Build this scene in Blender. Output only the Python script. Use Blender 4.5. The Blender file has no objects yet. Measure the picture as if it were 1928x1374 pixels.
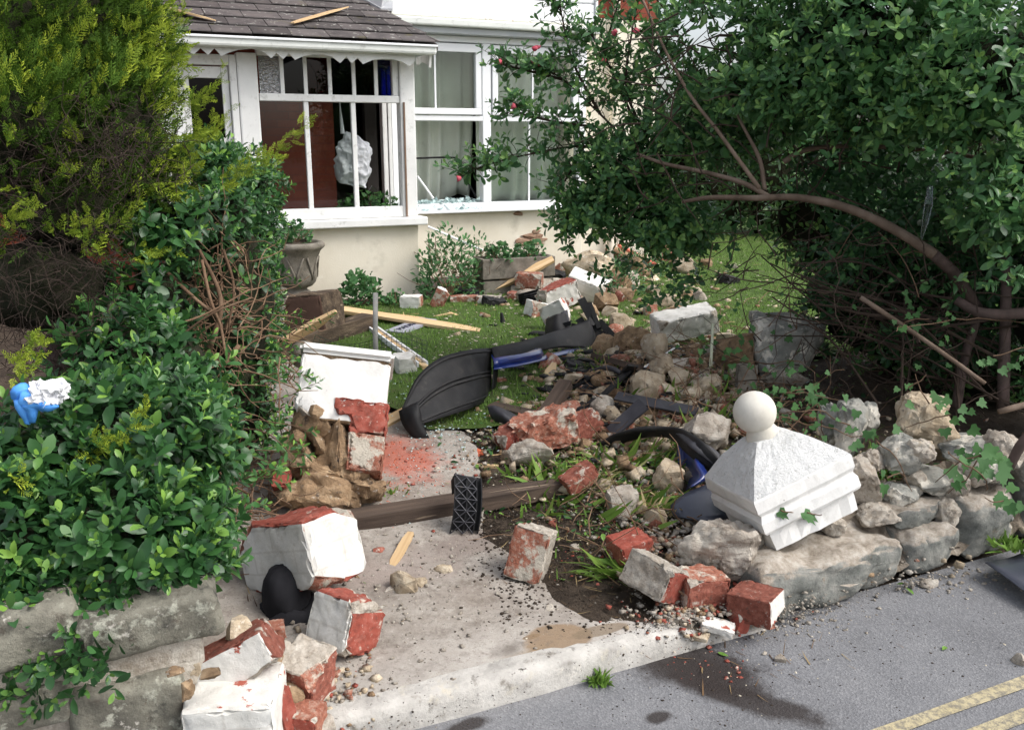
import bpy, bmesh, math, random
import numpy as np
from mathutils import Vector, Matrix, Euler, noise

random.seed(7); rng = np.random.default_rng(7)
SC = bpy.context.scene
COL = SC.collection

# ------------------------------------------------------------------ camera
FPX, CX, CY = 1670.0, 964.0, 687.0            # focal length and centre in photograph pixels
PITCH, YAW, EYE = math.radians(14.2), math.radians(24.6), 1.58
cam_d = bpy.data.cameras.new('camera'); cam = bpy.data.objects.new('camera', cam_d); COL.objects.link(cam)
cam.location = (0, 0, EYE); cam.rotation_euler = (math.pi/2-PITCH, 0, -YAW)
cam_d.sensor_fit = 'HORIZONTAL'; cam_d.sensor_width = 36; cam_d.lens = FPX/1928*36
cam_d.clip_start = .05; cam_d.clip_end = 900
SC.camera = cam

# ------------------------------------------------------------------ sky and sun (bright overcast, light from the right)
F0 = Vector((math.sin(YAW), math.cos(YAW), 0)); RT = Vector((math.cos(YAW), -math.sin(YAW), 0)); ZU = Vector((0, 0, 1))
FW = F0*math.cos(PITCH)-ZU*math.sin(PITCH); UP = F0*math.sin(PITCH)+ZU*math.cos(PITCH)
SUN = (RT*.78-F0*.22+ZU*.95).normalized()
w = bpy.data.worlds.new('World'); SC.world = w; w.use_nodes = True
nt = w.node_tree; nt.nodes.clear()
sky = nt.nodes.new('ShaderNodeTexSky'); sky.sky_type = 'NISHITA'; sky.sun_disc = False
sky.sun_elevation = math.asin(SUN.z); sky.sun_rotation = math.atan2(SUN.x, SUN.y)
sky.air_density = 1.0; sky.dust_density = 4.0; sky.ozone_density = 1.0
hs = nt.nodes.new('ShaderNodeHueSaturation'); hs.inputs['Saturation'].default_value = .42
bg = nt.nodes.new('ShaderNodeBackground'); bg.inputs['Strength'].default_value = .15
wo = nt.nodes.new('ShaderNodeOutputWorld')
nt.links.new(sky.outputs[0], hs.inputs['Color']); nt.links.new(hs.outputs[0], bg.inputs[0]); nt.links.new(bg.outputs[0], wo.inputs[0])
sd = bpy.data.lights.new('sun', 'SUN'); sd.energy = .95; sd.angle = math.radians(28); sd.color = (1, .98, .95)
so = bpy.data.objects.new('sun', sd); COL.objects.link(so); so.location = (0, 0, 12)
so.rotation_euler = SUN.to_track_quat('Z', 'Y').to_euler()
SC.view_settings.view_transform = 'Standard'; SC.view_settings.look = 'None'
SC.view_settings.gamma = 1; SC.view_settings.exposure = .88; SC.view_settings.use_curve_mapping = False
SC.render.engine = 'CYCLES'
SC.cycles.max_bounces = 8; SC.cycles.transparent_max_bounces = 12

# ------------------------------------------------------------------ layout: from the photograph to places on the ground
CAM = Vector((0, 0, EYE))
def ray(px, py): return FW+RT*((px-CX)/FPX)-UP*((py-CY)/FPX)
def PZ(px, py, z): d = ray(px, py); return CAM+d*((z-EYE)/d.z)
def PY(px, py, Y): d = ray(px, py); return CAM+d*(Y/d.y)
def PD(px, py, dep): return CAM+ray(px, py)*dep
def dep(p): return (Vector(p)-CAM).dot(FW)
def sst(a, b, x):
    t = np.clip((np.asarray(x, float)-a)/(b-a), 0, 1); return t*t*(3-2*t)
def hN(x, y):
    x = np.asarray(x, float); y = np.asarray(y, float)
    z = .065+.135*sst(2.1, 4.6, y)
    z = z+.09*np.exp(-((x-2.35)/.5)**2-((y-2.95)/.45)**2)+.10*np.exp(-((x-2.75)/.6)**2-((y-4.0)/.5)**2)
    z = z+.12*sst(2.1, 2.9, x)*sst(2.1, 2.6, y)*(1-sst(4, 5.2, y))
    z = z+.006*np.sin(x*3.1+1)*np.sin(y*2.7)+.004*np.sin(x*9.1+y*7)
    return np.where(y < 2.06, 0, z)
def h(x, y): return float(hN(x, y))
def GN(px, py, up=0.0):
    """where the sight lines through these photograph points meet the ground (numpy)"""
    px = np.asarray(px, float); py = np.asarray(py, float)
    d = np.array(FW)+np.array(RT)*((px-CX)/FPX)[..., None]-np.array(UP)*((py-CY)/FPX)[..., None]
    z = np.full(px.shape, .15)
    for _ in range(14):
        t = (z-EYE)/np.minimum(d[..., 2], -1e-3); p = np.array(CAM)+d*t[..., None]; z = .5*z+.5*(hN(p[..., 0], p[..., 1])+up)
    return p
def G(px, py, up=0.0): return Vector(GN(np.array([px]), np.array([py]), up)[0])
def mpp(p): return dep(p)/FPX          # metres per photograph pixel at a point

# ------------------------------------------------------------------ object helpers
WL = {}
def tag(o, label=None, cat=None, group=None, kind=None):
    if label: o['label'] = label
    if cat: o['category'] = cat
    if group: o['group'] = group
    if kind: o['kind'] = kind
    return o
def empty(name, loc, rot=(0, 0, 0)):
    o = bpy.data.objects.new(name, None); COL.objects.link(o); o.location = loc
    o.rotation_euler = rot if not isinstance(rot, Matrix) else rot.to_euler()
    o.empty_display_size = .05; WL[o.name] = Vector(loc); return o
def link(name, me, parent=None):
    o = bpy.data.objects.new(name, me); COL.objects.link(o)
    if parent: o.parent = parent
    return o
def mesh(name, V, Fc, mats=None, smooth=False, mi=None):
    me = bpy.data.meshes.new(name); me.from_pydata([tuple(v) for v in V], [], [tuple(f) for f in Fc])
    for m in (mats if isinstance(mats, (list, tuple)) else [mats]):
        if m: me.materials.append(m)
    if mi is not None: me.polygons.foreach_set('material_index', mi)
    if smooth: me.polygons.foreach_set('use_smooth', [True]*len(me.polygons))
    me.update()
    if smooth == 'angle': me.set_sharp_from_angle(angle=math.radians(38))
    return me
def mkw(name, V, Fc, mats, parent=None, smooth=False, mi=None, origin=None):
    """mesh given in world coordinates; parent must be an unrotated empty or part"""
    V = [Vector(v) for v in V]
    if origin is None:
        n = len(V); origin = Vector((sum(v.x for v in V)/n, sum(v.y for v in V)/n, min(v.z for v in V)))
    origin = Vector(origin)
    o = link(name, mesh(name, [v-origin for v in V], Fc, mats, smooth, mi), parent)
    o.location = origin-(WL[parent.name] if parent else Vector()); WL[o.name] = origin
    return o
def mkl(name, V, Fc, mats, parent=None, loc=(0, 0, 0), rot=(0, 0, 0), smooth=False, mi=None):
    o = link(name, mesh(name, V, Fc, mats, smooth, mi), parent); o.location = loc; o.rotation_euler = rot
    WL[o.name] = Vector(loc)+(WL[parent.name] if parent else Vector()); return o
def boxv(x0, x1, y0, y1, z0, z1):
    V = [(x, y, z) for z in (z0, z1) for y in (y0, y1) for x in (x0, x1)]
    return V, [(0, 2, 3, 1), (4, 5, 7, 6), (0, 1, 5, 4), (2, 6, 7, 3), (0, 4, 6, 2), (1, 3, 7, 5)]
def boxes(lst):
    V, Fc = [], []
    for b in lst:
        v, f = boxv(*b); n = len(V); V += v; Fc += [tuple(i+n for i in q) for q in f]
    return V, Fc
def bw(name, b, m, parent=None, bev=.006):
    o = mkw(name, *boxv(*b), m, parent)
    if bev:
        md = o.modifiers.new('b', 'BEVEL'); md.width = bev; md.segments = 2; md.limit_method = 'ANGLE'
    return o
def bm_out(bm):
    bm.normal_update(); V = [v.co.copy() for v in bm.verts]; bm.verts.index_update()
    Fc = [[v.index for v in f.verts] for f in bm.faces]; MI = [f.material_index for f in bm.faces]; bm.free(); return V, Fc, MI
def fbm(p, o=4): return noise.fractal(p, 1.0, 2.0, o)
def rough_up(bm, amp, freq, seed, big=0, bfreq=3):
    off = Vector((seed*3.7, seed*1.3, seed*7.1)); bm.normal_update()
    mv = []
    for v in bm.verts:
        q = v.co*freq+off; mv.append(v.normal*(amp*fbm(q)+(big*noise.noise(v.co*bfreq+off) if big else 0)))
    for v, d in zip(bm.verts, mv): v.co += d
def rock(dims, seed, amp=.06, n=16, sub=2, flat=0):
    """angular stone: convex hull, split and roughened. base centre at the origin, dims in metres"""
    r = random.Random(seed); bm = bmesh.new(); P = []
    for i in range(n):
        v = Vector((r.gauss(0, 1), r.gauss(0, 1), r.gauss(0, 1))).normalized()
        k = max(abs(v.x), abs(v.y), abs(v.z)); v = v/(k**.62)*r.uniform(.8, 1.0)
        P.append(bm.verts.new((v.x*.5, v.y*.5, max(v.z, -.8)*.5)))
    g = bmesh.ops.convex_hull(bm, input=P)
    bmesh.ops.delete(bm, geom=[v for v in bm.verts if not v.link_faces], context='VERTS')
    lo = [min(v.co[i] for v in bm.verts) for i in range(3)]; hi = [max(v.co[i] for v in bm.verts) for i in range(3)]
    for v in bm.verts:
        for i in range(3): v.co[i] = ((v.co[i]-lo[i])/(hi[i]-lo[i])-(0 if i == 2 else .5))*dims[i]
    for _ in range(sub):
        bmesh.ops.subdivide_edges(bm, edges=bm.edges[:], cuts=1, use_grid_fill=True, smooth=.12)
    bmesh.ops.triangulate(bm, faces=bm.faces[:])
    m = sum(dims)/3; rough_up(bm, m*amp, 5/m, seed, big=m*amp*.8, bfreq=1.6/m)
    return bm_out(bm)
def chunk(dims, seed, knocks=3, amp=.02, sub=3, depth=.28, keep=(), cuts=()):
    """broken block: box with corners knocked off; face material 0 = original faces by axis, 1 = broken faces.
    keep = set of local face directions ('+x','-y',...) that keep the paint (material 2)"""
    r = random.Random(seed); bm = bmesh.new()
    bmesh.ops.create_cube(bm, size=1)
    for v in bm.verts: v.co = Vector((v.co.x*dims[0], v.co.y*dims[1], (v.co.z+.5)*dims[2]))
    ax = {'+x': (1, 0, 0), '-x': (-1, 0, 0), '+y': (0, 1, 0), '-y': (0, -1, 0), '+z': (0, 0, 1), '-z': (0, 0, -1)}
    bm.normal_update()
    for f in bm.faces:
        f.material_index = 0
        for k in keep:
            if f.normal.dot(Vector(ax[k])) > .9: f.material_index = 2
    for (nx, ny, nz, fr) in cuts:
        n = Vector((nx, ny, nz)).normalized(); sd_ = (abs(n.x)*dims[0]+abs(n.y)*dims[1]+abs(n.z)*dims[2])/2
        g = bmesh.ops.bisect_plane(bm, geom=bm.verts[:]+bm.edges[:]+bm.faces[:], plane_co=Vector((0, 0, dims[2]/2))+n*sd_*fr, plane_no=n, clear_outer=True)
        ed = [e for e in g['geom_cut'] if isinstance(e, bmesh.types.BMEdge)]
        if len(ed) > 2:
            for f in bmesh.ops.edgenet_fill(bm, edges=ed)['faces']: f.material_index = 1
    for i in range(knocks):
        c = Vector((r.choice((-1, 1)), r.choice((-1, 1)), r.choice((-1, 1))))
        n = Vector((c.x*r.uniform(.15, 1), c.y*r.uniform(.15, 1), c.z*r.uniform(.15, 1))).normalized()
        corner = Vector((c.x*dims[0]/2, c.y*dims[1]/2, dims[2]*(.5+c.z/2)))
        p = corner-n*min(dims)*r.uniform(.12, depth)
        g = bmesh.ops.bisect_plane(bm, geom=bm.verts[:]+bm.edges[:]+bm.faces[:], plane_co=p, plane_no=n, clear_outer=True)
        ed = [e for e in g['geom_cut'] if isinstance(e, bmesh.types.BMEdge)]
        if len(ed) > 2:
            fl = bmesh.ops.edgenet_fill(bm, edges=ed)
            for f in fl['faces']: f.material_index = 1
    bmesh.ops.recalc_face_normals(bm, faces=bm.faces[:]); bm.normal_update()
    sh = [e for e in bm.edges if len(e.link_faces) == 2 and e.calc_face_angle(0) > .3]
    bmesh.ops.bevel(bm, geom=sh, offset=min(dims)*.035, segments=1, affect='EDGES', clamp_overlap=True, material=-1)
    bmesh.ops.triangulate(bm, faces=bm.faces[:])
    lim = max(dims)/(5 if sub < 3 else 13)
    for _ in range(6):
        es = [e for e in bm.edges if e.calc_length() > lim]
        if not es: break
        bmesh.ops.subdivide_edges(bm, edges=es, cuts=1); bmesh.ops.triangulate(bm, faces=[f for f in bm.faces if len(f.verts) > 3])
    m = sum(dims)/3
    off = Vector((seed*3.7, seed*1.3, seed*7.1)); bm.normal_update(); mv = []
    for v in bm.verts:
        br = any(f.material_index == 1 for f in v.link_faces)
        n0 = v.link_faces[0].normal if v.link_faces else v.normal
        edge = any(f.normal.dot(n0) < .8 for f in v.link_faces)
        pt = all(f.material_index == 2 for f in v.link_faces)
        d = m*amp*(2.4 if br else .45 if pt else .9)*fbm(v.co*(6/m)+off)+m*amp*.9*noise.noise(v.co*(2.2/m)+off)
        if edge: d -= m*amp*4.2*max(0, noise.noise(v.co*(6/m)-off)+.10)
        mv.append(v.normal*d)
    for v, d in zip(bm.verts, mv): v.co += d
    return bm_out(bm)
def tube(pts, rad, n=6, cap=True):
    pts = [Vector(p) for p in pts]; V, Fc = [], []
    if not hasattr(rad, '__len__'): rad = [rad]*len(pts)
    ref = Vector((.3, .2, 1)).normalized()
    for i, p in enumerate(pts):
        t = (pts[min(i+1, len(pts)-1)]-pts[max(i-1, 0)])
        t = t.normalized() if t.length > 1e-9 else Vector((0, 0, 1))
        a = t.cross(ref)
        if a.length < .05: a = t.cross(Vector((1, 0, 0)))
        a.normalize(); b = t.cross(a); ref = b.cross(t) if False else ref
        for k in range(n):
            an = 2*math.pi*k/n; V.append(p+(a*math.cos(an)+b*math.sin(an))*rad[i])
    for i in range(len(pts)-1):
        for k in range(n): Fc.append((i*n+k, i*n+(k+1) % n, (i+1)*n+(k+1) % n, (i+1)*n+k))
    if cap: Fc += [tuple(range(n-1, -1, -1)), tuple((len(pts)-1)*n+k for k in range(n))]
    return V, Fc
def joinvf(parts):
    V, Fc = [], []
    for v, f in parts:
        n = len(V); V += list(v); Fc += [tuple(i+n for i in q) for q in f]
    return V, Fc
def lathe(prof, n=28):
    V, Fc = [], []
    for r_, z in prof:
        for k in range(n): a = 2*math.pi*k/n; V.append((r_*math.cos(a), r_*math.sin(a), z))
    for i in range(len(prof)-1):
        for k in range(n): Fc.append((i*n+k, i*n+(k+1) % n, (i+1)*n+(k+1) % n, (i+1)*n+k))
    return V, Fc
def smoothline(pts, n=6):
    """Catmull-Rom through points"""
    P = [Vector(p) for p in pts]; P = [P[0]*2-P[1]]+P+[P[-1]*2-P[-2]]; out = []
    for i in range(1, len(P)-2):
        for k in range(n):
            t = k/n; a, b, c, d = P[i-1], P[i], P[i+1], P[i+2]
            out.append(.5*((2*b)+(c-a)*t+(2*a-5*b+4*c-d)*t*t+(3*b-a-3*c+d)*t**3))
    out.append(P[-2]); return out
def camrot2(rz=0, tx=0, ty=0):
    """turn by rz, then lean away (tx < 0) and sideways (ty > 0 leans right) as seen by the viewer"""
    return (Matrix.Rotation(-YAW, 4, 'Z') @ Matrix.Rotation(math.radians(tx), 4, 'X') @ Matrix.Rotation(math.radians(ty), 4, 'Y') @ Matrix.Rotation(math.radians(rz), 4, 'Z')).to_euler()
def camrot(rz=0, rx=0, ry=0):
    """rotation where local x is picture-right, local y is away from the viewer; degrees"""
    return (Matrix.Rotation(-YAW+math.radians(rz), 4, 'Z') @ Matrix.Rotation(math.radians(rx), 4, 'X') @ Matrix.Rotation(math.radians(ry), 4, 'Y')).to_euler()

# ------------------------------------------------------------------ materials
def lin(c): return tuple(c)+(1,) if len(c) == 3 else c
class NT:
    def __init__(s, name):
        s.m = bpy.data.materials.new(name); s.m.use_nodes = True; s.t = s.m.node_tree; s.t.nodes.clear()
        s.out = s.n('ShaderNodeOutputMaterial'); s.b = s.n('ShaderNodeBsdfPrincipled'); s.l(s.b.outputs[0], s.out.inputs[0])
    def n(s, t, **k):
        o = s.t.nodes.new(t)
        for a, v in k.items(): setattr(o, a, v)
        return o
    def l(s, a, b): s.t.links.new(a, b)
    def coord(s, kind='Object', rnd=True):
        tc = s.n('ShaderNodeTexCoord'); o = tc.outputs[kind]
        if rnd:
            oi = s.n('ShaderNodeObjectInfo'); mu = s.n('ShaderNodeMath', operation='MULTIPLY'); mu.inputs[1].default_value = 37
            s.l(oi.outputs['Random'], mu.inputs[0]); ad = s.n('ShaderNodeVectorMath', operation='ADD')
            s.l(o, ad.inputs[0]); s.l(mu.outputs[0], ad.inputs[1]); o = ad.outputs[0]
        return o
    def noise(s, vec, scale, detail=6, rough=.6, dist=0, shift=0):
        if shift:
            ad = s.n('ShaderNodeVectorMath', operation='ADD'); ad.inputs[1].default_value = (shift, shift*2.3, shift*.7); s.l(vec, ad.inputs[0]); vec = ad.outputs[0]
        o = s.n('ShaderNodeTexNoise'); o.inputs['Scale'].default_value = scale; o.inputs['Detail'].default_value = detail
        o.inputs['Roughness'].default_value = rough; o.inputs['Distortion'].default_value = dist; s.l(vec, o.inputs['Vector']); return o.outputs[0]
    def ramp(s, fac, st, interp='LINEAR'):
        r = s.n('ShaderNodeValToRGB'); r.color_ramp.interpolation = interp; e = r.color_ramp.elements
        while len(e) < len(st): e.new(.5)
        for q, (p, c) in zip(e, st): q.position = p; q.color = lin(c) if hasattr(c, '__len__') else (c, c, c, 1)
        s.l(fac, r.inputs[0]); return r.outputs[0]
    def mix(s, fac, a, b, mode='MIX'):
        o = s.n('ShaderNodeMix', data_type='RGBA', blend_type=mode)
        for i, v in ((0, fac), (6, a), (7, b)):
            if hasattr(v, 'is_linked'): s.l(v, o.inputs[i])
            else: o.inputs[i].default_value = lin(v) if hasattr(v, '__len__') else v
        return o.outputs[2]
    def math(s, op, a, b=0, clamp=False):
        o = s.n('ShaderNodeMath', operation=op, use_clamp=clamp)
        for i, v in ((0, a), (1, b)):
            if hasattr(v, 'is_linked'): s.l(v, o.inputs[i])
            else: o.inputs[i].default_value = v
        return o.outputs[0]
    def bump(s, hgt, strength=.4, dist=.01, prev=None):
        o = s.n('ShaderNodeBump'); o.inputs['Strength'].default_value = strength; o.inputs['Distance'].default_value = dist
        s.l(hgt, o.inputs['Height'])
        if prev is not None: s.l(prev, o.inputs['Normal'])
        return o.outputs[0]
    def fin(s, col=None, rough=.8, nrm=None, spec=.3, metal=0, coat=0):
        for k, v in (('Base Color', col), ('Roughness', rough), ('Normal', nrm), ('Specular IOR Level', spec), ('Metallic', metal), ('Coat Weight', coat)):
            if v is None: continue
            if hasattr(v, 'is_linked'): s.l(v, s.b.inputs[k])
            else: s.b.inputs[k].default_value = lin(v) if hasattr(v, '__len__') else v
        return s.m
def M(name, cols, scale=8, rough=.85, bump=.4, bscale=None, bdist=.01, overlays=(), spec=.25, coord='Object', detail=8, dist=0, vary=.25, stretch=None, metal=0, coat=0, MS=1, chip=None, speck=0, course=0):
    scale *= MS; bscale = (bscale or scale*4)*(MS if MS < 2 else MS*.6); overlays = [(a, b*MS, c, d) for a, b, c, d in overlays]
    t = NT(name); c = t.coord(coord)
    if stretch:
        mp = t.n('ShaderNodeMapping'); mp.inputs['Scale'].default_value = stretch; t.l(c, mp.inputs[0]); c = mp.outputs[0]
    n = t.noise(c, scale, detail, .62, dist)
    k = len(cols); st = [(.3+.4*i/max(k-1, 1), q) for i, q in enumerate(cols)]
    col = t.ramp(n, st) if k > 1 else None
    if col is None:
        rg = t.n('ShaderNodeRGB'); rg.outputs[0].default_value = lin(cols[0]); col = rg.outputs[0]
    for i, (oc, sc, lo, hi) in enumerate(overlays):
        m = t.ramp(t.noise(c, sc, 8, .65, 0, shift=3.1*(i+1)), [(lo, 0), (hi, 1)]); col = t.mix(m, col, oc)
    if speck:
        for sc, lo, oc in ((26, .60, (.09, .075, .06)), (21, .62, (.66, .62, .55)), (60, .63, (.16, .13, .10))):
            col = t.mix(t.math('MULTIPLY', t.ramp(t.noise(c, sc*MS*.6, 6, .7, shift=sc), [(lo, 0), (lo+.06, 1)]), speck), col, oc)
    if chip:
        g = t.n('ShaderNodeNewGeometry'); pn = t.math('ADD', g.outputs['Pointiness'], t.math('MULTIPLY', t.math('SUBTRACT', t.noise(c, scale*2.2, 6, .7, shift=7), .5), chip[1]))
        col = t.mix(t.ramp(pn, [(.562, 0), (.578, 1)]), col, chip[0])
    if vary:
        oi = t.n('ShaderNodeObjectInfo'); hv = t.n('ShaderNodeHueSaturation')
        mr = t.n('ShaderNodeMapRange'); mr.inputs['To Min'].default_value = 1-vary; mr.inputs['To Max'].default_value = 1+vary*.7
        t.l(oi.outputs['Random'], mr.inputs[0]); t.l(mr.outputs[0], hv.inputs['Value']); t.l(col, hv.inputs['Color']); col = hv.outputs[0]
    nr = t.bump(t.noise(c, bscale, 10, .7), bump, bdist) if bump else None
    if course:      # faint brick courses showing through the paint
        sp = t.n('ShaderNodeSeparateXYZ'); t.l(t.coord(coord, False), sp.inputs[0]); cb = t.n('ShaderNodeCombineXYZ'); t.l(t.math('ADD', sp.outputs[0], sp.outputs[1]), cb.inputs[0]); t.l(t.math('ADD', sp.outputs[2], t.math('MULTIPLY', t.noise(c, 14, 3), .012)), cb.inputs[1])
        bk = t.n('ShaderNodeTexBrick'); bk.inputs['Scale'].default_value = 1; bk.inputs['Brick Width'].default_value = .215; bk.inputs['Row Height'].default_value = .072; bk.inputs['Mortar Size'].default_value = .006; bk.inputs['Mortar Smooth'].default_value = .8; t.l(cb.outputs[0], bk.inputs[0])
        col = t.mix(t.math('MULTIPLY', bk.outputs['Fac'], .28), col, (.34, .31, .26)); nr = t.bump(bk.outputs['Fac'], -.6, .006, nr)
    return t.fin(col, rough, nr, spec, metal, coat)
# ------------------------------------------------------------------ palette
def painted_wood(name, base=(.80, .80, .78), wear=.62):
    t = NT(name); c = t.coord()
    col = t.ramp(t.noise(c, 5, 6), [(.35, base), (.75, tuple(v*.86 for v in base))])
    grime = t.ramp(t.noise(c, 14, 10, .7, shift=5), [(.56, 0), (.74, 1)]); col = t.mix(t.math('MULTIPLY', grime, .55), col, (.20, .20, .16))
    fl = t.ramp(t.noise(c, 22, 8, .75, shift=9), [(wear, 0), (wear+.03, 1)]); col = t.mix(fl, col, (.30, .20, .13))
    return t.fin(col, .6, t.bump(t.noise(c, 60, 6), .15, .004), .35)
m_wood = painted_wood('white_gloss_wood', wear=.70)
m_gut = painted_wood('mossy_white_gutter', (.74, .76, .72), .80)
m_upvc = M('white_upvc', [(.80, .82, .84), (.86, .87, .88)], 3, .35, .03, spec=.45, vary=0, overlays=[((.55, .55, .5), 6, .66, .85)])
m_cream = M('cream_render', [(.62, .565, .45), (.72, .665, .55), (.77, .725, .62)], 1.6, .92, .35, 90, .006, overlays=[((.42, .38, .29), 2.2, .60, .82), ((.80, .76, .66), 9, .62, .75)], vary=0)
m_slate = M('roof_slate', [(.055, .05, .05), (.095, .085, .083), (.12, .105, .10)], 7, .75, .5, 40, .006, overlays=[((.42, .42, .38), 22, .61, .65), ((.10, .09, .05), 6, .6, .7)], vary=.3)
m_lead = M('lead_flashing', [(.30, .31, .33), (.42, .43, .44)], 6, .55, .2, vary=0)
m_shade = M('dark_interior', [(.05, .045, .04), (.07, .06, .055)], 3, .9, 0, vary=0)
m_brickwall = None
def brickwall():
    t = NT('red_brick_wall'); c = t.coord(rnd=False); mp = t.n('ShaderNodeMapping'); mp.inputs['Rotation'].default_value = (math.pi/2, 0, 0); t.l(c, mp.inputs[0])
    b = t.n('ShaderNodeTexBrick'); b.inputs['Scale'].default_value = 1; b.inputs['Brick Width'].default_value = .225; b.inputs['Row Height'].default_value = .075; b.inputs['Mortar Size'].default_value = .006
    b.inputs['Color1'].default_value = (.24, .05, .03, 1); b.inputs['Color2'].default_value = (.30, .075, .045, 1); b.inputs['Mortar'].default_value = (.20, .06, .045, 1)
    t.l(mp.outputs[0], b.inputs[0]); col = t.mix(t.noise(c, 6), b.outputs[0], (.16, .04, .025))
    return t.fin(col, .8, t.bump(b.outputs['Fac'], -.5, .008), .2)
m_brickwall = brickwall()
def glass(name, tint=(1, 1, 1), refl=1.0, rough=.01, bumpy=0):
    t = NT(name); t.t.nodes.remove(t.b)
    tr = t.n('ShaderNodeBsdfTransparent'); tr.inputs[0].default_value = lin(tint)
    gl = t.n('ShaderNodeBsdfGlossy'); gl.inputs['Roughness'].default_value = rough
    fr = t.n('ShaderNodeFresnel'); fr.inputs[0].default_value = 1.5
    if bumpy:
        nb = t.bump(t.noise(t.coord(), bumpy, 2), 1.0, .02); t.l(nb, gl.inputs['Normal']); t.l(nb, fr.inputs['Normal'])
    mx = t.n('ShaderNodeMixShader'); t.l(t.math('MULTIPLY', fr.outputs[0], refl, True), mx.inputs[0]); t.l(tr.outputs[0], mx.inputs[1]); t.l(gl.outputs[0], mx.inputs[2])
    t.l(mx.outputs[0], t.out.inputs[0]); return t.m
m_glass = glass('window_glass', (.90, .93, .91), .9)
m_glass_navy = glass('navy_glass', (.03, .04, .12), .5)
m_glass_red = glass('red_glass', (.22, .035, .02), .5)
m_glass_blue = glass('blue_glass', (.04, .05, .30), .8)
m_glass_pat = glass('patterned_glass', (.62, .66, .66), 7.0, .12, 45)
m_glass_chip = M('tempered_glass_crumb', [(.45, .62, .62), (.62, .76, .75)], 20, .2, 0, spec=.6, vary=.2)
m_concrete = None
def concrete():
    t = NT('driveway_concrete'); c = t.coord(rnd=False)
    col = t.ramp(t.noise(c, 2.2, 10, .65), [(.30, (.20, .178, .152)), (.5, (.315, .285, .25)), (.7, (.42, .39, .345))])
    col = t.mix(t.ramp(t.noise(c, 1.6, 8, .7, shift=4), [(.48, 0), (.66, .75)]), col, (.17, .135, .108))
    col = t.mix(t.ramp(t.noise(c, 90, 4, .7, shift=8), [(.60, 0), (.68, .7)]), col, (.10, .085, .075))
    col = t.mix(t.ramp(t.noise(c, 55, 4, .7, shift=12), [(.66, 0), (.70, .8)]), col, (.62, .58, .53))
    col = t.mix(t.ramp(t.noise(c, 12, 8, .75, shift=17), [(.50, 0), (.62, .6)]), col, (.13, .105, .085))
    col = t.mix(t.ramp(t.noise(c, 17, 8, .75, shift=27), [(.55, 0), (.66, .55)]), col, (.46, .43, .38))
    # pale washed strip along the kerb (Y 2.1 to 2.4), brown stain patches on it
    sp = t.n('ShaderNodeSeparateXYZ'); t.l(c, sp.inputs[0])
    edge = t.n('ShaderNodeMapRange'); edge.inputs['From Min'].default_value = 2.52; edge.inputs['From Max'].default_value = 2.22
    t.l(t.math('ADD', sp.outputs[1], t.math('MULTIPLY', t.noise(c, 5, 6, shift=2), .25)), edge.inputs[0])
    col = t.mix(t.math('MULTIPLY', edge.outputs[0], .55), col, (.50, .47, .43))
    # stains: soaked brown puddle marks
    for i, (sx, sy, rx, ry, rz, cc) in enumerate(STAINS):
        dx = t.math('DIVIDE', t.math('SUBTRACT', sp.outputs[0], sx), rx); dy = t.math('DIVIDE', t.math('SUBTRACT', sp.outputs[1], sy), ry)
        d = t.math('SQRT', t.math('ADD', t.math('MULTIPLY', dx, dx), t.math('MULTIPLY', dy, dy)))
        d = t.math('ADD', d, t.math('MULTIPLY', t.math('SUBTRACT', t.noise(c, 9, 5, shift=i), .5), 1.9 if rz else .6))
        mk = t.ramp(d, [(.35 if rz else .72, 1), (1.1 if rz else .84, 0)]); col = t.mix(t.math('MULTIPLY', mk, .7 if rz else .8), col, cc)
    col = t.mix(t.ramp(t.noise(c, 130, 4, .7, shift=41), [(.60, 0), (.68, .5)]), col, (.09, .072, .06)); col = t.mix(t.ramp(t.noise(c, 34, 8, .75, shift=44), [(.54, 0), (.64, .5)]), col, (.15, .12, .10))
    hgt = t.noise(c, 70, 10, .75)
    return t.fin(col, .9, t.bump(hgt, .5, .006, t.bump(t.noise(c, 6, 6), .3, .02)), .2)
STAINS = []
for (px, py, rx, ry, soft, cc) in [(1050, 1200, .14, .10, 0, (.24, .16, .09)), (1130, 1185, .13, .035, 0, (.20, .15, .10)), (1012, 1236, .03, .018, 0, (.24, .16, .09)), (960, 1215, .06, .05, 1, (.14, .12, .10)), (1000, 1195, .04, .016, 0, (.22, .15, .09)),
        (1010, 1225, .10, .05, 1, (.26, .19, .12)), (760, 880, .22, .30, 1, (.42, .10, .06)), (700, 870, .14, .18, 1, (.36, .12, .08)), (850, 1010, .28, .12, 1, (.20, .16, .14)), (740, 1060, .3, .14, 1, (.30, .25, .22))]:
    q = PZ(px, py, .09 if py > 1100 else .14); STAINS.append((q.x, q.y, rx, ry, soft, cc))
m_concrete = concrete()
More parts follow.
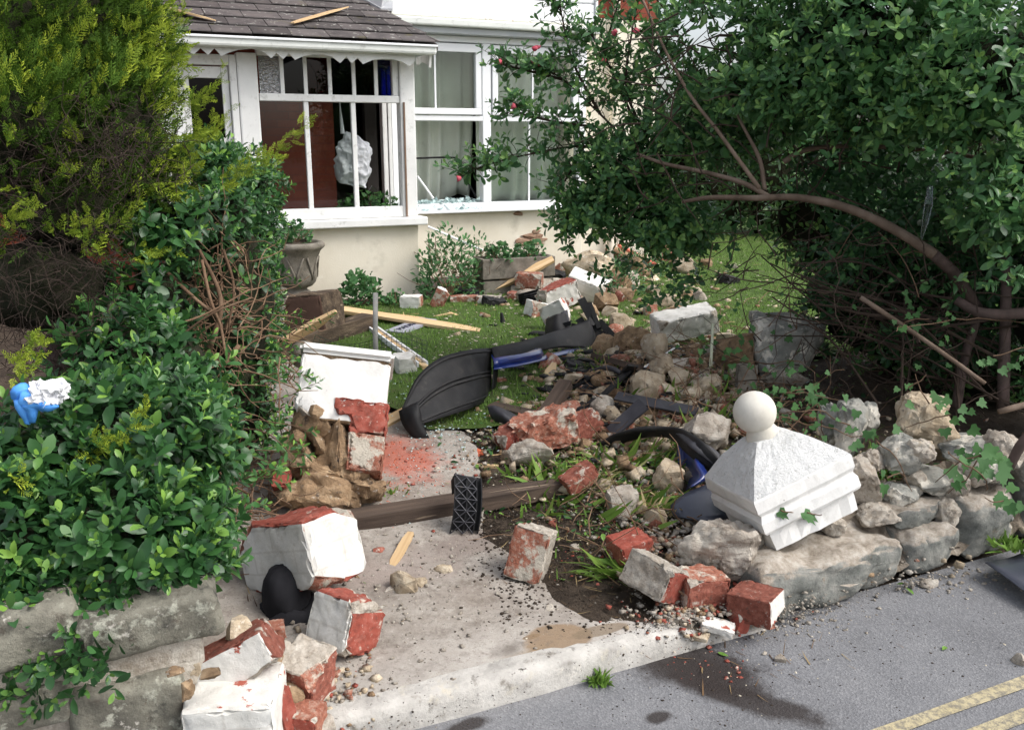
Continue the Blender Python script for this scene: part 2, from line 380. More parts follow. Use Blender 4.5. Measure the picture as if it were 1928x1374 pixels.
def asphalt():
    t = NT('worn_asphalt'); c = t.coord(rnd=False)
    v = t.n('ShaderNodeTexVoronoi'); v.inputs['Scale'].default_value = 170; t.l(c, v.inputs[0])
    col = t.ramp(t.noise(c, 1.5, 10, .7), [(.32, (.13, .131, .137)), (.5, (.18, .182, .19)), (.7, (.23, .231, .236))])
    sv = t.n('ShaderNodeSeparateColor'); t.l(v.outputs['Color'], sv.inputs[0])
    col = t.mix(.20, col, t.ramp(sv.outputs[0], [(0, (.03, .03, .03)), (.6, (.13, .13, .14)), (1, (.34, .34, .34))]))
    # soaked dark run-off by the end of the kerb and its trail
    sp = t.n('ShaderNodeSeparateXYZ'); t.l(c, sp.inputs[0])
    for i, (sx, sy, rx, ry, an) in enumerate(WET):
        ca, sa = math.cos(an), math.sin(an); x = t.math('SUBTRACT', sp.outputs[0], sx); y = t.math('SUBTRACT', sp.outputs[1], sy)
        u = t.math('DIVIDE', t.math('ADD', t.math('MULTIPLY', x, ca), t.math('MULTIPLY', y, sa)), rx)
        q = t.math('DIVIDE', t.math('SUBTRACT', t.math('MULTIPLY', y, ca), t.math('MULTIPLY', x, sa)), ry)
        d = t.math('SQRT', t.math('ADD', t.math('MULTIPLY', u, u), t.math('MULTIPLY', q, q)))
        d = t.math('ADD', d, t.math('MULTIPLY', t.math('SUBTRACT', t.noise(c, 11, 8, .75, shift=i), .5), 1.3))
        col = t.mix(t.math('MULTIPLY', t.ramp(d, [(.6, 1), (1.25, 0)]), .88), col, (.028, .022, .02))
    col = t.mix(t.ramp(t.noise(c, 3.2, 10, .75, shift=21), [(.58, 0), (.78, .22)]), col, (.08, .072, .066))
    col = t.mix(t.ramp(t.noise(c, 40, 6, .7, shift=33), [(.67, 0), (.70, .75)]), col, (.42, .40, .37))
    hh = t.math('MULTIPLY', v.outputs['Distance'], 1)
    return t.fin(col, t.ramp(t.noise(c, 3, 6, shift=7), [(.35, .55), (.65, .9)]), t.bump(hh, .4, .005, t.bump(t.noise(c, 9, 8), .3, .01)), .22)
WET = []
for (px, py, rx, ry, an) in [(1290, 1245, .26, .15, -.6), (1345, 1275, .22, .12, -.9), (1420, 1320, .26, .07, -.9), (1240, 1350, .05, .03, 0), (880, 1365, .08, .03, 0)]:
    q = PZ(px, py, 0); WET.append((q.x, q.y, rx, ry, an))
m_road = asphalt()
def yellow():
    t = NT('worn_yellow_paint'); c = t.coord(rnd=False)
    col = t.ramp(t.noise(c, 8, 8), [(.3, (.40, .34, .20)), (.6, (.45, .39, .25)), (.75, (.32, .29, .22))])
    wearm = t.ramp(t.noise(c, 45, 8, .75), [(.44, 0), (.58, 1)]); col = t.mix(t.math('MULTIPLY', wearm, .8), col, (.16, .15, .13))
    return t.fin(col, .8, t.bump(t.noise(c, 170, 3), .5, .004), .2)
m_yellow = yellow()
m_soil = M('dark_soil', [(.034, .025, .018), (.065, .048, .035), (.115, .088, .064)], 7, .95, 1.0, 45, .03, overlays=[((.16, .125, .09), 38, .60, .68), ((.40, .35, .29), 75, .70, .73)], vary=0)
m_turf = M('lawn_ground', [(.035, .065, .012), (.06, .105, .02), (.075, .085, .035)], 6, .95, .6, 60, .02, vary=0)

# ------------------------------------------------------------------ ground, road, driveway, lawn
V, Fc = boxv(-300, 300, -300, 300, -.5, -.02)
tag(mkw('ground', V, Fc, m_soil, origin=(0, 0, 0)), kind='structure')
V = [(-40, -9, 0), (40, -9, 0), (40, 2.12, 0), (-40, 2.12, 0)]
tag(mkw('road', V, [(0, 1, 2, 3)], m_road, origin=(0, 0, 0)), kind='structure')
for (y0, y1) in ((1.475, 1.522), (1.365, 1.415)):
    V = []
    for i in range(121):
        x = -30+i*.5; V += [(x, y0+.004*math.sin(i*1.7), .004), (x, y1+.004*math.cos(i*2.1), .004)]
    o = mkw('yellow_line', V, [(2*i, 2*i+2, 2*i+3, 2*i+1) for i in range(120)], m_yellow, origin=(0, 0, 0))
    tag(o, kind='structure'); o['label'] = 'worn yellow road line nearer the kerb' if y0 > 1.4 else 'worn yellow road line farther from the kerb'

def inpoly(X, Y, poly):
    ins = np.zeros(X.shape, bool); n = len(poly); j = n-1
    for i in range(n):
        xi, yi = poly[i]; xj, yj = poly[j]
        c = ((yi > Y) != (yj > Y)) & (X < (xj-xi)*(Y-yi)/(yj-yi+1e-12)+xi); ins ^= c; j = i
    return ins
def sheet(name, x0, x1, y0, y1, st, zoff, m, poly=None, wob=.05, disp=0, zf=None):
    xs = np.arange(x0, x1+st/2, st); ys = np.arange(y0, y1+st/2, st); X, Y = np.meshgrid(xs, ys)
    Z = hN(X, Y)+zoff
    if zf: Z = Z+zf(X, Y)
    if disp: Z = Z+disp*(rng.random(X.shape)-.5)
    nx = len(xs); idx = np.arange(X.size).reshape(X.shape)
    q = np.stack([idx[:-1, :-1], idx[:-1, 1:], idx[1:, 1:], idx[1:, :-1]], -1).reshape(-1, 4)
    if poly is not None:
        cxm = (X[:-1, :-1]+st/2).ravel(); cym = (Y[:-1, :-1]+st/2).ravel()
        wx = wob*np.array([noise.noise((a*5, b*5, 1))+.5*noise.noise((a*17, b*17, 4)) for a, b in zip(cxm, cym)])
        wy = wob*np.array([noise.noise((a*5, b*5, 9))+.5*noise.noise((a*17, b*17, 7)) for a, b in zip(cxm, cym)])
        q = q[inpoly(cxm+wx, cym+wy, poly)]
        used = np.unique(q); mp = -np.ones(X.size, int); mp[used] = np.arange(len(used)); q = mp[q]
        P = np.stack([X.ravel(), Y.ravel(), Z.ravel()], -1)[used]
    else: P = np.stack([X.ravel(), Y.ravel(), Z.ravel()], -1)
    if poly is not None:        # ease the stepped outline into a ragged curve
        e = np.sort(np.concatenate([q[:, [0, 1]], q[:, [1, 2]], q[:, [2, 3]], q[:, [3, 0]]]), 1); u, cnt = np.unique(e, axis=0, return_counts=True); be = u[cnt == 1]
        for _ in range(3):
            acc = np.zeros_like(P); num = np.zeros(len(P)); np.add.at(acc, be[:, 0], P[be[:, 1]]); np.add.at(acc, be[:, 1], P[be[:, 0]]); np.add.at(num, be[:, 0], 1); np.add.at(num, be[:, 1], 1)
            k = (num == 2) & (P[:, 1] > y0+.03); P[k, :2] = .4*P[k, :2]+.6*acc[k, :2]/2
    o = mkw(name, P.tolist(), q.tolist(), m, smooth=True, origin=(0, 0, 0)); tag(o, kind='structure'); return o
def gp(px, py): q = G(px, py); return (q.x, q.y)
sheet('garden_soil', -2.4, 12, 2.13, 16, .06, 0, m_soil, disp=.02)
DRIVE = [(.05, 2.0), (1.3, 2.0), (1.80, 2.0), gp(1300, 1180), gp(1120, 1172), gp(1010, 1115), gp(945, 1040), gp(900, 960), gp(905, 860), gp(850, 800), gp(730, 782), gp(630, 720), gp(600, 660), (1.4, 7.2), (.3, 7.3), (.2, 3.2)]
sheet('driveway', .1, 2.2, 2.11, 7.4, .02, .016, m_concrete, DRIVE, .06, zf=lambda X, Y: -.076*sst(1.35, 1.9, X)*(1-sst(2.10, 2.45, Y)))
LAWN = [gp(610, 690), gp(730, 770), gp(830, 815), gp(960, 805), gp(1050, 770), gp(1110, 705), gp(1200, 668), gp(1300, 655), gp(1400, 690), gp(1480, 690), (5.5, 4.3), (12, 4.5), (12, 15.5), (6.1, 15.5), (6.1, 8.7), (4.9, 8.4), (2.9, 8.0), (2.7, 7.35), (1.3, 7.2)]
sheet('lawn', 1.0, 12, 2.6, 15.8, .045, .03, m_turf, LAWN, .12)
# kerb: rounded concrete nosing, tapering to nothing at its right-hand end
V, Fc = [], []; xs = [.02+.05*i for i in range(39)]
for i, x in enumerate(xs):
    k = 1-sst(1.35, 1.9, x); hk = .004+.082*float(k); wv = .004*math.sin(x*5)+.003*noise.noise((x*9, 0, 2))+.003*noise.noise((x*40, 0, 5))
    for (y, z) in ((2.052, -.02), (2.055, hk*.55), (2.060, hk*.88), (2.070, hk*1.01), (2.105, hk*1.02), (2.15, hk*.96)):
        V.append((x, y+wv, z+.003*noise.noise((x*14, y*20, 3))))
n = 6
for i in range(len(xs)-1):
    for j in range(n-1): Fc.append((i*n+j, (i+1)*n+j, (i+1)*n+j+1, i*n+j+1))
m_kerb = M('pale_kerb_concrete', [(.32, .305, .28), (.46, .44, .405), (.55, .53, .49)], 12, .9, .9, 50, .006, overlays=[((.20, .18, .15), 16, .58, .72), ((.54, .49, .38), 9, .60, .75), ((.09, .08, .07), 60, .62, .68)], vary=0, speck=.5)
tag(mkw('kerb', V, Fc, m_kerb, smooth=True, origin=(0, 0, 0)), kind='structure')

# ------------------------------------------------------------------ the house
HO = Vector((2.6, 7.7, .2)); house = empty('house', HO)
tag(house, 'cream rendered house with white timber porch, slate porch roof and white bay window', 'house')
def hb(name, b, m, par=None, bev=.006): return bw(name, b, m, par or house, bev)
def ipx(px, py, Y): q = PY(px, py, Y); return q.x, q.z
# solid shell
hb('wall', (1.14, 2.6, 7.72, 7.86, .05, .84), m_cream).name
hb('wall', (2.48, 2.597, 7.865, 9.0, .05, .82), m_cream)
hb('wall', (2.64, 4.74, 8.52, 8.66, .05, .875), m_cream)
hb('wall', (4.60, 4.737, 8.665, 9.0, .05, 2.9), m_cream)
hb('wall', (4.742, 5.92, 8.97, 9.12, .05, 2.87), m_cream)
hb('upper_wall', (4.742, 5.92, 8.972, 9.12, 2.873, 5.6), m_brickwall, bev=0)
hb('side_wall', (5.78, 5.918, 9.125, 14, .05, 5.6), m_cream)
hb('back_wall', (-3, 5.9, 13.9, 14.03, .05, 5.6), m_cream, bev=0)
hb('side_wall', (-3.1, -2.98, 9.0, 13.9, .05, 5.6), m_cream, bev=0)
hb('inner_wall', (-2.97, 2.18, 9.0, 9.12, .05, 5.6), m_brickwall, bev=0)
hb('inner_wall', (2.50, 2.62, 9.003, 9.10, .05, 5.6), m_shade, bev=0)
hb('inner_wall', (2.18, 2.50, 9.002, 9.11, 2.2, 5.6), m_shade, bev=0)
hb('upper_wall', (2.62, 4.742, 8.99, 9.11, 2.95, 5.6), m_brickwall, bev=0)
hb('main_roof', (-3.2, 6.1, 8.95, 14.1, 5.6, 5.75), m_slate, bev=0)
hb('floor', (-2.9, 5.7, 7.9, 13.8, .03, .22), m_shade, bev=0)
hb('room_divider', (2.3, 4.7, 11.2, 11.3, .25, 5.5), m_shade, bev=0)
hb('porch_left_wall', (.50, .60, 7.72, 9.0, .05, 2.3), m_wood)
# porch front: door
hb('door_frame', (.60, .68, 7.70, 7.80, .1, 2.24), m_wood); df = hb('door_frame', (1.045, 1.10, 7.70, 7.80, .1, 2.24), m_wood)
hb('door_head', (.68, 1.045, 7.705, 7.795, 2.16, 2.24), m_wood)
dr = hb('door', (.985, 1.04, 7.745, 7.785, .22, 2.155), m_wood)
hb('door_stile', (.685, .735, 7.745, 7.785, .22, 2.155), m_wood, dr); hb('door_rail', (.737, .983, 7.748, 7.782, 2.06, 2.15), m_wood, dr)
hb('door_rail', (.737, .983, 7.748, 7.782, 1.555, 1.60), m_wood, dr); hb('door_panel', (.737, .983, 7.755, 7.775, .22, 1.10), m_wood, dr, 0)
hb('pane', (.737, .983, 7.762, 7.767, 1.10, 2.06), glass('porch_door_glass', (.12, .13, .13), .35), dr, 0)
hb('post', (1.103, 1.262, 7.69, 7.81, .1, 2.26), m_wood, bev=.012)
# porch window
XL, XR = 1.268, 2.452
pw = hb('porch_window', (XL, XR+.004, 7.705, 7.795, 1.893, 1.952), m_wood)
hb('sill', (1.12, 2.665, 7.63, 7.83, .845, .915), m_wood, bev=.01)
hb('bottom_rail', (XL, XR+.006, 7.70, 7.80, .918, 1.012), m_wood, pw)
hb('head_rail', (XL, XR+.004, 7.71, 7.79, 2.245, 2.30), m_wood, pw)
mus = [ipx(p, 140, 7.72)[0] for p in (531, 575, 621, 666, 708)]
for x in mus: hb('glazing_bar', (x-.016, x+.016, 7.722, 7.758, 1.952, 2.25), m_wood, pw, .004)
eds = [XL]+mus+[XR-.05]; tints = [m_glass_pat, m_glass_navy, m_glass_red, m_glass_navy, m_glass_red, m_glass_blue]
hb('glazing_bar', (XR-.052, XR, 7.715, 7.785, 1.953, 2.25), m_wood, pw)
for i, m in enumerate(tints): hb('pane', (eds[i]+.012, eds[i+1]-.012, 7.738, 7.742, 1.95, 2.25), m, pw, 0)
for p0, p1 in ((579, 584), (667, 671)):
    x0 = ipx(p0, 195, 7.72)[0]; x = (x0+ipx(p1, 388, 7.72)[0])/2; hb('glazing_bar', (x-.02, x+.02, 7.718, 7.765, 1.01, 1.895), m_wood, pw, .005)
    if p0 == 579: xa = x
    else: xb = x
hb('pane', (XL+.005, xa-.012, 7.739, 7.743, 1.005, 1.9), m_glass, pw, 0); hb('pane', (xa+.012, xb-.012, 7.739, 7.743, 1.005, 1.9), m_glass, pw, 0)
a = ipx(700, 332, 7.74); b = (XR-.01, 1.01); c_ = (a[0]+.02, 1.01)   # the shard left standing in the broken light
sh = [(a[0], 7.739, a[1]-.08), (b[0], 7.739, 1.03), (b[0], 7.739, 1.008), (xb+.02, 7.739, 1.008), (xb+.02, 7.739, 1.03)]
mkw('pane_shard', sh+[(x, 7.744, z) for x, y, z in sh], [(0, 1, 2, 3, 4), (9, 8, 7, 6, 5)]+[(i, (i+5), (i+1) % 5+5, (i+1) % 5) for i in range(5)], m_glass, pw)
hb('corner_post', (2.456, 2.592, 7.69, 7.815, .918, 2.32), m_wood, bev=.01)
hb('corner_strip', (2.478, 2.492, 7.676, 7.69, .92, 1.9), M('bare_weathered_timber', [(.16, .10, .07), (.25, .17, .12)], 9, .9, .4, vary=0), bev=0)
# porch side opening: studs and head
hb('side_post', (2.50, 2.585, 8.40, 8.49, .83, 2.3), m_wood); hb('side_head', (2.505, 2.58, 7.82, 8.40, 2.22, 2.30), m_wood); hb('side_sill', (2.46, 2.63, 7.835, 8.48, .82, .87), m_wood)
hb('side_post', (2.515, 2.55, 8.27, 8.31, .87, 2.22), m_wood)
# eaves
hb('fascia', (.42, 2.66, 7.52, 7.55, 2.288, 2.335), m_wood); hb('gutter', (.40, 2.70, 7.40, 7.515, 2.275, 2.345), m_gut, bev=.02)
hb('gutter_lip', (.40, 2.702, 7.385, 7.402, 2.335, 2.352), m_upvc, bev=.003)
hb('soffit', (.42, 2.66, 7.552, 7.72, 2.31, 2.33), m_wood)
vp = [(300, 96), (325, 92), (345, 92), (365, 104), (378, 92), (392, 105), (404, 92), (417, 107), (432, 100), (450, 95), (475, 93), (490, 97), (500, 102), (511, 111), (521, 101), (533, 113), (544, 102), (556, 114), (572, 107), (590, 104), (608, 104), (625, 108), (641, 120), (652, 108), (663, 121), (673, 110), (684, 122), (700, 115), (720, 112), (740, 113), (755, 117), (771, 126), (782, 116)]
pts = [ipx(x, y-1, 7.5) for x, y in vp]; V, Fc = [], []
for x, z in pts: V += [(x, 7.497, z), (x, 7.497, 2.29), (x, 7.517, z), (x, 7.517, 2.29)]
for i in range(len(pts)-1):
    a, b = 4*i, 4*i+4; Fc += [(a, b, b+1, a+1), (a+2, a+3, b+3, b+2), (a, a+2, b+2, b)]
mkw('fretwork_valance', V, Fc, m_wood, house)
V, Fc, = [], []
pts = [(7.5, 2.29), (7.72, 2.29), (7.85, 2.29), (7.85, 2.22), (7.8, 2.23), (7.74, 2.24), (7.66, 2.23), (7.58, 2.21), (7.52, 2.18)]
V = [(2.665, y, z) for y, z in pts]+[(2.685, y, z) for y, z in pts]; k = len(pts)
mkw('fretwork_valance', V, [tuple(range(k)), tuple(range(2*k-1, k-1, -1))]+[(i, (i+1) % k, (i+1) % k+k, i+k) for i in range(k)], m_wood, house)
# slate roof, each slate a piece
def rz(y): return 2.365+(y-7.42)*.426
def xr(y): return 2.725-.26*(y-7.42)
ye = 9.0
V = [(.3, 7.44, rz(7.44)-.012), (xr(7.44), 7.44, rz(7.44)-.012), (xr(ye), ye, rz(ye)-.012), (.3, ye, rz(ye)-.012)]; V += [(x, y, z-.05) for x, y, z in V]
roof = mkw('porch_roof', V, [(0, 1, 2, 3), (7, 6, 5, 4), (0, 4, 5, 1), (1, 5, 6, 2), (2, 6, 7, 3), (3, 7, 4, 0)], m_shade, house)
ex = .205; r_ = random.Random(3)
for row in range(9):
    y0 = 7.41+row*ex*.92; y1 = y0+ex*1.45*.92
    x = .3-(.15 if row % 2 else 0)
    while x < 2.72:
        wd = .30; g = .003; j = r_.uniform(-.006, .006); lift = r_.uniform(0, .006)
        xa0, xa1 = x+g, x+wd-g
        q = [(min(xa0, xr(y0)), y0+j), (min(xa1, xr(y0)), y0+j), (min(xa1, xr(min(y1, ye))), min(y1, ye)), (min(xa0, xr(min(y1, ye))), min(y1, ye))]
        if q[1][0]-q[0][0] > .02:
            V = []
            for k, (xx, yy) in enumerate(q): V.append((xx, yy, rz(yy)+(.020+lift if k < 2 else .001)))
            V += [(xx, yy, zz-.008) for xx, yy, zz in V]
            mkw('slate', V, [(0, 1, 2, 3), (7, 6, 5, 4), (0, 4, 5, 1), (1, 5, 6, 2), (2, 6, 7, 3), (3, 7, 4, 0)], m_slate, roof)
        x += wd
V = [(xr(8.2)-.06, 8.2, rz(8.2)+.03), (xr(8.2)+.05, 8.2, rz(8.2)+.03), (2.66, 8.46, 2.86), (2.66, 8.46, 3.3), (xr(8.9)-.12, 8.9, rz(8.9)+.03)]
V += [(x, y, z-.02) for x, y, z in V]
mkw('lead_flashing', V, [(0, 1, 2, 3, 4), (9, 8, 7, 6, 5)]+[(i, i+5, (i+1) % 5+5, (i+1) % 5) for i in range(5)], m_lead, house)
# bay window
bwid = hb('bay_window', (2.62, 4.74, 8.49, 8.60, 1.765, 1.815), m_upvc)
hb('frame', (2.62, 4.74, 8.485, 8.60, 2.50, 2.56), m_upvc, bwid); hb('frame', (2.62, 4.74, 8.485, 8.60, .90, .965), m_upvc, bwid)
for xa_, xb_ in ((2.62, 2.70), (3.565, 3.655), (4.655, 4.74)): hb('frame', (xa_, xb_, 8.487, 8.598, .966, 2.499), m_upvc, bwid)
hb('window_sill', (2.605, 4.80, 8.42, 8.50, .873, .90), m_upvc, house)
for (x0, x1) in ((2.72, 3.55), (3.67, 4.64)):          # opening sashes above
    s = hb('sash', (x0, x1, 8.475, 8.555, 2.41, 2.488), m_upvc, bwid); hb('sash_rail', (x0, x1, 8.475, 8.555, 1.825, 1.885), m_upvc, bwid)
    hb('sash_stile', (x0, x0+.06, 8.477, 8.553, 1.886, 2.409), m_upvc, bwid); hb('sash_stile', (x1-.06, x1, 8.477, 8.553, 1.886, 2.409), m_upvc, bwid)
    hb('pane', (x0+.055, x1-.055, 8.515, 8.520, 1.88, 2.415), m_glass, bwid, 0)
    xm = ipx(820 if x0 < 3 else 1004, 150, 8.5)[0]; hb('glazing_bar', (xm-.009, xm+.009, 8.508, 8.527, 1.886, 2.41), m_upvc, bwid, 0)
hb('pane', (3.66, 4.65, 8.530, 8.535, .965, 1.765), m_glass, bwid, 0)
xm = ipx(998, 330, 8.5)[0]; hb('glazing_bar', (xm-.009, xm+.009, 8.521, 8.544, .966, 1.764), m_upvc, bwid, 0)
V, Fc = tube([PY(786, 332, 8.53), PY(816, 374, 8.44)], .011, 6); mkw('loose_glazing_bar', V, Fc, m_upvc, bwid)
cb = smoothline([PY(742, 300, 8.70), PY(850, 297, 8.70), PY(862, 308, 8.68), PY(897, 372, 8.60)], 5)
V, Fc = tube(cb, .010, 6); mkw('dangling_gasket', V, Fc, M('black_rubber', [(.015, .015, .016)], 5, .6, 0, vary=0), bwid)
hb('sill_board', (2.70, 4.66, 8.60, 8.78, .93, .96), m_upvc, bwid)
# broken glass heaped on the sill
V, Fc = [], []
for i in range(260):
    x = random.uniform(2.72, 3.55); y = random.uniform(8.45, 8.76); z = (.962 if y > 8.49 else .902)+abs(random.gauss(0, .02)); s_ = random.uniform(.012, .035)
    q = Euler((random.uniform(-.9, .9), random.uniform(-.9, .9), random.uniform(0, 6))).to_matrix(); n0 = len(V)
    for k in range(3): an = k*2.1+random.random(); V.append(Vector((x, y, z))+q@Vector((math.cos(an)*s_, math.sin(an)*s_, 0)))
    for k in range(3): V.append(V[n0+k]+q@Vector((0, 0, .004)))
    Fc += [(n0, n0+1, n0+2), (n0+5, n0+4, n0+3), (n0, n0+3, n0+4, n0+1), (n0+1, n0+4, n0+5, n0+2), (n0+2, n0+5, n0+3, n0)]
tag(mkw('window_glass_heap', V, Fc, m_glass_chip), 'heap of shattered pale green glass on the bay window sill', 'broken glass', kind='stuff')
# ledge and cladding above the bay
hb('bay_ledge', (2.60, 4.80, 8.30, 8.60, 2.62, 2.69), m_gut, bev=.015); hb('bay_soffit', (2.62, 4.77, 8.36, 8.60, 2.562, 2.618), M('soffit_shadow_grey', [(.42, .44, .46), (.5, .52, .53)], 4, .6, .1, vary=0))  # soffit's grey is the shadow under the ledge, put into its colour
hb('bay_ledge_top', (2.60, 4.79, 8.34, 8.60, 2.692, 2.715), painted_wood('mossy_ledge', (.66, .66, .58), .58), bev=.01)
for k in range(3): hb('cladding_board', (2.62, 4.77, 8.40+.004*k, 8.45, 2.72+k*.2, 2.913+k*.2), m_upvc, bev=.012)
hb('bay_top', (2.62, 4.76, 8.455, 9.0, 2.72, 3.32), m_upvc, bev=0)
hb('trim', (4.772, 4.80, 8.38, 8.9, 2.72, 3.3), m_upvc)
V, Fc = tube([(5.33, 8.90, .25), (5.33, 8.90, 5.4)], .038, 12); dp = mkw('downpipe', V, Fc, m_cream, house)
# render blown off the bay wall: ragged recess edge with bare brick
m_bare = M('bare_brick_and_mortar', [(.17, .085, .055), (.30, .19, .13), (.36, .29, .22)], 16, .95, .8, 50, .01, vary=.2)
for (px, py, wpx, hpx, sd_) in [(1000, 445, 26, 7, 1), (1012, 452, 22, 4, 2), (985, 452, 18, 5, 3), (1000, 458, 30, 4, 4), (975, 402, 10, 5, 5), (1010, 436, 9, 4, 6)]:
    q = PY(px, py, 8.52); V, Fc, MI = rock((wpx*.0108, .03, hpx*.0108), sd_, .05, 14, 1); o = mkl('exposed_brick', V, Fc, m_bare, house, (q.x-HO.x, 8.516-HO.y, q.z-HO.z-hpx*.005))
# curtains (own things, hung inside the bay)
m_curt = M('curtain_cloth', [(.62, .66, .57), (.72, .75, .66)], 3, .95, .2, 200, .002, overlays=[((.36, .37, .31), 3, .6, .85)], vary=.05)
def curtain(x0, x1, y, z0, z1, lab, seed, lift=0):
    V, Fc = [], []; nx, nz = 70, 14
    for j in range(nz+1):
        for i in range(nx+1):
            u = i/nx; v = j/nz; x = x0+(x1-x0)*u
            a = .035*(1+.5*(1-v))
            yy = y+a*(.5+.9*abs(noise.noise((u*5, seed, v*.6))))*math.sin(u*36+seed+3.2*noise.noise((u*4, seed, 0))+.5*noise.noise((u*3, v*2, seed)))+.02*math.sin(u*17+v*3+seed)+lift*(1-v)**2*.2
            V.append((x, yy, z0+(z1-z0)*v+lift*(1-v)*.10*math.sin(u*9)))
    for j in range(nz):
        for i in range(nx): a = j*(nx+1)+i; Fc.append((a, a+1, a+nx+2, a+nx+1))
    o = mkw('curtain', V, Fc, m_curt, smooth=True); md = o.modifiers.new('s', 'SOLIDIFY'); md.thickness = .004
    tag(o, lab, 'curtain', 'curtains in the bay window')
curtain(2.70, 3.62, 8.84, .92, 2.55, 'pale green curtain billowing behind the broken left bay light', 1, 1)
curtain(3.60, 4.66, 8.80, .96, 2.55, 'pale green curtain behind the unbroken right bay light', 4)
# ------------------------------------------------------------------ foliage tools
def leaf_tpl(hw, fold=.10, curl=.18, rows=(0, .28, .58, .84, 1)):
    V = [(0, 0, 0)]
    for t, wd in zip(rows[1:-1], hw):
        z = -curl*t*t; V += [(-wd, t, z+fold*wd*2), (0, t, z), (wd, t, z+fold*wd*2)]
    V.append((0, 1, -curl)); n = len(hw); T = [(0, 2, 1), (0, 3, 2)]
    for i in range(n-1):
        a = 1+3*i; b = a+3; T += [(a, a+1, b+1), (a, b+1, b), (a+1, a+2, b+2), (a+1, b+2, b+1)]
    a = 1+3*(n-1); e = len(V)-1; T += [(a, a+1, e), (a+1, a+2, e)]
    return np.array(V, float), np.array(T, int)
TP_PRIVET = leaf_tpl((.15, .225, .16)); TP_SMALL = leaf_tpl((.17, .20), .12, .12, (0, .35, .7, 1))
TP_BLADE = (np.array([(-.06, 0, 0), (.06, 0, 0), (-.05, .5, .06), (.05, .5, .06), (0, 1, .28)], float), np.array([(0, 1, 3), (0, 3, 2), (2, 3, 4)]))
def ivy_tpl():
    o = [(0, 0), (.30, -.12), (.50, .10), (.34, .34), (.36, .62), (.14, .60), (0, 1), (-.14, .60), (-.36, .62), (-.34, .34), (-.50, .10), (-.30, -.12)]
    V = [(0, .25, 0)]+[(x, y, .10*abs(x)-.10*y*y) for x, y in o]; k = len(o)
    return np.array(V, float), np.array([(0, 1+i, 1+(i+1) % k) for i in range(k)])[:, ::-1]
TP_IVY = ivy_tpl()
def round_tpl():
    V = [(0, .5, .05)]; k = 9
    for i in range(k): a = 2*math.pi*i/k-math.pi/2; r = .5*(1+.10*math.cos(i*3)); V.append((r*math.cos(a), .5+r*math.sin(a)*(.2 if i == 0 else 1), .10*math.cos(i*2.1)))
    return np.array(V, float), np.array([(0, 1+i, 1+(i+1) % k) for i in range(k)])
TP_ROUND = round_tpl()
def leafmat(name, c0, c1, c2, rough=.42, trans=.18, spec=.4):
    t = NT(name); a = t.n('ShaderNodeAttribute'); a.attribute_name = 'tint'
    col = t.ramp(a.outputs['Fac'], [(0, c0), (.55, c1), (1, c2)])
    g = t.n('ShaderNodeNewGeometry'); col = t.mix(t.math('MULTIPLY', g.outputs['Backfacing'], .45), col, tuple(min(1, v*1.5+.02) for v in c1))
    t.fin(col, rough, None, spec); tl = t.n('ShaderNodeBsdfTranslucent'); t.l(col, tl.inputs[0])
    mx = t.n('ShaderNodeMixShader'); mx.inputs[0].default_value = trans; t.l(t.b.outputs[0], mx.inputs[1]); t.l(tl.outputs[0], mx.inputs[2]); t.l(mx.outputs[0], t.out.inputs[0]); return t.m
m_privet = leafmat('privet_leaf', (.018, .058, .020), (.045, .135, .034), (.20, .36, .06), .38, .2)
m_escal = leafmat('shrub_leaf', (.028, .085, .032), (.080, .195, .066), (.22, .38, .10), .36, .24)
m_far = leafmat('far_hedge_leaf', (.022, .055, .018), (.045, .10, .028), (.09, .17, .04), .6)
m_ivy = leafmat('ivy_leaf', (.015, .05, .014), (.040, .115, .026), (.14, .28, .05), .62, .15, .25)
m_ger = leafmat('bedding_leaf', (.03, .09, .03), (.06, .16, .05), (.12, .26, .08), .6)
m_conif = leafmat('golden_conifer', (.018, .042, .007), (.095, .185, .020), (.52, .62, .07), .65, .2, .2)
m_dead = M('dead_conifer_twig', [(.014, .010, .008), (.03, .021, .016), (.06, .042, .034)], 12, .95, 0, vary=.2)
m_grass = leafmat('grass_blade', (.06, .115, .016), (.11, .205, .03), (.20, .29, .06), .6, .25, .2)
m_bark = M('shrub_bark', [(.10, .07, .05), (.18, .13, .095), (.26, .20, .155)], 9, .9, .7, 45, .006, stretch=(1, 1, .3), vary=.2, overlays=[((.06, .05, .04), 14, .6, .7)])
m_twig = M('brown_twig', [(.10, .06, .035), (.17, .105, .065), (.25, .17, .11)], 14, .9, .3, vary=.3)
m_darkbark = M('dark_bark', [(.05, .036, .03), (.09, .065, .055), (.13, .09, .08)], 12, .9, .6, 40, .006, vary=.15)
m_core = M('inner_shade_core', [(.010, .014, .006), (.02, .022, .010), (.03, .026, .016)], 18, 1, .8, 40, .03, vary=0)  # near-black for the foliage cores, inner shade put into the colour

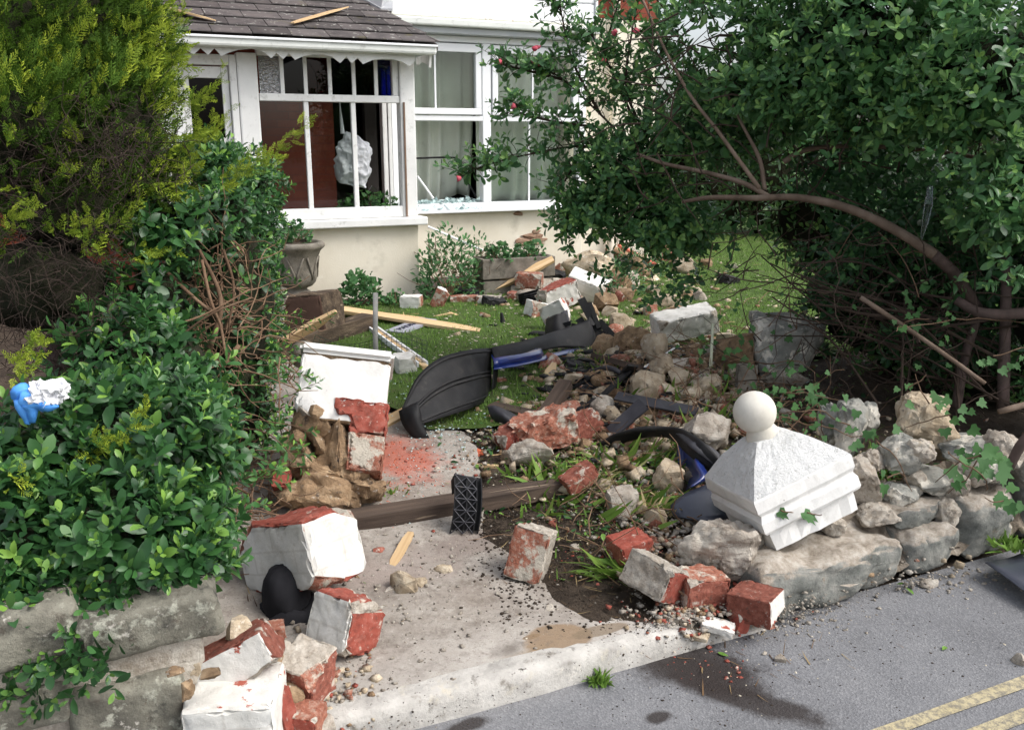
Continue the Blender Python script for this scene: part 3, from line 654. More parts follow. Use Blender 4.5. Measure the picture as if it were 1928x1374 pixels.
def unit(a): return a/np.maximum(np.linalg.norm(a, axis=-1, keepdims=True), 1e-9)
def npmesh(name, V, T, m, tint=None, smooth=False):
    me = bpy.data.meshes.new(name); nv, nf = len(V), len(T)
    me.vertices.add(nv); me.vertices.foreach_set('co', np.ascontiguousarray(V, dtype=np.float32).ravel())
    me.loops.add(nf*3); me.loops.foreach_set('vertex_index', np.ascontiguousarray(T, dtype=np.int32).ravel())
    me.polygons.add(nf); me.polygons.foreach_set('loop_start', np.arange(nf, dtype=np.int32)*3)
    if smooth: me.polygons.foreach_set('use_smooth', np.ones(nf, bool))
    me.update(calc_edges=True)
    if tint is not None: me.attributes.new('tint', 'FLOAT', 'POINT').data.foreach_set('value', np.ascontiguousarray(tint, dtype=np.float32))
    me.materials.append(m); return me
class Leaves:
    def __init__(s): s.p, s.d, s.n, s.s, s.t = [], [], [], [], []
    def add(s, p, d, n, sz, t): s.p.append(tuple(p)); s.d.append(tuple(d)); s.n.append(tuple(n)); s.s.append(sz); s.t.append(t)
    def arr(s): return [np.array(a, float) for a in (s.p, s.d, s.n, s.s, s.t)]
    def whorl(s, p, ax, sz, k, tb=.3, young=.35, spread=1.0, r=random):
        """a shoot tip: k leaves round an axis, older ones lower and wider, bright young ones at the tip"""
        ax = Vector(ax).normalized(); a = ax.cross(Vector((.31, .2, .93)));
        if a.length < .1: a = ax.cross(Vector((1, 0, 0)))
        a.normalize(); b = ax.cross(a); ph = r.uniform(0, 6.28)
        for i in range(k):
            f = i/max(k-1, 1); an = ph+i*2.4; rad = a*math.cos(an)+b*math.sin(an)
            op = (1.25-.85*f)*spread+r.uniform(-.15, .15)
            d = (ax*math.cos(op)+rad*math.sin(op)).normalized()
            nn = (ax*math.sin(op)-rad*math.cos(op)); nn = (nn+Vector((r.gauss(0, .18), r.gauss(0, .18), r.gauss(0, .18)))).normalized()
            z = sz*(1.05-.5*f)*r.uniform(.8, 1.15); t = tb+r.uniform(-.22, .22)
            if f > .7: t = tb+young+r.uniform(-.1, .3)
            s.add(Vector(p)+ax*(sz*.9*(f-.5)), d, nn, z, min(1, max(0, t)))
def bake(name, L, tpl, m, parent=None, nobj=0, label=None, cat=None, wj=.30):
    """turn leaves into geometry: the nobj largest in the picture as single leaves, the rest as one mesh"""
    P, D, N, S, T = L.arr(); D = unit(D); N = unit(N-D*np.sum(N*D, 1, keepdims=True)); X = np.cross(D, N)
    org = np.array(WL[parent.name]) if parent else np.zeros(3)
    tv, tt = tpl; W = rng.uniform(1-wj, 1+wj, len(P)); KZ = rng.uniform(-.4, 2.3, len(P)) if len(tv) > 5 else np.ones(len(P)); sel = np.zeros(len(P), bool)
    if nobj:
        rel = P-np.array(CAM); z = rel@np.array(FW); px = CX+FPX*(rel@np.array(RT))/z; py = CY-FPX*(rel@np.array(UP))/z
        sc = S/z*(.4+.6*np.abs(np.sum(N*unit(rel), 1))); sc[(px < 0) | (px > 1928) | (py < 0) | (py > 1374) | (np.sum(N*rel, 1) > 0)] = -1
        # front-most: at most one per small picture cell
        order = np.argsort(-sc); seen = {}
        for i in order:
            if sc[i] < 0 or sel.sum() >= nobj: break
            k = (int(px[i]//24), int(py[i]//24))
            if k in seen and z[i] > seen[k]+.06: continue
            seen[k] = min(seen.get(k, 99), z[i]); sel[i] = True
        vs = []
        for q in range(6):
            me = npmesh('leaf', tv*np.array([[1+.12*math.sin(q*2), 1, 1+.5*math.cos(q*3)]]), tt, m, np.full(len(tv), .05+.18*q), True); vs.append(me)
        for i in np.nonzero(sel)[0]:
            o = link('leaf', vs[int(min(5, max(0, round((T[i]-.05)/.18))))], parent)
            Mx = Matrix(((X[i, 0], D[i, 0], N[i, 0], 0), (X[i, 1], D[i, 1], N[i, 1], 0), (X[i, 2], D[i, 2], N[i, 2], 0), (0, 0, 0, 1)))
            Mx = Matrix.Translation(Vector(P[i]-org)) @ Mx @ Matrix.Diagonal((S[i]*W[i], S[i], S[i], 1)); o.matrix_basis = Mx
    k = ~sel; P, D, N, X, S, T, W, KZ = P[k], D[k], N[k], X[k], S[k], T[k], W[k], KZ[k]
    V = P[:, None]+S[:, None, None]*(tv[None, :, 0:1]*(X*W[:, None])[:, None]+tv[None, :, 1:2]*D[:, None]+tv[None, :, 2:3]*(N*KZ[:, None])[:, None])-org
    n = len(tv); TT = (tt[None]+(np.arange(len(P))*n)[:, None, None]).reshape(-1, 3)
    o = link(name, npmesh(name, V.reshape(-1, 3), TT, m, np.repeat(T, n), True), parent)
    WL[o.name] = Vector(org); o['kind'] = 'stuff'
    if label: tag(o, label, cat)
    return o
def shell(c, r, n, lo=.75, hi=1.05, r_=random, front=.65):
    """points in the outer shell of an ellipsoid (picture-right, away, up axes), mostly on the viewer's side and top"""
    out = []
    while len(out) < n:
        v = Vector((r_.gauss(0, 1), r_.gauss(0, 1), r_.gauss(0, 1))).normalized()
        if v.y > .25 and r_.random() < front: continue
        if v.z < -.6 and r_.random() < .6: continue
        k = r_.uniform(lo, hi)
        off = RT*(v.x*r[0]*k)+F0*(v.y*r[1]*k)+ZU*(v.z*r[2]*k)
        nv = (RT*(v.x/r[0])+F0*(v.y/r[1])+ZU*(v.z/r[2])).normalized()
        out.append((Vector(c)+off, nv))
    return out
def ell(px, py, d, rx, ry, rd): c = PD(px, py, d); s = d/FPX; return c, (rx*s, rd, ry*s)
def core(parent, name, els, k=.72, m=None):  # solid dark mass added inside foliage, standing in for its inner shade
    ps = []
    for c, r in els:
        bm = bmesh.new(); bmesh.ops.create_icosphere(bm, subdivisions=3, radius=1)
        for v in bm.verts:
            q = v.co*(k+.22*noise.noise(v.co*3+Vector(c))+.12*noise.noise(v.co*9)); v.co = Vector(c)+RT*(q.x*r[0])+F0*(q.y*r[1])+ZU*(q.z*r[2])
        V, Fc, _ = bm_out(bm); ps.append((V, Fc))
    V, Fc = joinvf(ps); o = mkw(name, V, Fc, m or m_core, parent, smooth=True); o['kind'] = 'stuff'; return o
def wander(p, d, ln, k=6, bend=.25, r_=random, up=0):
    pts = [Vector(p)]; d = Vector(d).normalized()
    for i in range(k):
        d = (d+Vector((r_.gauss(0, bend), r_.gauss(0, bend), r_.gauss(0, bend)+up))).normalized(); pts.append(pts[-1]+d*(ln/k))
    return pts
def taper(r0, r1, n): return [r0+(r1-r0)*i/(n-1) for i in range(n)]
def branch(name, pxs, r0, r1, m, parent, n=8):
    pts = smoothline([PD(*q) for q in pxs], 5); R = taper(r0, r1, len(pts)); R = [q*(1+.10*noise.noise(Vector(p)*14)) for q, p in zip(R, pts)]
    V, Fc = tube(pts, R, n); return mkw(name, V, Fc, m, parent, smooth=True), pts

# ------------------------------------------------------------------ left: broad-leaved hedge over the stone wall
R1 = random.Random(11)
hed = empty('broadleaf_hedge', (-.15, 2.35, .1)); tag(hed, 'glossy broad-leaved green hedge spilling over the grey stone wall', 'hedge')
HE = [ell(70, 1010, 2.20, 130, 130, .22), ell(230, 1000, 2.25, 150, 140, .22), ell(340, 1010, 2.32, 100, 110, .2), ell(90, 860, 2.35, 150, 120, .25), ell(250, 830, 2.5, 160, 140, .25),
      ell(360, 860, 2.65, 100, 120, .2), ell(240, 690, 2.75, 110, 120, .25), ell(340, 700, 2.9, 90, 110, .25), ell(300, 560, 3.0, 80, 90, .2), ell(330, 430, 3.1, 90, 80, .22), ell(410, 400, 3.5, 90, 110, .3),
      ell(455, 350, 4.3, 75, 70, .35), ell(480, 440, 4.5, 42, 110, .35), ell(486, 590, 4.6, 40, 130, .3), ell(455, 690, 4.2, 60, 90, .3), ell(430, 480, 3.9, 60, 120, .25), ell(395, 300, 3.6, 60, 40, .2), ell(60, 1130, 2.04, 90, 60, .1), ell(380, 1050, 2.25, 50, 70, .12), ell(420, 560, 3.75, 105, 170, .3), ell(440, 760, 3.9, 70, 120, .25)]
wts = [150, 190, 120, 150, 190, 120, 130, 110, 80, 90, 150, 230, 260, 260, 170, 90, 70, 60, 50, 230, 150]
L = Leaves()
for (c, r), k in zip(HE, wts):
    s0 = .058 if dep(c) < 3.2 else .048
    for p, n in shell(c, r, int(k*1.1), .62, 1.12, R1):
        q = CAM-p; px_ = CX+FPX*(p-CAM).dot(RT)/dep(p); py_ = CY-FPX*(p-CAM).dot(UP)/dep(p)
        if dep(p) < 3.3 and ((px_-405)/75)**2+((py_-560)/115)**2 < 1 and R1.random() < .85: continue      # the bare brown hollow
        ax = (n+ZU*.55+Vector((R1.gauss(0, .35), R1.gauss(0, .35), R1.gauss(0, .3)))).normalized()
        L.whorl(p, ax, s0*R1.uniform(.55, 1.25), R1.choice((6, 7, 8, 9)), R1.uniform(.05, .48), R1.choice((.05, .3, .5)), 1.0, R1)
    for p, n in shell(c, r, int(k*.5), .25, .7, R1, .3):
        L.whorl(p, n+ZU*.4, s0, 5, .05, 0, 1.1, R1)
for (px, py, d, k) in [(110, 1235, 1.96, 7), (150, 1270, 1.95, 8), (60, 1220, 1.97, 6), (180, 1240, 1.96, 4), (130, 1200, 1.99, 6), (215, 1270, 1.95, 2), (20, 1240, 1.97, 9), (95, 1180, 2.0, 9), (40, 1170, 2.0, 12), (10, 1290, 1.95, 8), (60, 1280, 1.95, 7), (150, 1185, 1.99, 8), (210, 1165, 2.02, 7), (20, 1130, 2.02, 12), (90, 1310, 1.94, 5), (300, 1115, 2.08, 4), (250, 1135, 2.06, 4), (180, 1150, 2.04, 5)]:   # trailing shoots down the wall
    for i in range(k): L.whorl(PD(px+R1.gauss(0, 22), py+R1.gauss(0, 26), d+R1.gauss(0, .015)), -F0*.7+ZU*R1.uniform(-.2, .6)+RT*R1.gauss(0, .4), .040, 6, .25, .35, 1, R1)
bake('foliage', L, TP_PRIVET, m_privet, hed, 300)
core(hed, 'dark_core', HE[:9]+HE[9:14], .55); core(hed, 'dark_core', HE[19:], .85)
# bare stems showing in the hollow and along the foot of the hedge
for pxs, r0, r1 in [([(350, 750, 3.0), (400, 640, 3.05), (415, 560, 3.05), (375, 470, 3.05)], .013, .006), ([(300, 500, 2.98), (370, 565, 2.98), (410, 600, 3.0), (425, 670, 3.0)], .007, .005), ([(450, 650, 3.05), (400, 720, 3.0), (370, 790, 2.95)], .008, .005),
                    ([(330, 640, 2.92), (400, 590, 2.9), (475, 560, 2.95)], .004, .003), ([(335, 610, 2.9), (390, 590, 2.92), (470, 545, 2.95)], .004, .003), ([(380, 490, 3.0), (395, 560, 2.98), (410, 600, 2.98)], .006, .005), ([(440, 860, 2.9), (400, 930, 2.85), (370, 990, 2.8), (330, 1060, 2.7)], .006, .004),
                    ([(395, 840, 2.75), (420, 900, 2.8), (470, 930, 3.0)], .005, .003), ([(540, 880, 3.2), (470, 890, 3.1), (380, 920, 2.9)], .005, .003), ([(420, 470, 3.1), (440, 540, 3.1), (430, 620, 3.1)], .006, .004)]:
    branch('stem', pxs, r0, r1, m_twig, hed, 7)
ps = []
for i in range(150):
    c = PD(R1.gauss(405, 40), R1.gauss(590, 85), 3.1+R1.random()*.25); ps.append(tube(wander(c, Vector((R1.gauss(0, 1), R1.gauss(0, 1), R1.gauss(0, 1))), R1.uniform(.1, .3), 4, .3, R1), taper(.0030, .0012, 5), 4, False))
for i in range(120):
    q = G(R1.uniform(350, 560), R1.uniform(870, 1010)); ps.append(tube(wander(q+ZU*R1.uniform(.01, .12), Vector((R1.gauss(0, 1), R1.gauss(0, 1), R1.gauss(0, .35))), R1.uniform(.1, .35), 4, .25, R1), taper(.0030, .0012, 5), 4, False))
for i in range(160):
    c = PD(R1.uniform(430, 550), R1.uniform(560, 860), 4.3+R1.random()*.4); ps.append(tube(wander(c, Vector((R1.gauss(0, 1), R1.gauss(0, 1), R1.gauss(0, 1))), R1.uniform(.1, .3), 4, .3, R1), taper(.0035, .0015, 5), 4, False))
V, Fc = joinvf(ps); o = mkw('twigs', V, Fc, m_twig, hed); o['kind'] = 'stuff'
# thin straggling shoots at the path side
L = Leaves(); ps = []
for (px, py, d, dx, dz, ln) in [(450, 700, 3.4, 1, .5, .22), (470, 680, 3.6, 1, -.1, .25), (430, 800, 3.1, 1, .2, .3), (440, 860, 3.1, 1, .1, .3), (420, 920, 3.0, 1, .4, .25), (480, 640, 3.8, 1, .2, .2), (500, 780, 3.7, .7, .5, .2), (450, 760, 3.5, 1, -.2, .28), (460, 900, 3.1, 1, .5, .2), (500, 860, 3.4, .6, .4, .15), (520, 520, 4.4, 1, .3, .15), (470, 830, 3.3, .8, .6, .2), (410, 980, 2.9, .8, .2, .2), (520, 700, 4.2, .8, .1, .2), (515, 630, 4.3, .8, -.2, .2), (530, 830, 3.7, .3, .6, .12)]:
    for j in range(2):
        pts = wander(PD(px+R1.gauss(0, 18), py+R1.gauss(0, 18), d), RT*dx+ZU*dz-F0*R1.uniform(-.3, .5), ln, 5, .16, R1); ps.append(tube(pts, taper(.003, .001, 6), 4, False))
        for i, p in enumerate(pts[1:]): L.whorl(p, pts[i+1]-pts[i]+ZU*.02, .040, 3 if i < 4 else 6, .5, .35, 1.0, R1)
bake('shoot_leaves', L, TP_PRIVET, m_privet, hed)
V, Fc = joinvf(ps); o = mkw('shoots', V, Fc, m_twig, hed); o['kind'] = 'stuff'

# ------------------------------------------------------------------ left: golden conifer
R2 = random.Random(5)
con = empty('golden_conifer', (-1.0, 3.3, .1)); tag(con, 'tall golden-green conifer with brown bare patches beside the porch', 'conifer')
def spray_tpl(seed):
    r = random.Random(seed); V, T = [], []
    def shoot(a, b, w_):
        a, b = Vector(a), Vector(b); d = b-a; x = d.cross(Vector((0, 0, 1)));
        if x.length < 1e-6: x = Vector((1, 0, 0))
        x = x.normalized()*w_; z = Vector((0, 0, w_)); n0 = len(V); m_ = a+d*.55
        V.extend([tuple(a), tuple(m_+x), tuple(m_-x), tuple(b), tuple(m_+z), tuple(m_-z)]); T.extend([(n0, n0+1, n0+3), (n0, n0+3, n0+2), (n0, n0+4, n0+3), (n0, n0+3, n0+5)])
    sec = [Vector((0, 0, 0))]
    for i in range(8): sec.append(sec[-1]+Vector((r.gauss(0, .018), .125, r.gauss(0, .02))))
    for i in range(8): shoot(sec[i], sec[i+1]+(sec[i+1]-sec[i])*.3, .016)
    for i in range(1, 8):
        for sgn in (-1, 1):
            l = (.34-.028*i)*r.uniform(.6, 1.15); d = Vector((sgn*.75, .75, r.gauss(0, .25))).normalized(); e = sec[i]+d*l; shoot(sec[i], e, .02)
            for q in (.45, .75):
                for s2 in (-1, 1):
                    if r.random() < .7: d2 = (d+Vector((s2*.5, .45, r.gauss(0, .2)))).normalized(); shoot(sec[i]+d*l*q, sec[i]+d*l*q+d2*l*.42, .017)
    return np.array(V), np.array(T)
SPR = [spray_tpl(i) for i in range(4)]
CE = [ell(125, 60, 3.10, 190, 170, .5), ell(60, 250, 2.85, 150, 150, .4), ell(200, 230, 3.05, 125, 140, .4), ell(240, 110, 3.2, 70, 140, .3), ell(130, 400, 2.9, 150, 110, .3), ell(265, 330, 3.05, 70, 75, .25), ell(40, 80, 2.9, 120, 160, .4)]
cw = [700, 520, 430, 330, 260, 230, 330]
Ls = [Leaves() for _ in SPR]
for (c, r), k in zip(CE, cw):
    for p, n in shell(c, r, int(k*1.9), .72, 1.08, R2, .75):
        px_ = CX+FPX*(p-CAM).dot(RT)/dep(p); py_ = CY-FPX*(p-CAM).dot(UP)/dep(p)
        dead = ((px_-200)/120)**2+((py_-270)/75)**2 < 1 or py_ > 370 or (px_ < 70 and py_ > 230)
        if dead and R2.random() < (.5 if py_ < 370 else .7): continue
        ax = (n*.75+ZU*R2.uniform(.1, 1.0)+Vector((R2.gauss(0, .3), R2.gauss(0, .3), R2.gauss(0, .2)))).normalized()
        nn = (n+Vector((R2.gauss(0, .5), R2.gauss(0, .5), R2.gauss(0, .5)))).normalized()
        out = R2.random(); sz = R2.uniform(.045, .095)
        R2.choice(Ls).add(p, ax, nn, sz, max(0, min(1, (R2.gauss(.40, .13) if R2.random() < (.80 if px_ < 150 else .70 if px_ < 240 else .42) else R2.gauss(.85, .12))-(.2 if dead else 0))))  # fewer bright sprays to the left: the dimmer side is in the tint
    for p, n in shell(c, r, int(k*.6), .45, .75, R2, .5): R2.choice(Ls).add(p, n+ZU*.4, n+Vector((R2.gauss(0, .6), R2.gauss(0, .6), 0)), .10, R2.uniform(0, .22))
# long bright shoots reaching out to the right and a few in the hedge
for (px, py, d, px2, py2, k) in [(330, 250, 3.0, 415, 140, 9), (330, 300, 3.0, 435, 200, 9), (340, 340, 3.0, 425, 230, 9), (400, 370, 3.05, 575, 240, 16), (400, 350, 3.0, 520, 300, 12), (330, 200, 3.05, 400, 170, 7), (300, 100, 3.1, 345, 20, 6), (300, 180, 3.1, 345, 90, 7), (320, 270, 3.0, 395, 250, 9), (150, 480, 2.65, 180, 400, 7), (180, 470, 2.65, 240, 400, 7), (100, 450, 2.6, 140, 410, 6), (20, 430, 2.55, 60, 380, 8), (10, 440, 2.55, 30, 400, 6), (150, 870, 2.3, 200, 810, 9), (190, 850, 2.3, 270, 790, 10), (10, 700, 2.4, 70, 640, 8), (30, 650, 2.45, 50, 700, 8), (10, 925, 2.15, 45, 895, 4), (60, 660, 2.45, 90, 650, 5), (250, 480, 2.8, 330, 470, 6), (90, 220, 2.8, 60, 130, 9), (140, 330, 2.75, 130, 230, 9), (60, 250, 2.75, 20, 200, 8), (170, 250, 2.85, 175, 170, 7)]:
    a, b = PD(px, py, d), PD(px2, py2, d-.12)
    for i in range(k*2):
        f = R2.random()**.8; p = a.lerp(b, f)+Vector((R2.gauss(0, .012), R2.gauss(0, .012), R2.gauss(0, .012))); ax = ((b-a).normalized()+Vector((R2.gauss(0, .35), R2.gauss(0, .35), R2.gauss(0, .35)))).normalized()
        R2.choice(Ls).add(p, ax, Vector((R2.gauss(0, .6), -1, R2.gauss(0, .6))), R2.uniform(.045, .075)*(1.1-.4*f), min(1, R2.uniform(.65, 1)))
for i, (l, tp) in enumerate(zip(Ls, SPR)): bake('foliage', l, tp, m_conif, con)
CEL = CE+[ell(90, 540, 2.85, 150, 130, .3)]
core(con, 'dark_core', CEL, .66)
ps = []
for i in range(1100):
    px, py = (R2.gauss(190, 75), R2.gauss(290, 45)) if R2.random() < .35 else (R2.uniform(-20, 230), R2.uniform(400, 700)) if R2.random() < .7 else (R2.uniform(-10, 90), R2.uniform(270, 400))
    c = PD(px, py, R2.uniform(2.52, 2.78)+(.0 if py > 400 else .05)); ps.append(tube(wander(c, Vector((R2.gauss(0, 1), R2.gauss(0, .6), R2.gauss(.2, .8))), R2.uniform(.05, .2), 4, .5, R2), taper(.0015, .0006, 5), 3, False))
V, Fc = joinvf(ps); o = mkw('dead_twigs', V, Fc, m_dead, con); o['kind'] = 'stuff'
V, Fc = tube([PD(110, 900, 3.2), PD(120, 400, 3.2), PD(140, -100, 3.25)], [.05, .045, .03], 8); mkw('trunk', V, Fc, m_darkbark, con, smooth=True)

# ------------------------------------------------------------------ right: the big flowering shrub
R3 = random.Random(21)
shb = empty('flowering_shrub', (4.1, 2.95, .3)); tag(shb, 'large spreading evergreen shrub with pink flower buds arching across the garden', 'shrub')
SE = [ell(1620, 90, 4.3, 270, 170, .55), ell(1850, 160, 3.9, 170, 200, .5), ell(1400, 60, 4.7, 170, 130, .5), ell(1500, 170, 4.5, 190, 95, .45), ell(1720, 190, 4.1, 190, 95, .45), ell(1330, 230, 4.9, 110, 120, .4), ell(1180, 330, 5.2, 95, 80, .35),
      ell(1260, 420, 5.1, 95, 60, .3), ell(1290, 110, 5.0, 90, 110, .35), ell(1700, -60, 4.2, 300, 130, .6), ell(1870, 400, 3.9, 90, 80, .3), ell(1120, 400, 5.2, 60, 60, .25), ell(1420, 250, 5.2, 110, 60, .2), ell(1830, 520, 5.0, 210, 150, .3), ell(1620, 420, 5.3, 170, 110, .3), ell(1800, 660, 5.2, 180, 90, .25), ell(1720, 580, 4.95, 200, 120, .2), ell(2090, 300, 4.0, 180, 330, .5), ell(2060, 640, 4.1, 140, 170, .3), ell(1900, 700, 4.7, 120, 80, .2)]  # the two masses past the right frame edge are added to block light
sw = [620, 520, 400, 440, 440, 280, 300, 280, 210, 340, 120, 130, 170, 420, 380, 260, 300, 420, 220, 160]
L = Leaves()
def clear_sky(px_, py_): return ((px_-1335)/80)**2+((py_-85)/58)**2 < 1 or ((px_-1262)/22)**2+((py_-160)/60)**2 < 1
for (c, r), k in zip(SE, sw):
    for p, n in shell(c, r, k, .62, 1.10, R3, .6):
        px_ = CX+FPX*(p-CAM).dot(RT)/dep(p); py_ = CY-FPX*(p-CAM).dot(UP)/dep(p)
        if clear_sky(px_, py_) and R3.random() < .75: continue
        ax = (n*.8+ZU*.55+Vector((R3.gauss(0, .45), R3.gauss(0, .45), R3.gauss(0, .35)))).normalized()
        L.whorl(p, ax, R3.uniform(.050, .074), R3.choice((6, 7, 8, 9)), R3.uniform(.25, .72), R3.choice((.05, .25, .4)), 1.0, R3)
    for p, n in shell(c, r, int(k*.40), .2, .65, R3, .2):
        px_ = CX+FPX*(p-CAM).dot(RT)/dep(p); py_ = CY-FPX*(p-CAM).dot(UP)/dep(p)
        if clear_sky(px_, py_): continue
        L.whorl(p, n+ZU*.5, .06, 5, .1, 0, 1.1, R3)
# leafy branches in front of the bay window
twg = []; FLOW = []
BR = [([(1290, 300, 5.0), (1220, 300, 5.1), (1130, 215, 5.2), (1060, 150, 5.3), (1000, 120, 5.35)], 30), ([(1290, 310, 5.0), (1200, 290, 5.1), (1100, 275, 5.2), (1000, 290, 5.25), (920, 310, 5.3), (865, 335, 5.3)], 40), ([(1130, 215, 5.2), (1080, 120, 5.2), (1060, 40, 5.2), (1050, -20, 5.2)], 26),
      ([(1200, 240, 5.1), (1150, 130, 5.1), (1110, 60, 5.1)], 24), ([(1130, 240, 5.2), (1050, 230, 5.2), (985, 215, 5.25), (960, 200, 5.3)], 22), ([(1060, 150, 5.3), (980, 130, 5.3), (935, 120, 5.3)], 16), ([(1220, 260, 5.0), (1180, 170, 5.0), (1190, 60, 5.0), (1210, -30, 5.0)], 26), ([(1100, 275, 5.2), (1070, 330, 5.2), (1050, 360, 5.2)], 14), ([(1250, 330, 5.0), (1160, 370, 5.1), (1080, 400, 5.1), (1070, 440, 5.1)], 26), ([(1130, 120, 5.2), (1160, 20, 5.2), (1170, -30, 5.2)], 14)]
for pxs, k in BR:
    pts = smoothline([PD(*q) for q in pxs], 8); twg.append(tube(pts, taper(.010, .003, len(pts)), 5, False))
    for i in range(int(k*2.8)):
        f = R3.random()**.75; j = min(int(f*(len(pts)-1)), len(pts)-2); b = pts[j]; d = (pts[j+1]-pts[j]).normalized()
        sd_ = (d*.4+RT*R3.gauss(0, .8)+ZU*R3.gauss(.35, .6)+F0*R3.gauss(-.2, .6)).normalized(); e = b+sd_*R3.uniform(.04, .16)
        twg.append(tube([b, b.lerp(e, .5)+ZU*.01, e], [.0022, .0018, .001], 4, False))
        L.whorl(e, sd_+ZU*.3, R3.uniform(.050, .072), R3.choice((5, 6, 7)), R3.uniform(.25, .65), .3, 1.0, R3)
# low leafy drooping bits left of the trunk
for (px, py, d, sp, k) in [(1150, 440, 5.3, 40, 26), (1250, 470, 5.2, 55, 40), (1330, 450, 5.1, 50, 26), (1200, 500, 5.4, 40, 18), (1240, 560, 5.3, 26, 14), (1300, 520, 5.2, 30, 10), (1600, 270, 4.2, 60, 20), (1790, 540, 4.0, 26, 10), (1880, 330, 3.6, 40, 24), (1760, 300, 4.1, 50, 12), (1900, 520, 3.7, 30, 10)]:
    for i in range(k):
        p = PD(px+R3.gauss(0, sp), py+R3.gauss(0, sp*.7), d+R3.gauss(0, .12)); L.whorl(p, RT*R3.gauss(0, .6)+ZU*R3.gauss(.3, .5)-F0*.5, R3.uniform(.045, .062), R3.choice((5, 6, 7)), R3.uniform(.15, .5), .35, 1.0, R3)
for (c, r), k in zip([ell(1640, 330, 4.75, 150, 90, .2), ell(1800, 430, 4.6, 150, 120, .2), ell(1880, 570, 4.5, 90, 130, .2), ell(1650, 500, 4.8, 140, 110, .2), ell(1780, 640, 4.55, 120, 80, .15), ell(1560, 600, 4.9, 70, 70, .15)], (330, 360, 220, 260, 160, 60)):
    for p, n in shell(c, r, k, .5, 1.1, R3, .7): L.whorl(p, n+ZU*.3-F0*.3, R3.uniform(.045, .068), R3.choice((5, 6, 7)), R3.uniform(0, .28), R3.choice((0, .1, .3)), 1.1, R3)  # added leaves tinted dark: shade under the crown is put into the tint
bake('foliage', L, TP_PRIVET, m_escal, shb, 300)
core(shb, 'dark_core', [SE[0], SE[1], SE[3], SE[4], SE[9]], .45); core(shb, 'dark_core', SE[13:], .85)
# limbs read off the picture
BB = lambda pxs, r0, r1, m=m_bark: branch('branch', pxs, r0, r1, m, shb, 9)
BB([(1760, 480, 4.0), (1680, 430, 4.05), (1590, 390, 4.1), (1500, 372, 4.15), (1420, 373, 4.2), (1340, 372, 4.3), (1285, 380, 4.4)], .025, .009)
BB([(1450, 372, 4.18), (1400, 345, 4.25), (1330, 325, 4.4), (1250, 308, 4.6), (1200, 290, 4.8)], .014, .008)
BB([(1430, 355, 4.2), (1390, 300, 4.25), (1350, 245, 4.3), (1300, 180, 4.4), (1250, 90, 4.5), (1210, 0, 4.6)], .011, .006)
BB([(1440, 358, 4.2), (1430, 300, 4.25), (1400, 240, 4.3), (1370, 180, 4.35)], .012, .006); BB([(1475, 305, 4.55), (1520, 282, 4.5), (1620, 275, 4.45), (1760, 285, 4.4)], .015, .010)
BB([(1758, 479, 4.0), (1800, 520, 4.1), (1850, 600, 4.3)], .025, .03, m_darkbark); BB([(1800, 565, 4.05), (1850, 590, 4.0), (1940, 590, 3.95)], .022, .026, m_darkbark)
BB([(1895, 470, 4.1), (1893, 600, 4.1), (1888, 770, 4.1)], .022, .027, m_darkbark); BB([(1840, 600, 4.2), (1815, 680, 4.2), (1800, 770, 4.2)], .020, .024, m_darkbark); BB([(1620, 560, 4.0), (1740, 640, 3.9), (1855, 722, 3.8)], .011, .009)
BB([(1900, 880, 3.4), (1928, 830, 3.35), (1980, 780, 3.3)], .018, .02, m_darkbark); BB([(1880, 775, 3.6), (1990, 745, 3.6)], .012, .014, m_bark); BB([(1760, 285, 4.4), (1850, 300, 4.3), (1980, 330, 4.2)], .010, .014)
for i in range(34):     # thicket of thin stems under the crown
    a = (R3.uniform(1430, 1740), R3.uniform(470, 650), R3.uniform(4.2, 4.9)); b = (R3.uniform(1650, 1930), R3.uniform(560, 790), R3.uniform(3.9, 4.5))
    m_ = ((a[0]+b[0])/2+R3.gauss(0, 30), (a[1]+b[1])/2+R3.gauss(-10, 30), (a[2]+b[2])/2+R3.gauss(0, .1))
    pts = smoothline([PD(*a), PD(*m_), PD(*b)], 5); twg.append(tube(pts, taper(.0035, .009*R3.uniform(.5, 1), len(pts)), 5, False))
for i in range(360):
    p = PD(1330+600*R3.random()**.55, R3.uniform(440, 770), R3.uniform(4.0, 5.0)); twg.append(tube(wander(p, RT*R3.gauss(-.3, 1)+ZU*R3.gauss(0, .8)+F0*R3.gauss(0, .4), R3.uniform(.12, .5), 5, .28, R3), taper(.0035, .0012, 6), 4, False))
for i in range(260):
    p = PD(R3.uniform(1200, 1900), R3.uniform(0, 380), R3.uniform(4.2, 5.1)); twg.append(tube(wander(p, RT*R3.gauss(-.3, 1)+ZU*R3.gauss(.4, .8), R3.uniform(.15, .5), 5, .2, R3), taper(.005, .0015, 6), 4, False))
V, Fc = joinvf(twg); o = mkw('twigs', V, Fc, M('dark_twig', [(.03, .021, .016), (.065, .045, .033)], 14, .9, 0, vary=.2), shb); o['kind'] = 'stuff'
m_pink = M('pink_bud', [(.55, .05, .09), (.68, .16, .20)], 30, .6, 0, vary=.2)
for (px, py, d) in [(1003, 95, 5.28), (1008, 92, 5.28), (1002, 118, 5.3), (941, 122, 5.28), (965, 205, 5.24), (862, 342, 5.28), (1193, 63, 4.98), (1153, 66, 5.0), (1132, 118, 5.08), (1009, 122, 5.3)]:
    p = PD(px, py, d-.06); V, Fc, _ = rock((.03, .03, .034), px, .12, 14, 1); mkl('bud', V, Fc, m_pink, shb, p-WL[shb.name], (R3.random(), R3.random(), 0), smooth=True)

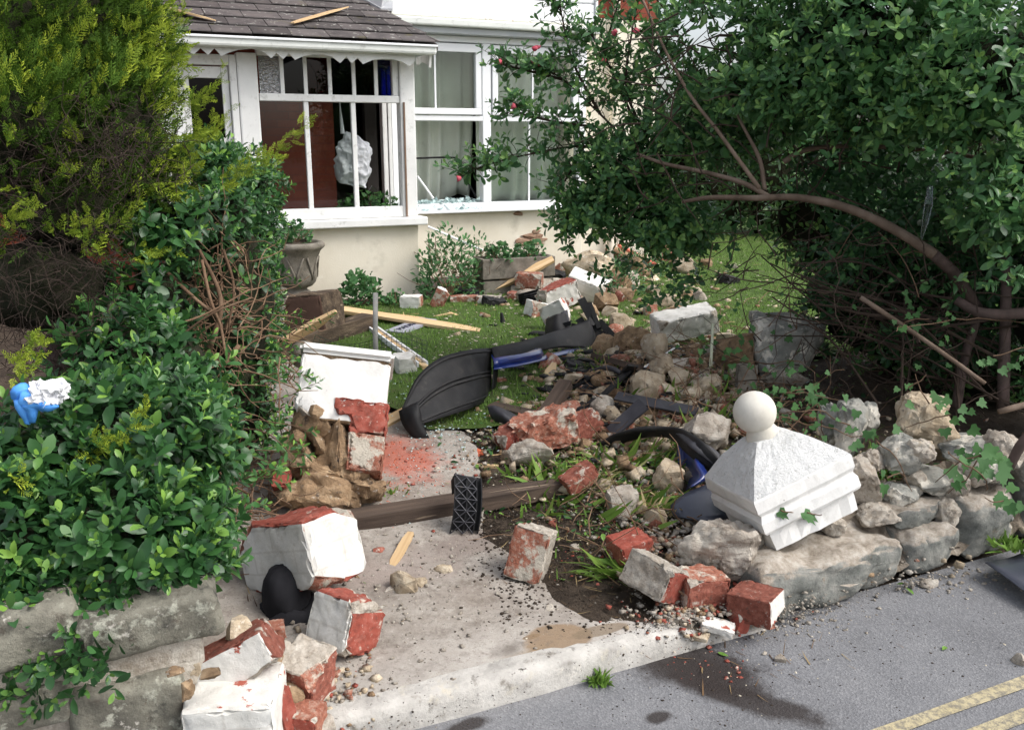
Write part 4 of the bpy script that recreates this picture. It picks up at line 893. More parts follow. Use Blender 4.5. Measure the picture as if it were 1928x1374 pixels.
# ------------------------------------------------------------------ ivy trailing on the right-hand wall
R4 = random.Random(9)
ivy = empty('ivy', (2.9, 2.4, .3)); tag(ivy, 'trailing ivy with lobed leaves on the broken wall below the shrub', 'ivy'); L = Leaves(); ps = []
for (px, py, d, sp, k) in [(1850, 855, 3.15, 34, 16), (1830, 880, 3.1, 30, 12), (1700, 610, 3.8, 16, 4), (1870, 670, 3.7, 30, 8), (1750, 760, 3.45, 22, 6), (1790, 780, 3.4, 30, 7), (1710, 730, 3.6, 14, 3), (1520, 800, 3.6, 40, 22), (1540, 760, 3.7, 40, 14), (1650, 830, 3.4, 40, 8), (1900, 940, 3.05, 22, 7), (1670, 900, 3.2, 18, 4), (1480, 740, 3.9, 40, 16), (1420, 680, 4.3, 50, 20), (1500, 620, 4.5, 60, 20), (1340, 640, 4.7, 40, 14), (1470, 960, 3.02, 10, 4), (1520, 965, 2.98, 10, 3), (1600, 800, 3.5, 40, 10), (1800, 600, 3.9, 60, 12), (1700, 480, 4.1, 50, 10), (1570, 490, 4.3, 40, 8), (1730, 560, 4.0, 50, 10), (1330, 440, 4.9, 40, 6)]:
    for i in range(k):
        p = PD(px+R4.gauss(0, sp), py+R4.gauss(0, sp*.6), d+.08+R4.gauss(0, .07)); L.add(p, RT*R4.gauss(0, .8)-ZU*.6-F0*.4, -F0*.8+ZU*R4.uniform(.2, 1.1)+RT*R4.gauss(0, .4), R4.uniform(.028, .052)*(1.15 if d < 3.3 else .9), min(1, max(0, R4.gauss(.26, .20))))
    for i in range(max(1, k//6)): ps.append(tube(wander(PD(px, py, d), RT*R4.gauss(0, 1)+ZU*R4.gauss(0, .5), sp*d/FPX*3, 7, .25, R4), taper(.003, .0015, 8), 5, False))
bake('foliage', L, TP_IVY, m_ivy, ivy, 150)
V, Fc = joinvf(ps); mkw('stems', V, Fc, m_twig, ivy)['kind'] = 'stuff'

# ------------------------------------------------------------------ hedge closing the garden behind
R5 = random.Random(31)
bh = empty('boundary_hedge', (7, 10.5, .2)); tag(bh, 'dark hedge at the back of the garden beyond the house corner', 'hedge'); L = Leaves(); els = []
for i in range(16):
    x = 6.6+i*.65; c = Vector((x, 12.6-.55*i+R5.uniform(-.2, .2), 1.0+R5.uniform(-.1, .25))); els.append((c, (.75, .7, 1.0+R5.uniform(0, .35))))
for c, r in els:
    for p, n in shell(c, r, 420, .8, 1.08, R5, .75): L.whorl(p, n+ZU*.4, R5.uniform(.08, .12), 5, R5.uniform(.05, .5), .2, 1.1, R5)
bake('foliage', L, TP_SMALL, m_far, bh); core(bh, 'dark_core', els, .8)
for (px, py, d, r_) in [(1240, 210, 9.5, 55), (1230, 300, 9.0, 40), (1250, 400, 8.5, 40)]: pass

# ------------------------------------------------------------------ lawn grass
R6 = np.random.default_rng(4); N0 = 120000
X = R6.uniform(1.1, 8.5, N0); Y = 3.2+(R6.random(N0)**1.5)*8.0
k = inpoly(X, Y, LAWN); X, Y = X[k], Y[k]; Z = hN(X, Y)+.028; n = len(X)
rel = np.stack([X, Y, Z], 1)-np.array(CAM); zz = rel@np.array(FW); pxg = CX+FPX*(rel@np.array(RT))/zz; k = (pxg > 450) & (pxg < 1990); X, Y, Z, zz = X[k], Y[k], Z[k], zz[k]; n = len(X)
L = Leaves(); L.p = np.stack([X, Y, Z], 1); a = R6.uniform(0, 6.28, n); ti = R6.uniform(.1, .8, n)
L.d = np.stack([np.cos(a)*ti, np.sin(a)*ti, np.ones(n)], 1); L.n = np.stack([np.cos(a), np.sin(a), -ti], 1); L.s = R6.uniform(.018, .042, n); L.t = np.clip(R6.normal(.48, .2, n), 0, 1)
o = bake('grass', L, TP_BLADE, m_grass, wj=.3); tag(o, 'short green lawn grass in the front garden', 'grass', kind='stuff')
# uprooted long grass and bulb leaves
def tuft(name, px, py, k, ln, lab, spread=.05, lean=None, tint=.6, yellow=False, wid=1.6):
    q = G(px, py); L = Leaves()
    for i in range(k):
        d = Vector((R4.gauss(0, .6), R4.gauss(0, .6), R4.uniform(.3, 1)))
        if lean: d = d*.35+Vector(lean)
        d.normalize(); L.add(q+Vector((R4.gauss(0, spread), R4.gauss(0, spread), .0)), d, d.cross(Vector((R4.gauss(0, 1), R4.gauss(0, 1), .2))), ln*R4.uniform(.5, 1.15), min(1, max(0, R4.gauss(tint, .2))))
    o = bake(name, L, (TP_BLADE[0]*np.array([[wid, 1, 1]]), TP_BLADE[1]), m_grass if not yellow else m_straw); tag(o, lab, 'grass'); o['kind'] = 'stuff'
m_straw = leafmat('straw_blade', (.30, .22, .11), (.42, .34, .18), (.40, .42, .16), .7, .2, .2)
tl = -RT
tuft('leaf_blades', 1180, 1085, 46, .17, 'torn strap-like green leaves beside the broken bricks', .045, (-RT*.9+ZU*.12)[:], .8, wid=1.2)
tuft('grass_tuft', 1128, 1284, 70, .055, 'small green grass tuft growing at the foot of the kerb', .014, None, .35)
tuft('leaf_blades', 1185, 945, 70, .15, 'uprooted long green leaves near the middle of the bed', .09, (RT*.8+ZU*.22)[:], .85)
tuft('leaf_blades', 1040, 900, 36, .13, 'sparse green blades behind the dark timber beam', .10, None, .7)
tuft('leaf_blades', 1120, 865, 90, .10, 'grassy clump of torn turf between the rubble stones', .13, (-RT*.7+ZU*.3-F0*.3)[:], .7)
tuft('leaf_blades', 1245, 865, 70, .12, 'long grass under the bent black wheel arch', .09, (RT*.6+ZU*.35)[:], .75)
tuft('straw_stalks', 1150, 900, 60, .12, 'flattened pale torn stems in front of the long masonry lump', .13, (RT*.9+ZU*.12)[:], .6, True, .9)
tuft('straw_stalks', 1240, 960, 60, .11, 'cut straw-coloured stalks beside the blue car panel', .05, None, .5, True, 1.0)
tuft('leaf_blades', 1330, 780, 90, .11, 'grass growing among the pale stones of the rubble heap', .13, None, .6)
tuft('leaf_blades', 1200, 700, 120, .07, 'ragged turf beside the crossing black bars', .16, None, .45)
tuft('leaf_blades', 1080, 740, 120, .05, 'short torn turf in front of the dark board', .14, None, .45)
tuft('leaf_blades', 1330, 720, 100, .10, 'rough grass behind the pale stone heap', .14, None, .5)
tuft('leaf_blades', 1010, 960, 14, .12, 'few thin stems standing in the dark soil', .06, None, .6)
tuft('grass_tuft', 740, 930, 60, .045, 'little green weed clump left of the dark timber beam', .03, None, .5)
tuft('weeds', 1680, 905, 60, .09, 'rough weeds growing in the middle of the collapsed wall', .08, None, .3)
tuft('weeds', 1850, 880, 60, .09, 'rough weeds at the far end of the collapsed wall', .09, None, .3)
tuft('weeds', 1580, 880, 70, .10, 'rough weeds just behind the pier cap', .08, None, .3)
tuft('grass_tuft', 1900, 1030, 60, .08, 'grass clump at the foot of the wall beside the dark blue panel', .03, None, .45)

# torn turf and foliage trodden into the rubble
R7 = random.Random(71); L = Leaves(); L2 = Leaves()
for (x, y, sx, sy, k) in [(1180, 770, 120, 70, 1500), (1100, 880, 110, 50, 900), (1300, 700, 80, 60, 900), (1180, 960, 90, 50, 700), (1330, 840, 60, 60, 500), (1450, 720, 80, 50, 700), (1650, 880, 130, 50, 600), (1000, 830, 90, 40, 500)]:
    q = GN(np.array([R7.gauss(x, sx) for _ in range(k)]), np.clip(np.array([R7.gauss(y, sy) for _ in range(k)]), 600, 1150))
    for p in q:
        p = Vector(p); a = R7.uniform(0, 6.28); t = R7.uniform(.3, 2.2); d = Vector((math.cos(a)*t, math.sin(a)*t, 1))
        if R7.random() < .72: L.add(p-ZU*.004, d, Vector((math.cos(a), math.sin(a), -t)), R7.uniform(.02, .06), min(1, max(0, R7.gauss(.42, .25))))
        else: L2.add(p+ZU*R7.uniform(.005, .03), Vector((R7.gauss(0, 1), R7.gauss(0, 1), R7.gauss(.1, .4))), Vector((R7.gauss(0, .4), R7.gauss(0, .4), 1)), R7.uniform(.02, .045), R7.random())
tag(bake('torn_turf', L, TP_BLADE, m_grass), 'torn turf blades trodden through the rubble', 'grass', kind='stuff'); tag(bake('torn_leaves', L2, TP_PRIVET, m_privet), 'torn green leaves scattered through the rubble', 'leaves', kind='stuff')

# ------------------------------------------------------------------ bedding plants
def bush(name, px, py, dpt, rx, rz_, k, sz, lab, cat, tpl=None, m=None, nobj=0, loc=None, stems=8):
    c = Vector(loc) if loc else PD(px, py, dpt); e = empty(name, c); tag(e, lab, cat); L = Leaves(); ps = []
    for i in range(k):
        v = Vector((R5.gauss(0, 1), R5.gauss(0, 1), abs(R5.gauss(0, 1)))).normalized()*R5.uniform(.55, 1); p = c+Vector((v.x*rx, v.y*rx, v.z*rz_))
        L.add(p, v*.6+Vector((R5.gauss(0, .4), R5.gauss(0, .4), R5.gauss(.1, .4))), v*.5+Vector((0, 0, .9))-F0*.3+Vector((R5.gauss(0, .3), R5.gauss(0, .3), 0)), sz*R5.uniform(.6, 1.2), min(1, max(0, R5.gauss(.45, .22))))
    bake('foliage', L, tpl or TP_ROUND, m or m_ger, e, nobj)
    for i in range(stems): ps.append(tube(wander(c, Vector((R5.gauss(0, .6), R5.gauss(0, .6), 1)), rz_*.9, 5, .2, R5), taper(.004, .002, 6), 5, False))
    V, Fc = joinvf(ps); mkw('stems', V, Fc, m_twig, e)['kind'] = 'stuff'; return e
def gb(px, py): q = G(px, py); return q-ZU*.01
bush('bedding_plant', 0, 0, 0, .19, .30, 220, .065, 'low green leafy plant against the cream porch wall', 'plant', loc=gb(680, 575), nobj=30)
bush('bedding_plant', 0, 0, 0, .10, .16, 70, .05, 'small green plant by the porch corner next to a broken brick', 'plant', loc=gb(745, 578))
bush('corner_shrub', 0, 0, 0, .33, .66, 900, .06, 'bushy green shrub between the porch corner and bay wall', 'shrub', TP_SMALL, m_ger, loc=gb(845, 560), stems=26)
bush('corner_shrub', 0, 0, 0, .22, .60, 260, .05, 'thin wispy shrub with pale stems left of the concrete trough', 'shrub', TP_SMALL, m_ger, loc=gb(895, 550), stems=22)
bush('bedding_plant', 0, 0, 0, .24, .36, 300, .055, 'low leafy plant beneath the shrub beside the white broken block', 'plant', TP_SMALL, m_ger, loc=gb(1165, 560), stems=12)
bush('bedding_plant', 0, 0, 0, .34, .36, 420, .055, 'tangled green plant in front of the red-brick debris by the house wall', 'plant', TP_SMALL, m_ger, loc=gb(1200, 520), stems=14)
# ------------------------------------------------------------------ rubble materials
m_brick = M('red_brick', [(.16, .055, .038), (.26, .085, .058), (.35, .14, .10)], 14, .9, .8, 60, .006, overlays=[((.50, .44, .37), 3.5, .57, .62), ((.42, .35, .29), 12, .62, .70), ((.10, .05, .04), 6, .62, .7)], vary=.25, MS=3.5, speck=0.55)
m_brickb = M('broken_brick_face', [(.24, .09, .06), (.36, .14, .09), (.45, .31, .24)], 18, .95, 1, 50, .01, overlays=[((.52, .47, .39), 3.5, .53, .58), ((.44, .38, .31), 14, .60, .70)], vary=.2, MS=3, speck=0.55)
m_redpaint = M('red_masonry_paint', [(.19, .048, .034), (.29, .068, .046), (.34, .12, .09)], 9, .8, .6, 50, .005, overlays=[((.48, .40, .33), 3.2, .60, .65), ((.42, .33, .27), 12, .62, .72), ((.16, .06, .045), 6, .6, .7)], vary=.15, MS=4, speck=0.55)
m_paint = M('white_masonry_paint', [(.52, .51, .47), (.66, .65, .61), (.72, .71, .68)], 4, .85, .5, 70, .004, overlays=[((.46, .44, .39), 7, .54, .78), ((.16, .14, .12), 20, .68, .72), ((.32, .27, .20), 3, .58, .8)], course=1, vary=.05, chip=((.34, .17, .12), .05), MS=2.5)
m_paintchip = M('chipped_masonry_paint', [(.56, .54, .49), (.68, .66, .62)], 4, .85, .6, 60, .005, overlays=[((.40, .37, .32), 10, .62, .75), ((.34, .09, .06), 5, .60, .625)], vary=.08, chip=((.36, .14, .10), .06), MS=2.5)
m_mortar = M('old_mortar', [(.30, .255, .20), (.46, .41, .345), (.60, .56, .49)], 12, .95, 1, 45, .012, overlays=[((.24, .19, .14), 8, .6, .72)], vary=.2, MS=2.5, speck=0.55)
m_tan = M('tan_stone', [(.26, .20, .13), (.42, .34, .24), (.56, .49, .38)], 7, .95, .8, 34, .01, overlays=[((.14, .11, .085), 9, .60, .7), ((.62, .57, .48), 6, .62, .7)], vary=.22, MS=2.5, speck=0.7)
m_brown = M('brown_stone', [(.13, .085, .05), (.27, .18, .105), (.40, .29, .18)], 8, .95, .9, 34, .012, overlays=[((.05, .04, .035), 8, .58, .68), ((.48, .42, .33), 7, .66, .74)], vary=.2, MS=2.5, speck=0.7)
m_grey = M('grey_green_stone', [(.13, .135, .12), (.25, .25, .225), (.38, .36, .31)], 5, .9, .8, 30, .01, overlays=[((.62, .58, .50), 3.2, .51, .56), ((.06, .055, .05), 9, .62, .7), ((.34, .20, .11), 5, .66, .74)], vary=.15, MS=2, speck=0.7)
m_white = M('mortar_crusted_stone', [(.24, .20, .155), (.42, .37, .31), (.58, .54, .47)], 6, .95, 1, 30, .014, overlays=[((.16, .13, .10), 6, .56, .66), ((.40, .30, .17), 4, .62, .72)], vary=.15, MS=2.2, speck=0.7)
m_lichen = M('lichened_wall_stone', [(.095, .09, .075), (.19, .18, .145), (.29, .28, .225)], 6, .95, .9, 40, .010, overlays=[((.40, .40, .33), 11, .55, .62), ((.06, .058, .05), 7, .56, .66), ((.28, .20, .13), 3, .66, .76)], vary=.18, MS=1.4, speck=0.7)
m_timber = M('raw_pine', [(.48, .31, .15), (.60, .42, .23), (.68, .52, .32)], 6, .8, .3, 40, .003, stretch=(.25, 6, 6), vary=.15)
m_oldwood = M('old_dark_timber', [(.045, .032, .025), (.085, .062, .048), (.14, .10, .075)], 6, .9, .7, 30, .006, stretch=(.3, 4, 4), overlays=[((.36, .28, .20), 3, .64, .68)], vary=.12)
m_sleeper = M('rotten_sleeper', [(.035, .026, .02), (.09, .065, .045), (.20, .15, .10)], 9, .95, 1, 30, .012, stretch=(.4, 2, 2), overlays=[((.32, .25, .17), 9, .62, .68)], vary=.1)
m_plastic = M('black_car_plastic', [(.008, .008, .009), (.015, .015, .016), (.026, .025, .025)], 9, .6, .2, 60, .003, overlays=[((.08, .07, .06), 9, .60, .84)], spec=.25, vary=.15)
m_plasgrey = M('grey_car_plastic', [(.018, .018, .022), (.035, .035, .042), (.06, .06, .068)], 9, .6, .2, spec=.5, vary=.1, overlays=[((.22, .17, .12), 7, .62, .75)])
m_blue = M('blue_car_paint', [(.006, .015, .10), (.009, .024, .15), (.014, .034, .19)], 8, .35, 0, spec=.5, vary=0, coat=.7, overlays=[((.30, .33, .42), 16, .70, .73)])
m_navy = M('dusty_navy_panel', [(.016, .018, .03), (.035, .040, .058), (.06, .065, .085)], 4, .35, .05, spec=.5, vary=0, coat=.3)
m_conc = M('weathered_garden_concrete', [(.12, .108, .088), (.19, .17, .14), (.27, .245, .205)], 8, .95, .8, 70, .006, overlays=[((.07, .065, .05), 5, .57, .7), ((.42, .40, .33), 14, .64, .7)], vary=.1, MS=1.5)
m_ball = M('pale_stone_ball', [(.48, .45, .38), (.60, .57, .50), (.70, .67, .60)], 5, .9, .3, 60, .003, overlays=[((.36, .33, .26), 6, .62, .75)], vary=0)
m_orange = M('orange_tile', [(.48, .09, .04), (.60, .16, .08)], 12, .9, .4, vary=.1)
m_black = M('black_cloth', [(.006, .006, .008), (.014, .014, .017)], 10, .9, .3, 120, .002, vary=0)
m_steel = M('grey_post', [(.20, .20, .19), (.34, .33, .30)], 12, .7, .4, vary=0, overlays=[((.18, .20, .10), 9, .6, .7)])

m_plain = M('white_cap_paint', [(.62, .61, .58), (.74, .73, .70), (.78, .77, .74)], 10, .85, .4, 90, .003, overlays=[((.46, .45, .40), 14, .60, .82), ((.20, .18, .15), 44, .68, .72)], vary=.04)
SP = [m_brick, m_brickb, m_paint]
def settle(o, px, py, lift=0, sink=.012, D=None):
    """stand a mesh object on the ground so that its middle shows at the given photograph point"""
    R = o.rotation_euler.to_matrix(); W = [R@v.co for v in o.data.vertices]
    lo = Vector([min(q[i] for q in W) for i in range(3)]); hi = Vector([max(q[i] for q in W) for i in range(3)]); H = hi.z-lo.z
    c = G(px, py, H/2-sink+lift) if D is None else PD(px, py, D)
    o.location = c-(lo+hi)/2; WL[o.name] = o.location.copy(); return o
def adopt(o, e):
    Me = Matrix.Translation(e.location) @ e.rotation_euler.to_matrix().to_4x4() @ Matrix.Diagonal((*e.scale, 1)); o.parent = e; o.matrix_parent_inverse = Me.inverted()
SEED = [100]
def frag(name, px, py, wpx, dpx, hpx, lab=None, cat=None, mats=None, rz=0, rx=0, ry=0, keep=(), knocks=3, kd=.28, amp=.02, lift=0, D=None, group=None, parent=None, seed=None, dm=None, cuts=(), tx=None, ty=0):
    s = mpp(G(px, py)) if D is None else D/FPX
    if dm: s *= dm
    SEED[0] += 1; V, Fc, MI = chunk((wpx*s, dpx*s, hpx*s), seed or SEED[0], knocks+1, amp*1.7, 3 if max(wpx, hpx) > 44 else 2, kd, keep, cuts)
    o = mkl(name, V, Fc, mats or SP, None, (0, 0, 0), camrot(rz, rx, ry) if tx is None else camrot2(rz, tx, ty), mi=MI, smooth='angle'); settle(o, px, py, lift, D=D)
    if parent: adopt(o, parent)
    elif lab: tag(o, lab, cat, group)
    return o
def stone(name, px, py, wpx, hpx, m, lab=None, cat='stone', dpx=None, rz=None, lift=0, D=None, parent=None, amp=.06, group=None, n=16, sub=2, ry=0, smooth=False):
    s = mpp(G(px, py)) if D is None else D/FPX
    SEED[0] += 1; V, Fc, MI = rock((wpx*s, (dpx or (wpx+hpx)*.55)*s, hpx*s*1.1), SEED[0], amp, n, sub+(1 if max(wpx, hpx) > 44 else 0)+(1 if max(wpx, hpx) > 140 else 0) if sub < 4 else sub)
    o = mkl(name, V, Fc, m, None, (0, 0, 0), camrot(rz if rz is not None else random.uniform(-25, 25), 0, ry), smooth='angle'); settle(o, px, py, lift, D=D)
    if parent: adopt(o, parent)
    elif lab: tag(o, lab, cat, group)
    return o

# ------------------------------------------------------------------ left stone wall, end next to the gate
lw = empty('stone_wall', (-.6, 2.2, 0)); tag(lw, 'low lichened grey stone wall under the broad-leaved hedge', 'wall')
def wstone(x0, y0, x1, y1, Yf=2.0, dp=.36, sd_=1, par=None, m=None, k=1.0):
    par = par or lw
    a = PY(x0, y1, Yf); b = PY(x1, y0, Yf); bm = bmesh.new(); bmesh.ops.create_cube(bm, size=1)
    w_, h_ = b.x-a.x, b.z-a.z
    bmesh.ops.subdivide_edges(bm, edges=bm.edges[:], cuts=17, use_grid_fill=True)
    hx, hy, hz, rr = w_/2, dp/2, h_/2, .026*k; offv = Vector((sd_*2.3, sd_, sd_*5))
    for v in bm.verts:
        p = Vector((v.co.x*w_, v.co.y*dp, v.co.z*h_)); q = Vector((max(-hx+rr, min(hx-rr, p.x)), max(-hy+rr, min(hy-rr, p.y)), max(-hz+rr, min(hz-rr, p.z)))); d = p-q
        if d.length > 1e-6: p = q+d.normalized()*rr*min(1, d.length/rr*1.0)
        nv = Vector((noise.noise(p*7+offv), noise.noise(p*7+offv*2), noise.noise(p*7-offv))); p += nv*.012*k*1.2+Vector((fbm(p*22+offv), fbm(p*22-offv), fbm(p*22+offv*3)))*.005*k
        v.co = p
    bm.normal_update(); bmesh.ops.triangulate(bm, faces=bm.faces[:])
    V, Fc, _ = bm_out(bm); o = mkl('stone', V, Fc, m or m_lichen, par, Vector(((a.x+b.x)/2, Yf+dp/2, (a.z+b.z)/2))-WL[par.name], (0, 0, random.uniform(-.02, .02)), smooth='angle')
for i, r in enumerate([(150, 1118, 414, 1262, 1.995), (140, 1268, 345, 1440, 1.985), (-70, 1135, 145, 1290, 2.005), (-90, 1296, 134, 1420, 1.99), (-260, 1150, -76, 1330, 2.0), (60, 1426, 340, 1560, 1.985), (-200, 1424, 52, 1560, 1.99), (-300, 1335, -95, 1425, 2.0)]):
    wstone(*r[:4], Yf=r[4], sd_=i+3)
bw('mortar_core', (-.9, .118, 2.03, 2.33, 0, .50), m_mortar, lw, .01)
for px, py, w_, h_ in ((330, 1262, 30, 9), (395, 1268, 36, 10), (355, 1300, 16, 40)): stone('packing_stone', px, py, w_, h_, m_brown, D=2.03 if px > 340 else 1.97, parent=lw, dpx=30)

# ------------------------------------------------------------------ stump of the left gate pier
st = empty('gate_pier_stump', PZ(450, 1374, .1)); tag(st, 'shattered stump of the white painted brick gate pier at the wall end', 'gate pier')
frag('painted_block', 448, 1352, 165, 150, 150, mats=[m_paintchip, m_mortar, m_paint], keep=('-y',), rz=6, D=2.16, parent=st, knocks=2, amp=.014)
frag('painted_slab', 446, 1236, 150, 90, 74, mats=[m_brick, m_mortar, m_paintchip], keep=('-y',), rz=4, rx=-8, ry=-27, D=2.20, parent=st, knocks=2, amp=.016, kd=.2)
stone('stone', 372, 1262, 34, 62, m_tan, D=2.16, parent=st); stone('rubble_stone', 492, 1268, 78, 66, m_brown, D=2.27, parent=st); stone('rubble_stone', 530, 1235, 52, 46, m_mortar, D=2.34, parent=st)
frag('brick', 575, 1266, 84, 90, 96, mats=[m_mortar, m_brickb, m_brick], keep=('-y', '+x'), rz=-24, rx=12, ry=8, D=2.36, parent=st, knocks=3)
frag('brick', 568, 1350, 80, 60, 40, mats=[m_brickb, m_mortar, m_redpaint], keep=('-y',), rz=-10, D=2.24, parent=st, knocks=3); frag('brick', 528, 1338, 34, 40, 78, mats=[m_redpaint, m_mortar, m_redpaint], keep=('+x',), rz=-20, ry=-14, D=2.20, parent=st)
stone('rubble_stone', 600, 1374, 60, 40, m_mortar, D=2.26, parent=st); stone('rubble_stone', 470, 1300, 60, 40, m_mortar, D=2.24, parent=st); stone('rubble_stone', 545, 1310, 50, 40, m_brown, D=2.28, parent=st); stone('rubble_stone', 515, 1195, 40, 24, m_tan, D=2.34, parent=st); frag('brick', 505, 1190, 60, 40, 26, mats=[m_brickb, m_mortar, m_brick], rz=18, D=2.3, parent=st)
V, Fc = boxv(-.10, .12, -.02, .25, 0, .16); q = PZ(470, 1374, .0); mkl('rubble_core', V, Fc, m_mortar, st, Vector((.22, 2.14, .0))-WL[st.name])
stone('stone', 450, 1183, 52, 40, m_tan, 'small orange-tan stone perched on the wall end above the pier stump', D=2.22, amp=.03)

# ------------------------------------------------------------------ two broken lumps of the left pier
frag('pier_lump', 566, 1032, 190, 116, 118, 'big white rendered lump of gate pier with red top edge', 'masonry lump', [m_redpaint, m_brickb, m_paint], rz=-38, tx=-14, ty=-12, keep=('-y', '+x', '-x'), knocks=1, amp=.016, kd=.3, cuts=[(.25, .5, .9, .78), (-.9, -.1, .5, .80), (.6, -.3, -.8, .84)], seed=405)
frag('pier_lump', 648, 1166, 104, 84, 92, 'white brick lump with bare red brick end beside the black cap', 'masonry lump', [m_redpaint, m_mortar, m_paint], rz=-36, tx=-20, ty=10, keep=('-y', '-x'), knocks=1, amp=.02, kd=.2, cuts=[(.1, .6, .8, .72), (.9, 0, .6, .86), (.3, -.5, -.9, .88)], seed=311)

# ------------------------------------------------------------------ left pier lying on the path
pl = G(618, 944, .10); fp = empty('fallen_gate_pier', pl, camrot2(9, -31, 4)); fp.scale = (1.1, 1.1, 1.06); tag(fp, 'leaning white gate pier chunk with ragged brown stone and red brick base', 'gate pier')
def prt(name, V, Fc, m, mi=None, smooth=False, loc=(0, 0, 0), rot=(0, 0, 0)): return mkl(name, V, Fc, m, fp, loc, rot, smooth, mi)
V, Fc, MI = chunk((.325, .30, .26), 77, 0, .018, 3, .12, ('-y', '+x', '-x'), [(-.45, -.1, -.85, .82), (.1, -.5, -.8, .93)]); prt('rendered_shaft', V, Fc, [m_brown, m_mortar, m_plain], MI, 'angle', (0, .155, .30))
bm = bmesh.new(); bmesh.ops.create_cube(bm, size=1)
for v in bm.verts: v.co = Vector((v.co.x*.348, v.co.y*.335+.155, v.co.z*.04+.578))
bmesh.ops.bevel(bm, geom=bm.edges[:], offset=.014, segments=3, affect='EDGES'); V, Fc, _ = bm_out(bm); prt('cap_moulding', V, Fc, m_plain)
for (u, z, w_, h_, mm, kind) in [(-.105, .29, .15, .15, m_brown, 's'), (-.115, .165, .17, .18, m_brown, 's'), (.01, .235, .15, .24, m_brown, 's'), (-.03, .05, .34, .12, m_brown, 's'), (.10, .065, .17, .11, m_brown, 's'), (.105, .33, .135, .12, m_redpaint, 'b'), (.108, .195, .13, .14, m_brickb, 'b'), (.03, .365, .11, .06, m_redpaint, 'b'), (-.175, .07, .06, .07, m_redpaint, 'b'), (.06, .13, .12, .12, m_brown, 's'), (-.04, .13, .14, .12, m_brown, 's'), (-.06, .235, .10, .10, m_brown, 's')]:
    SEED[0] += 1
    if kind == 's': V, Fc, MI = rock((w_, .30, h_), SEED[0], .09, 22, 3); prt('stone', V, Fc, mm, None, 'angle', (u, .145+random.uniform(-.012, .012), z-h_/2))
    else: V, Fc, MI = chunk((w_, .28, h_), SEED[0], 2, .04, 3, .25); prt('brick', V, Fc, [mm, mm, mm], MI, 'angle', (u, .138, z-h_/2))
stone('rubble_stone', 640, 872, 130, 70, m_brown, 'dark rubble propping the leaning gate pier from behind', 'stone', dpx=110, D=dep(pl)+.42)
bm = bmesh.new(); bmesh.ops.create_uvsphere(bm, u_segments=32, v_segments=20, radius=.076)
V, Fc, _ = bm_out(bm); o = mkl('ball_finial', V, Fc, m_conc, None, (0, 0, 0), smooth=True); o.location = PD(572, 668, 4.7); adopt(o, fp)

# ------------------------------------------------------------------ right pier cap with ball, tilted on the rubble
S_ = .40
cap_o = PD(1483, 948, 3.26); cr = (Matrix.Rotation(-YAW, 4, 'Z') @ Matrix.Rotation(math.radians(-22), 4, 'Y') @ Matrix.Rotation(math.radians(-3), 4, 'X') @ Matrix.Rotation(math.radians(15), 4, 'Z'))
cp = empty('fallen_pier_cap', cap_o, cr.to_euler()); tag(cp, 'white pyramid gate pier cap with ball finial tilted on the rubble', 'pier cap')
def ring(prof, name, m, seg=6, amp=.0015, freq=40, smooth=False):
    """square profile lofted up, subdivided along each side"""
    V, Fc = [], []
    for hw, z in prof:
        for k in range(4):
            a = [(-1, -1), (1, -1), (1, 1), (-1, 1)][k]; b = [(1, -1), (1, 1), (-1, 1), (-1, -1)][k]
            for i in range(seg):
                f = i/seg; x, y = a[0]+(b[0]-a[0])*f, a[1]+(b[1]-a[1])*f
                if i == 0: x *= .985; y *= .985
                p = Vector((x*hw, y*hw, z)); p += Vector((x, y, 0))*amp*fbm(p*freq); V.append(p)
    n = 4*seg
    for i in range(len(prof)-1):
        for k in range(n): Fc.append((i*n+k, i*n+(k+1) % n, (i+1)*n+(k+1) % n, (i+1)*n+k))
    Fc += [tuple(range(n-1, -1, -1)), tuple((len(prof)-1)*n+k for k in range(n))]
    return mkl(name, V, Fc, m, cp, smooth=smooth)
m_rough = M('roughcast_white', [(.64, .64, .62), (.76, .76, .74)], 5, .9, 1.0, 110, .010, overlays=[((.50, .50, .47), 60, .58, .66), ((.34, .34, .27), 9, .62, .76)], vary=0)
hh = S_/2
ring([(hh*.86, -.055), (hh*.87, .0), (hh*.87, .022)], 'lower_course', m_plain, 10, .010, 20)
ring([(hh*.88, .0225), (hh*.97, .024), (hh*1.0, .034), (hh*1.0, .070), (hh*.955, .086), (hh*.955, .092), (hh*1.0, .108), (hh*1.0, .150), (hh*.985, .158)], 'moulding', m_plain, 10, .004, 18)
ring([(hh*.985, .1585)]+[(hh*(.975-.70*f), .16+.125*f+.012*math.sin(f*3.14)) for f in (.12, .25, .38, .5, .62, .75, .88, 1)], 'pyramid', m_rough, 14, .005, 60)
V, Fc = lathe([(.068, .262), (.062, .285), (.052, .305), (.048, .32)], 24); mkl('neck', V, Fc, m_ball, cp, smooth=True)
bm = bmesh.new(); bmesh.ops.create_uvsphere(bm, u_segments=40, v_segments=26, radius=.0765); V, Fc, _ = bm_out(bm); mkl('ball_finial', V, Fc, m_ball, cp, (0, 0, .373), smooth=True)

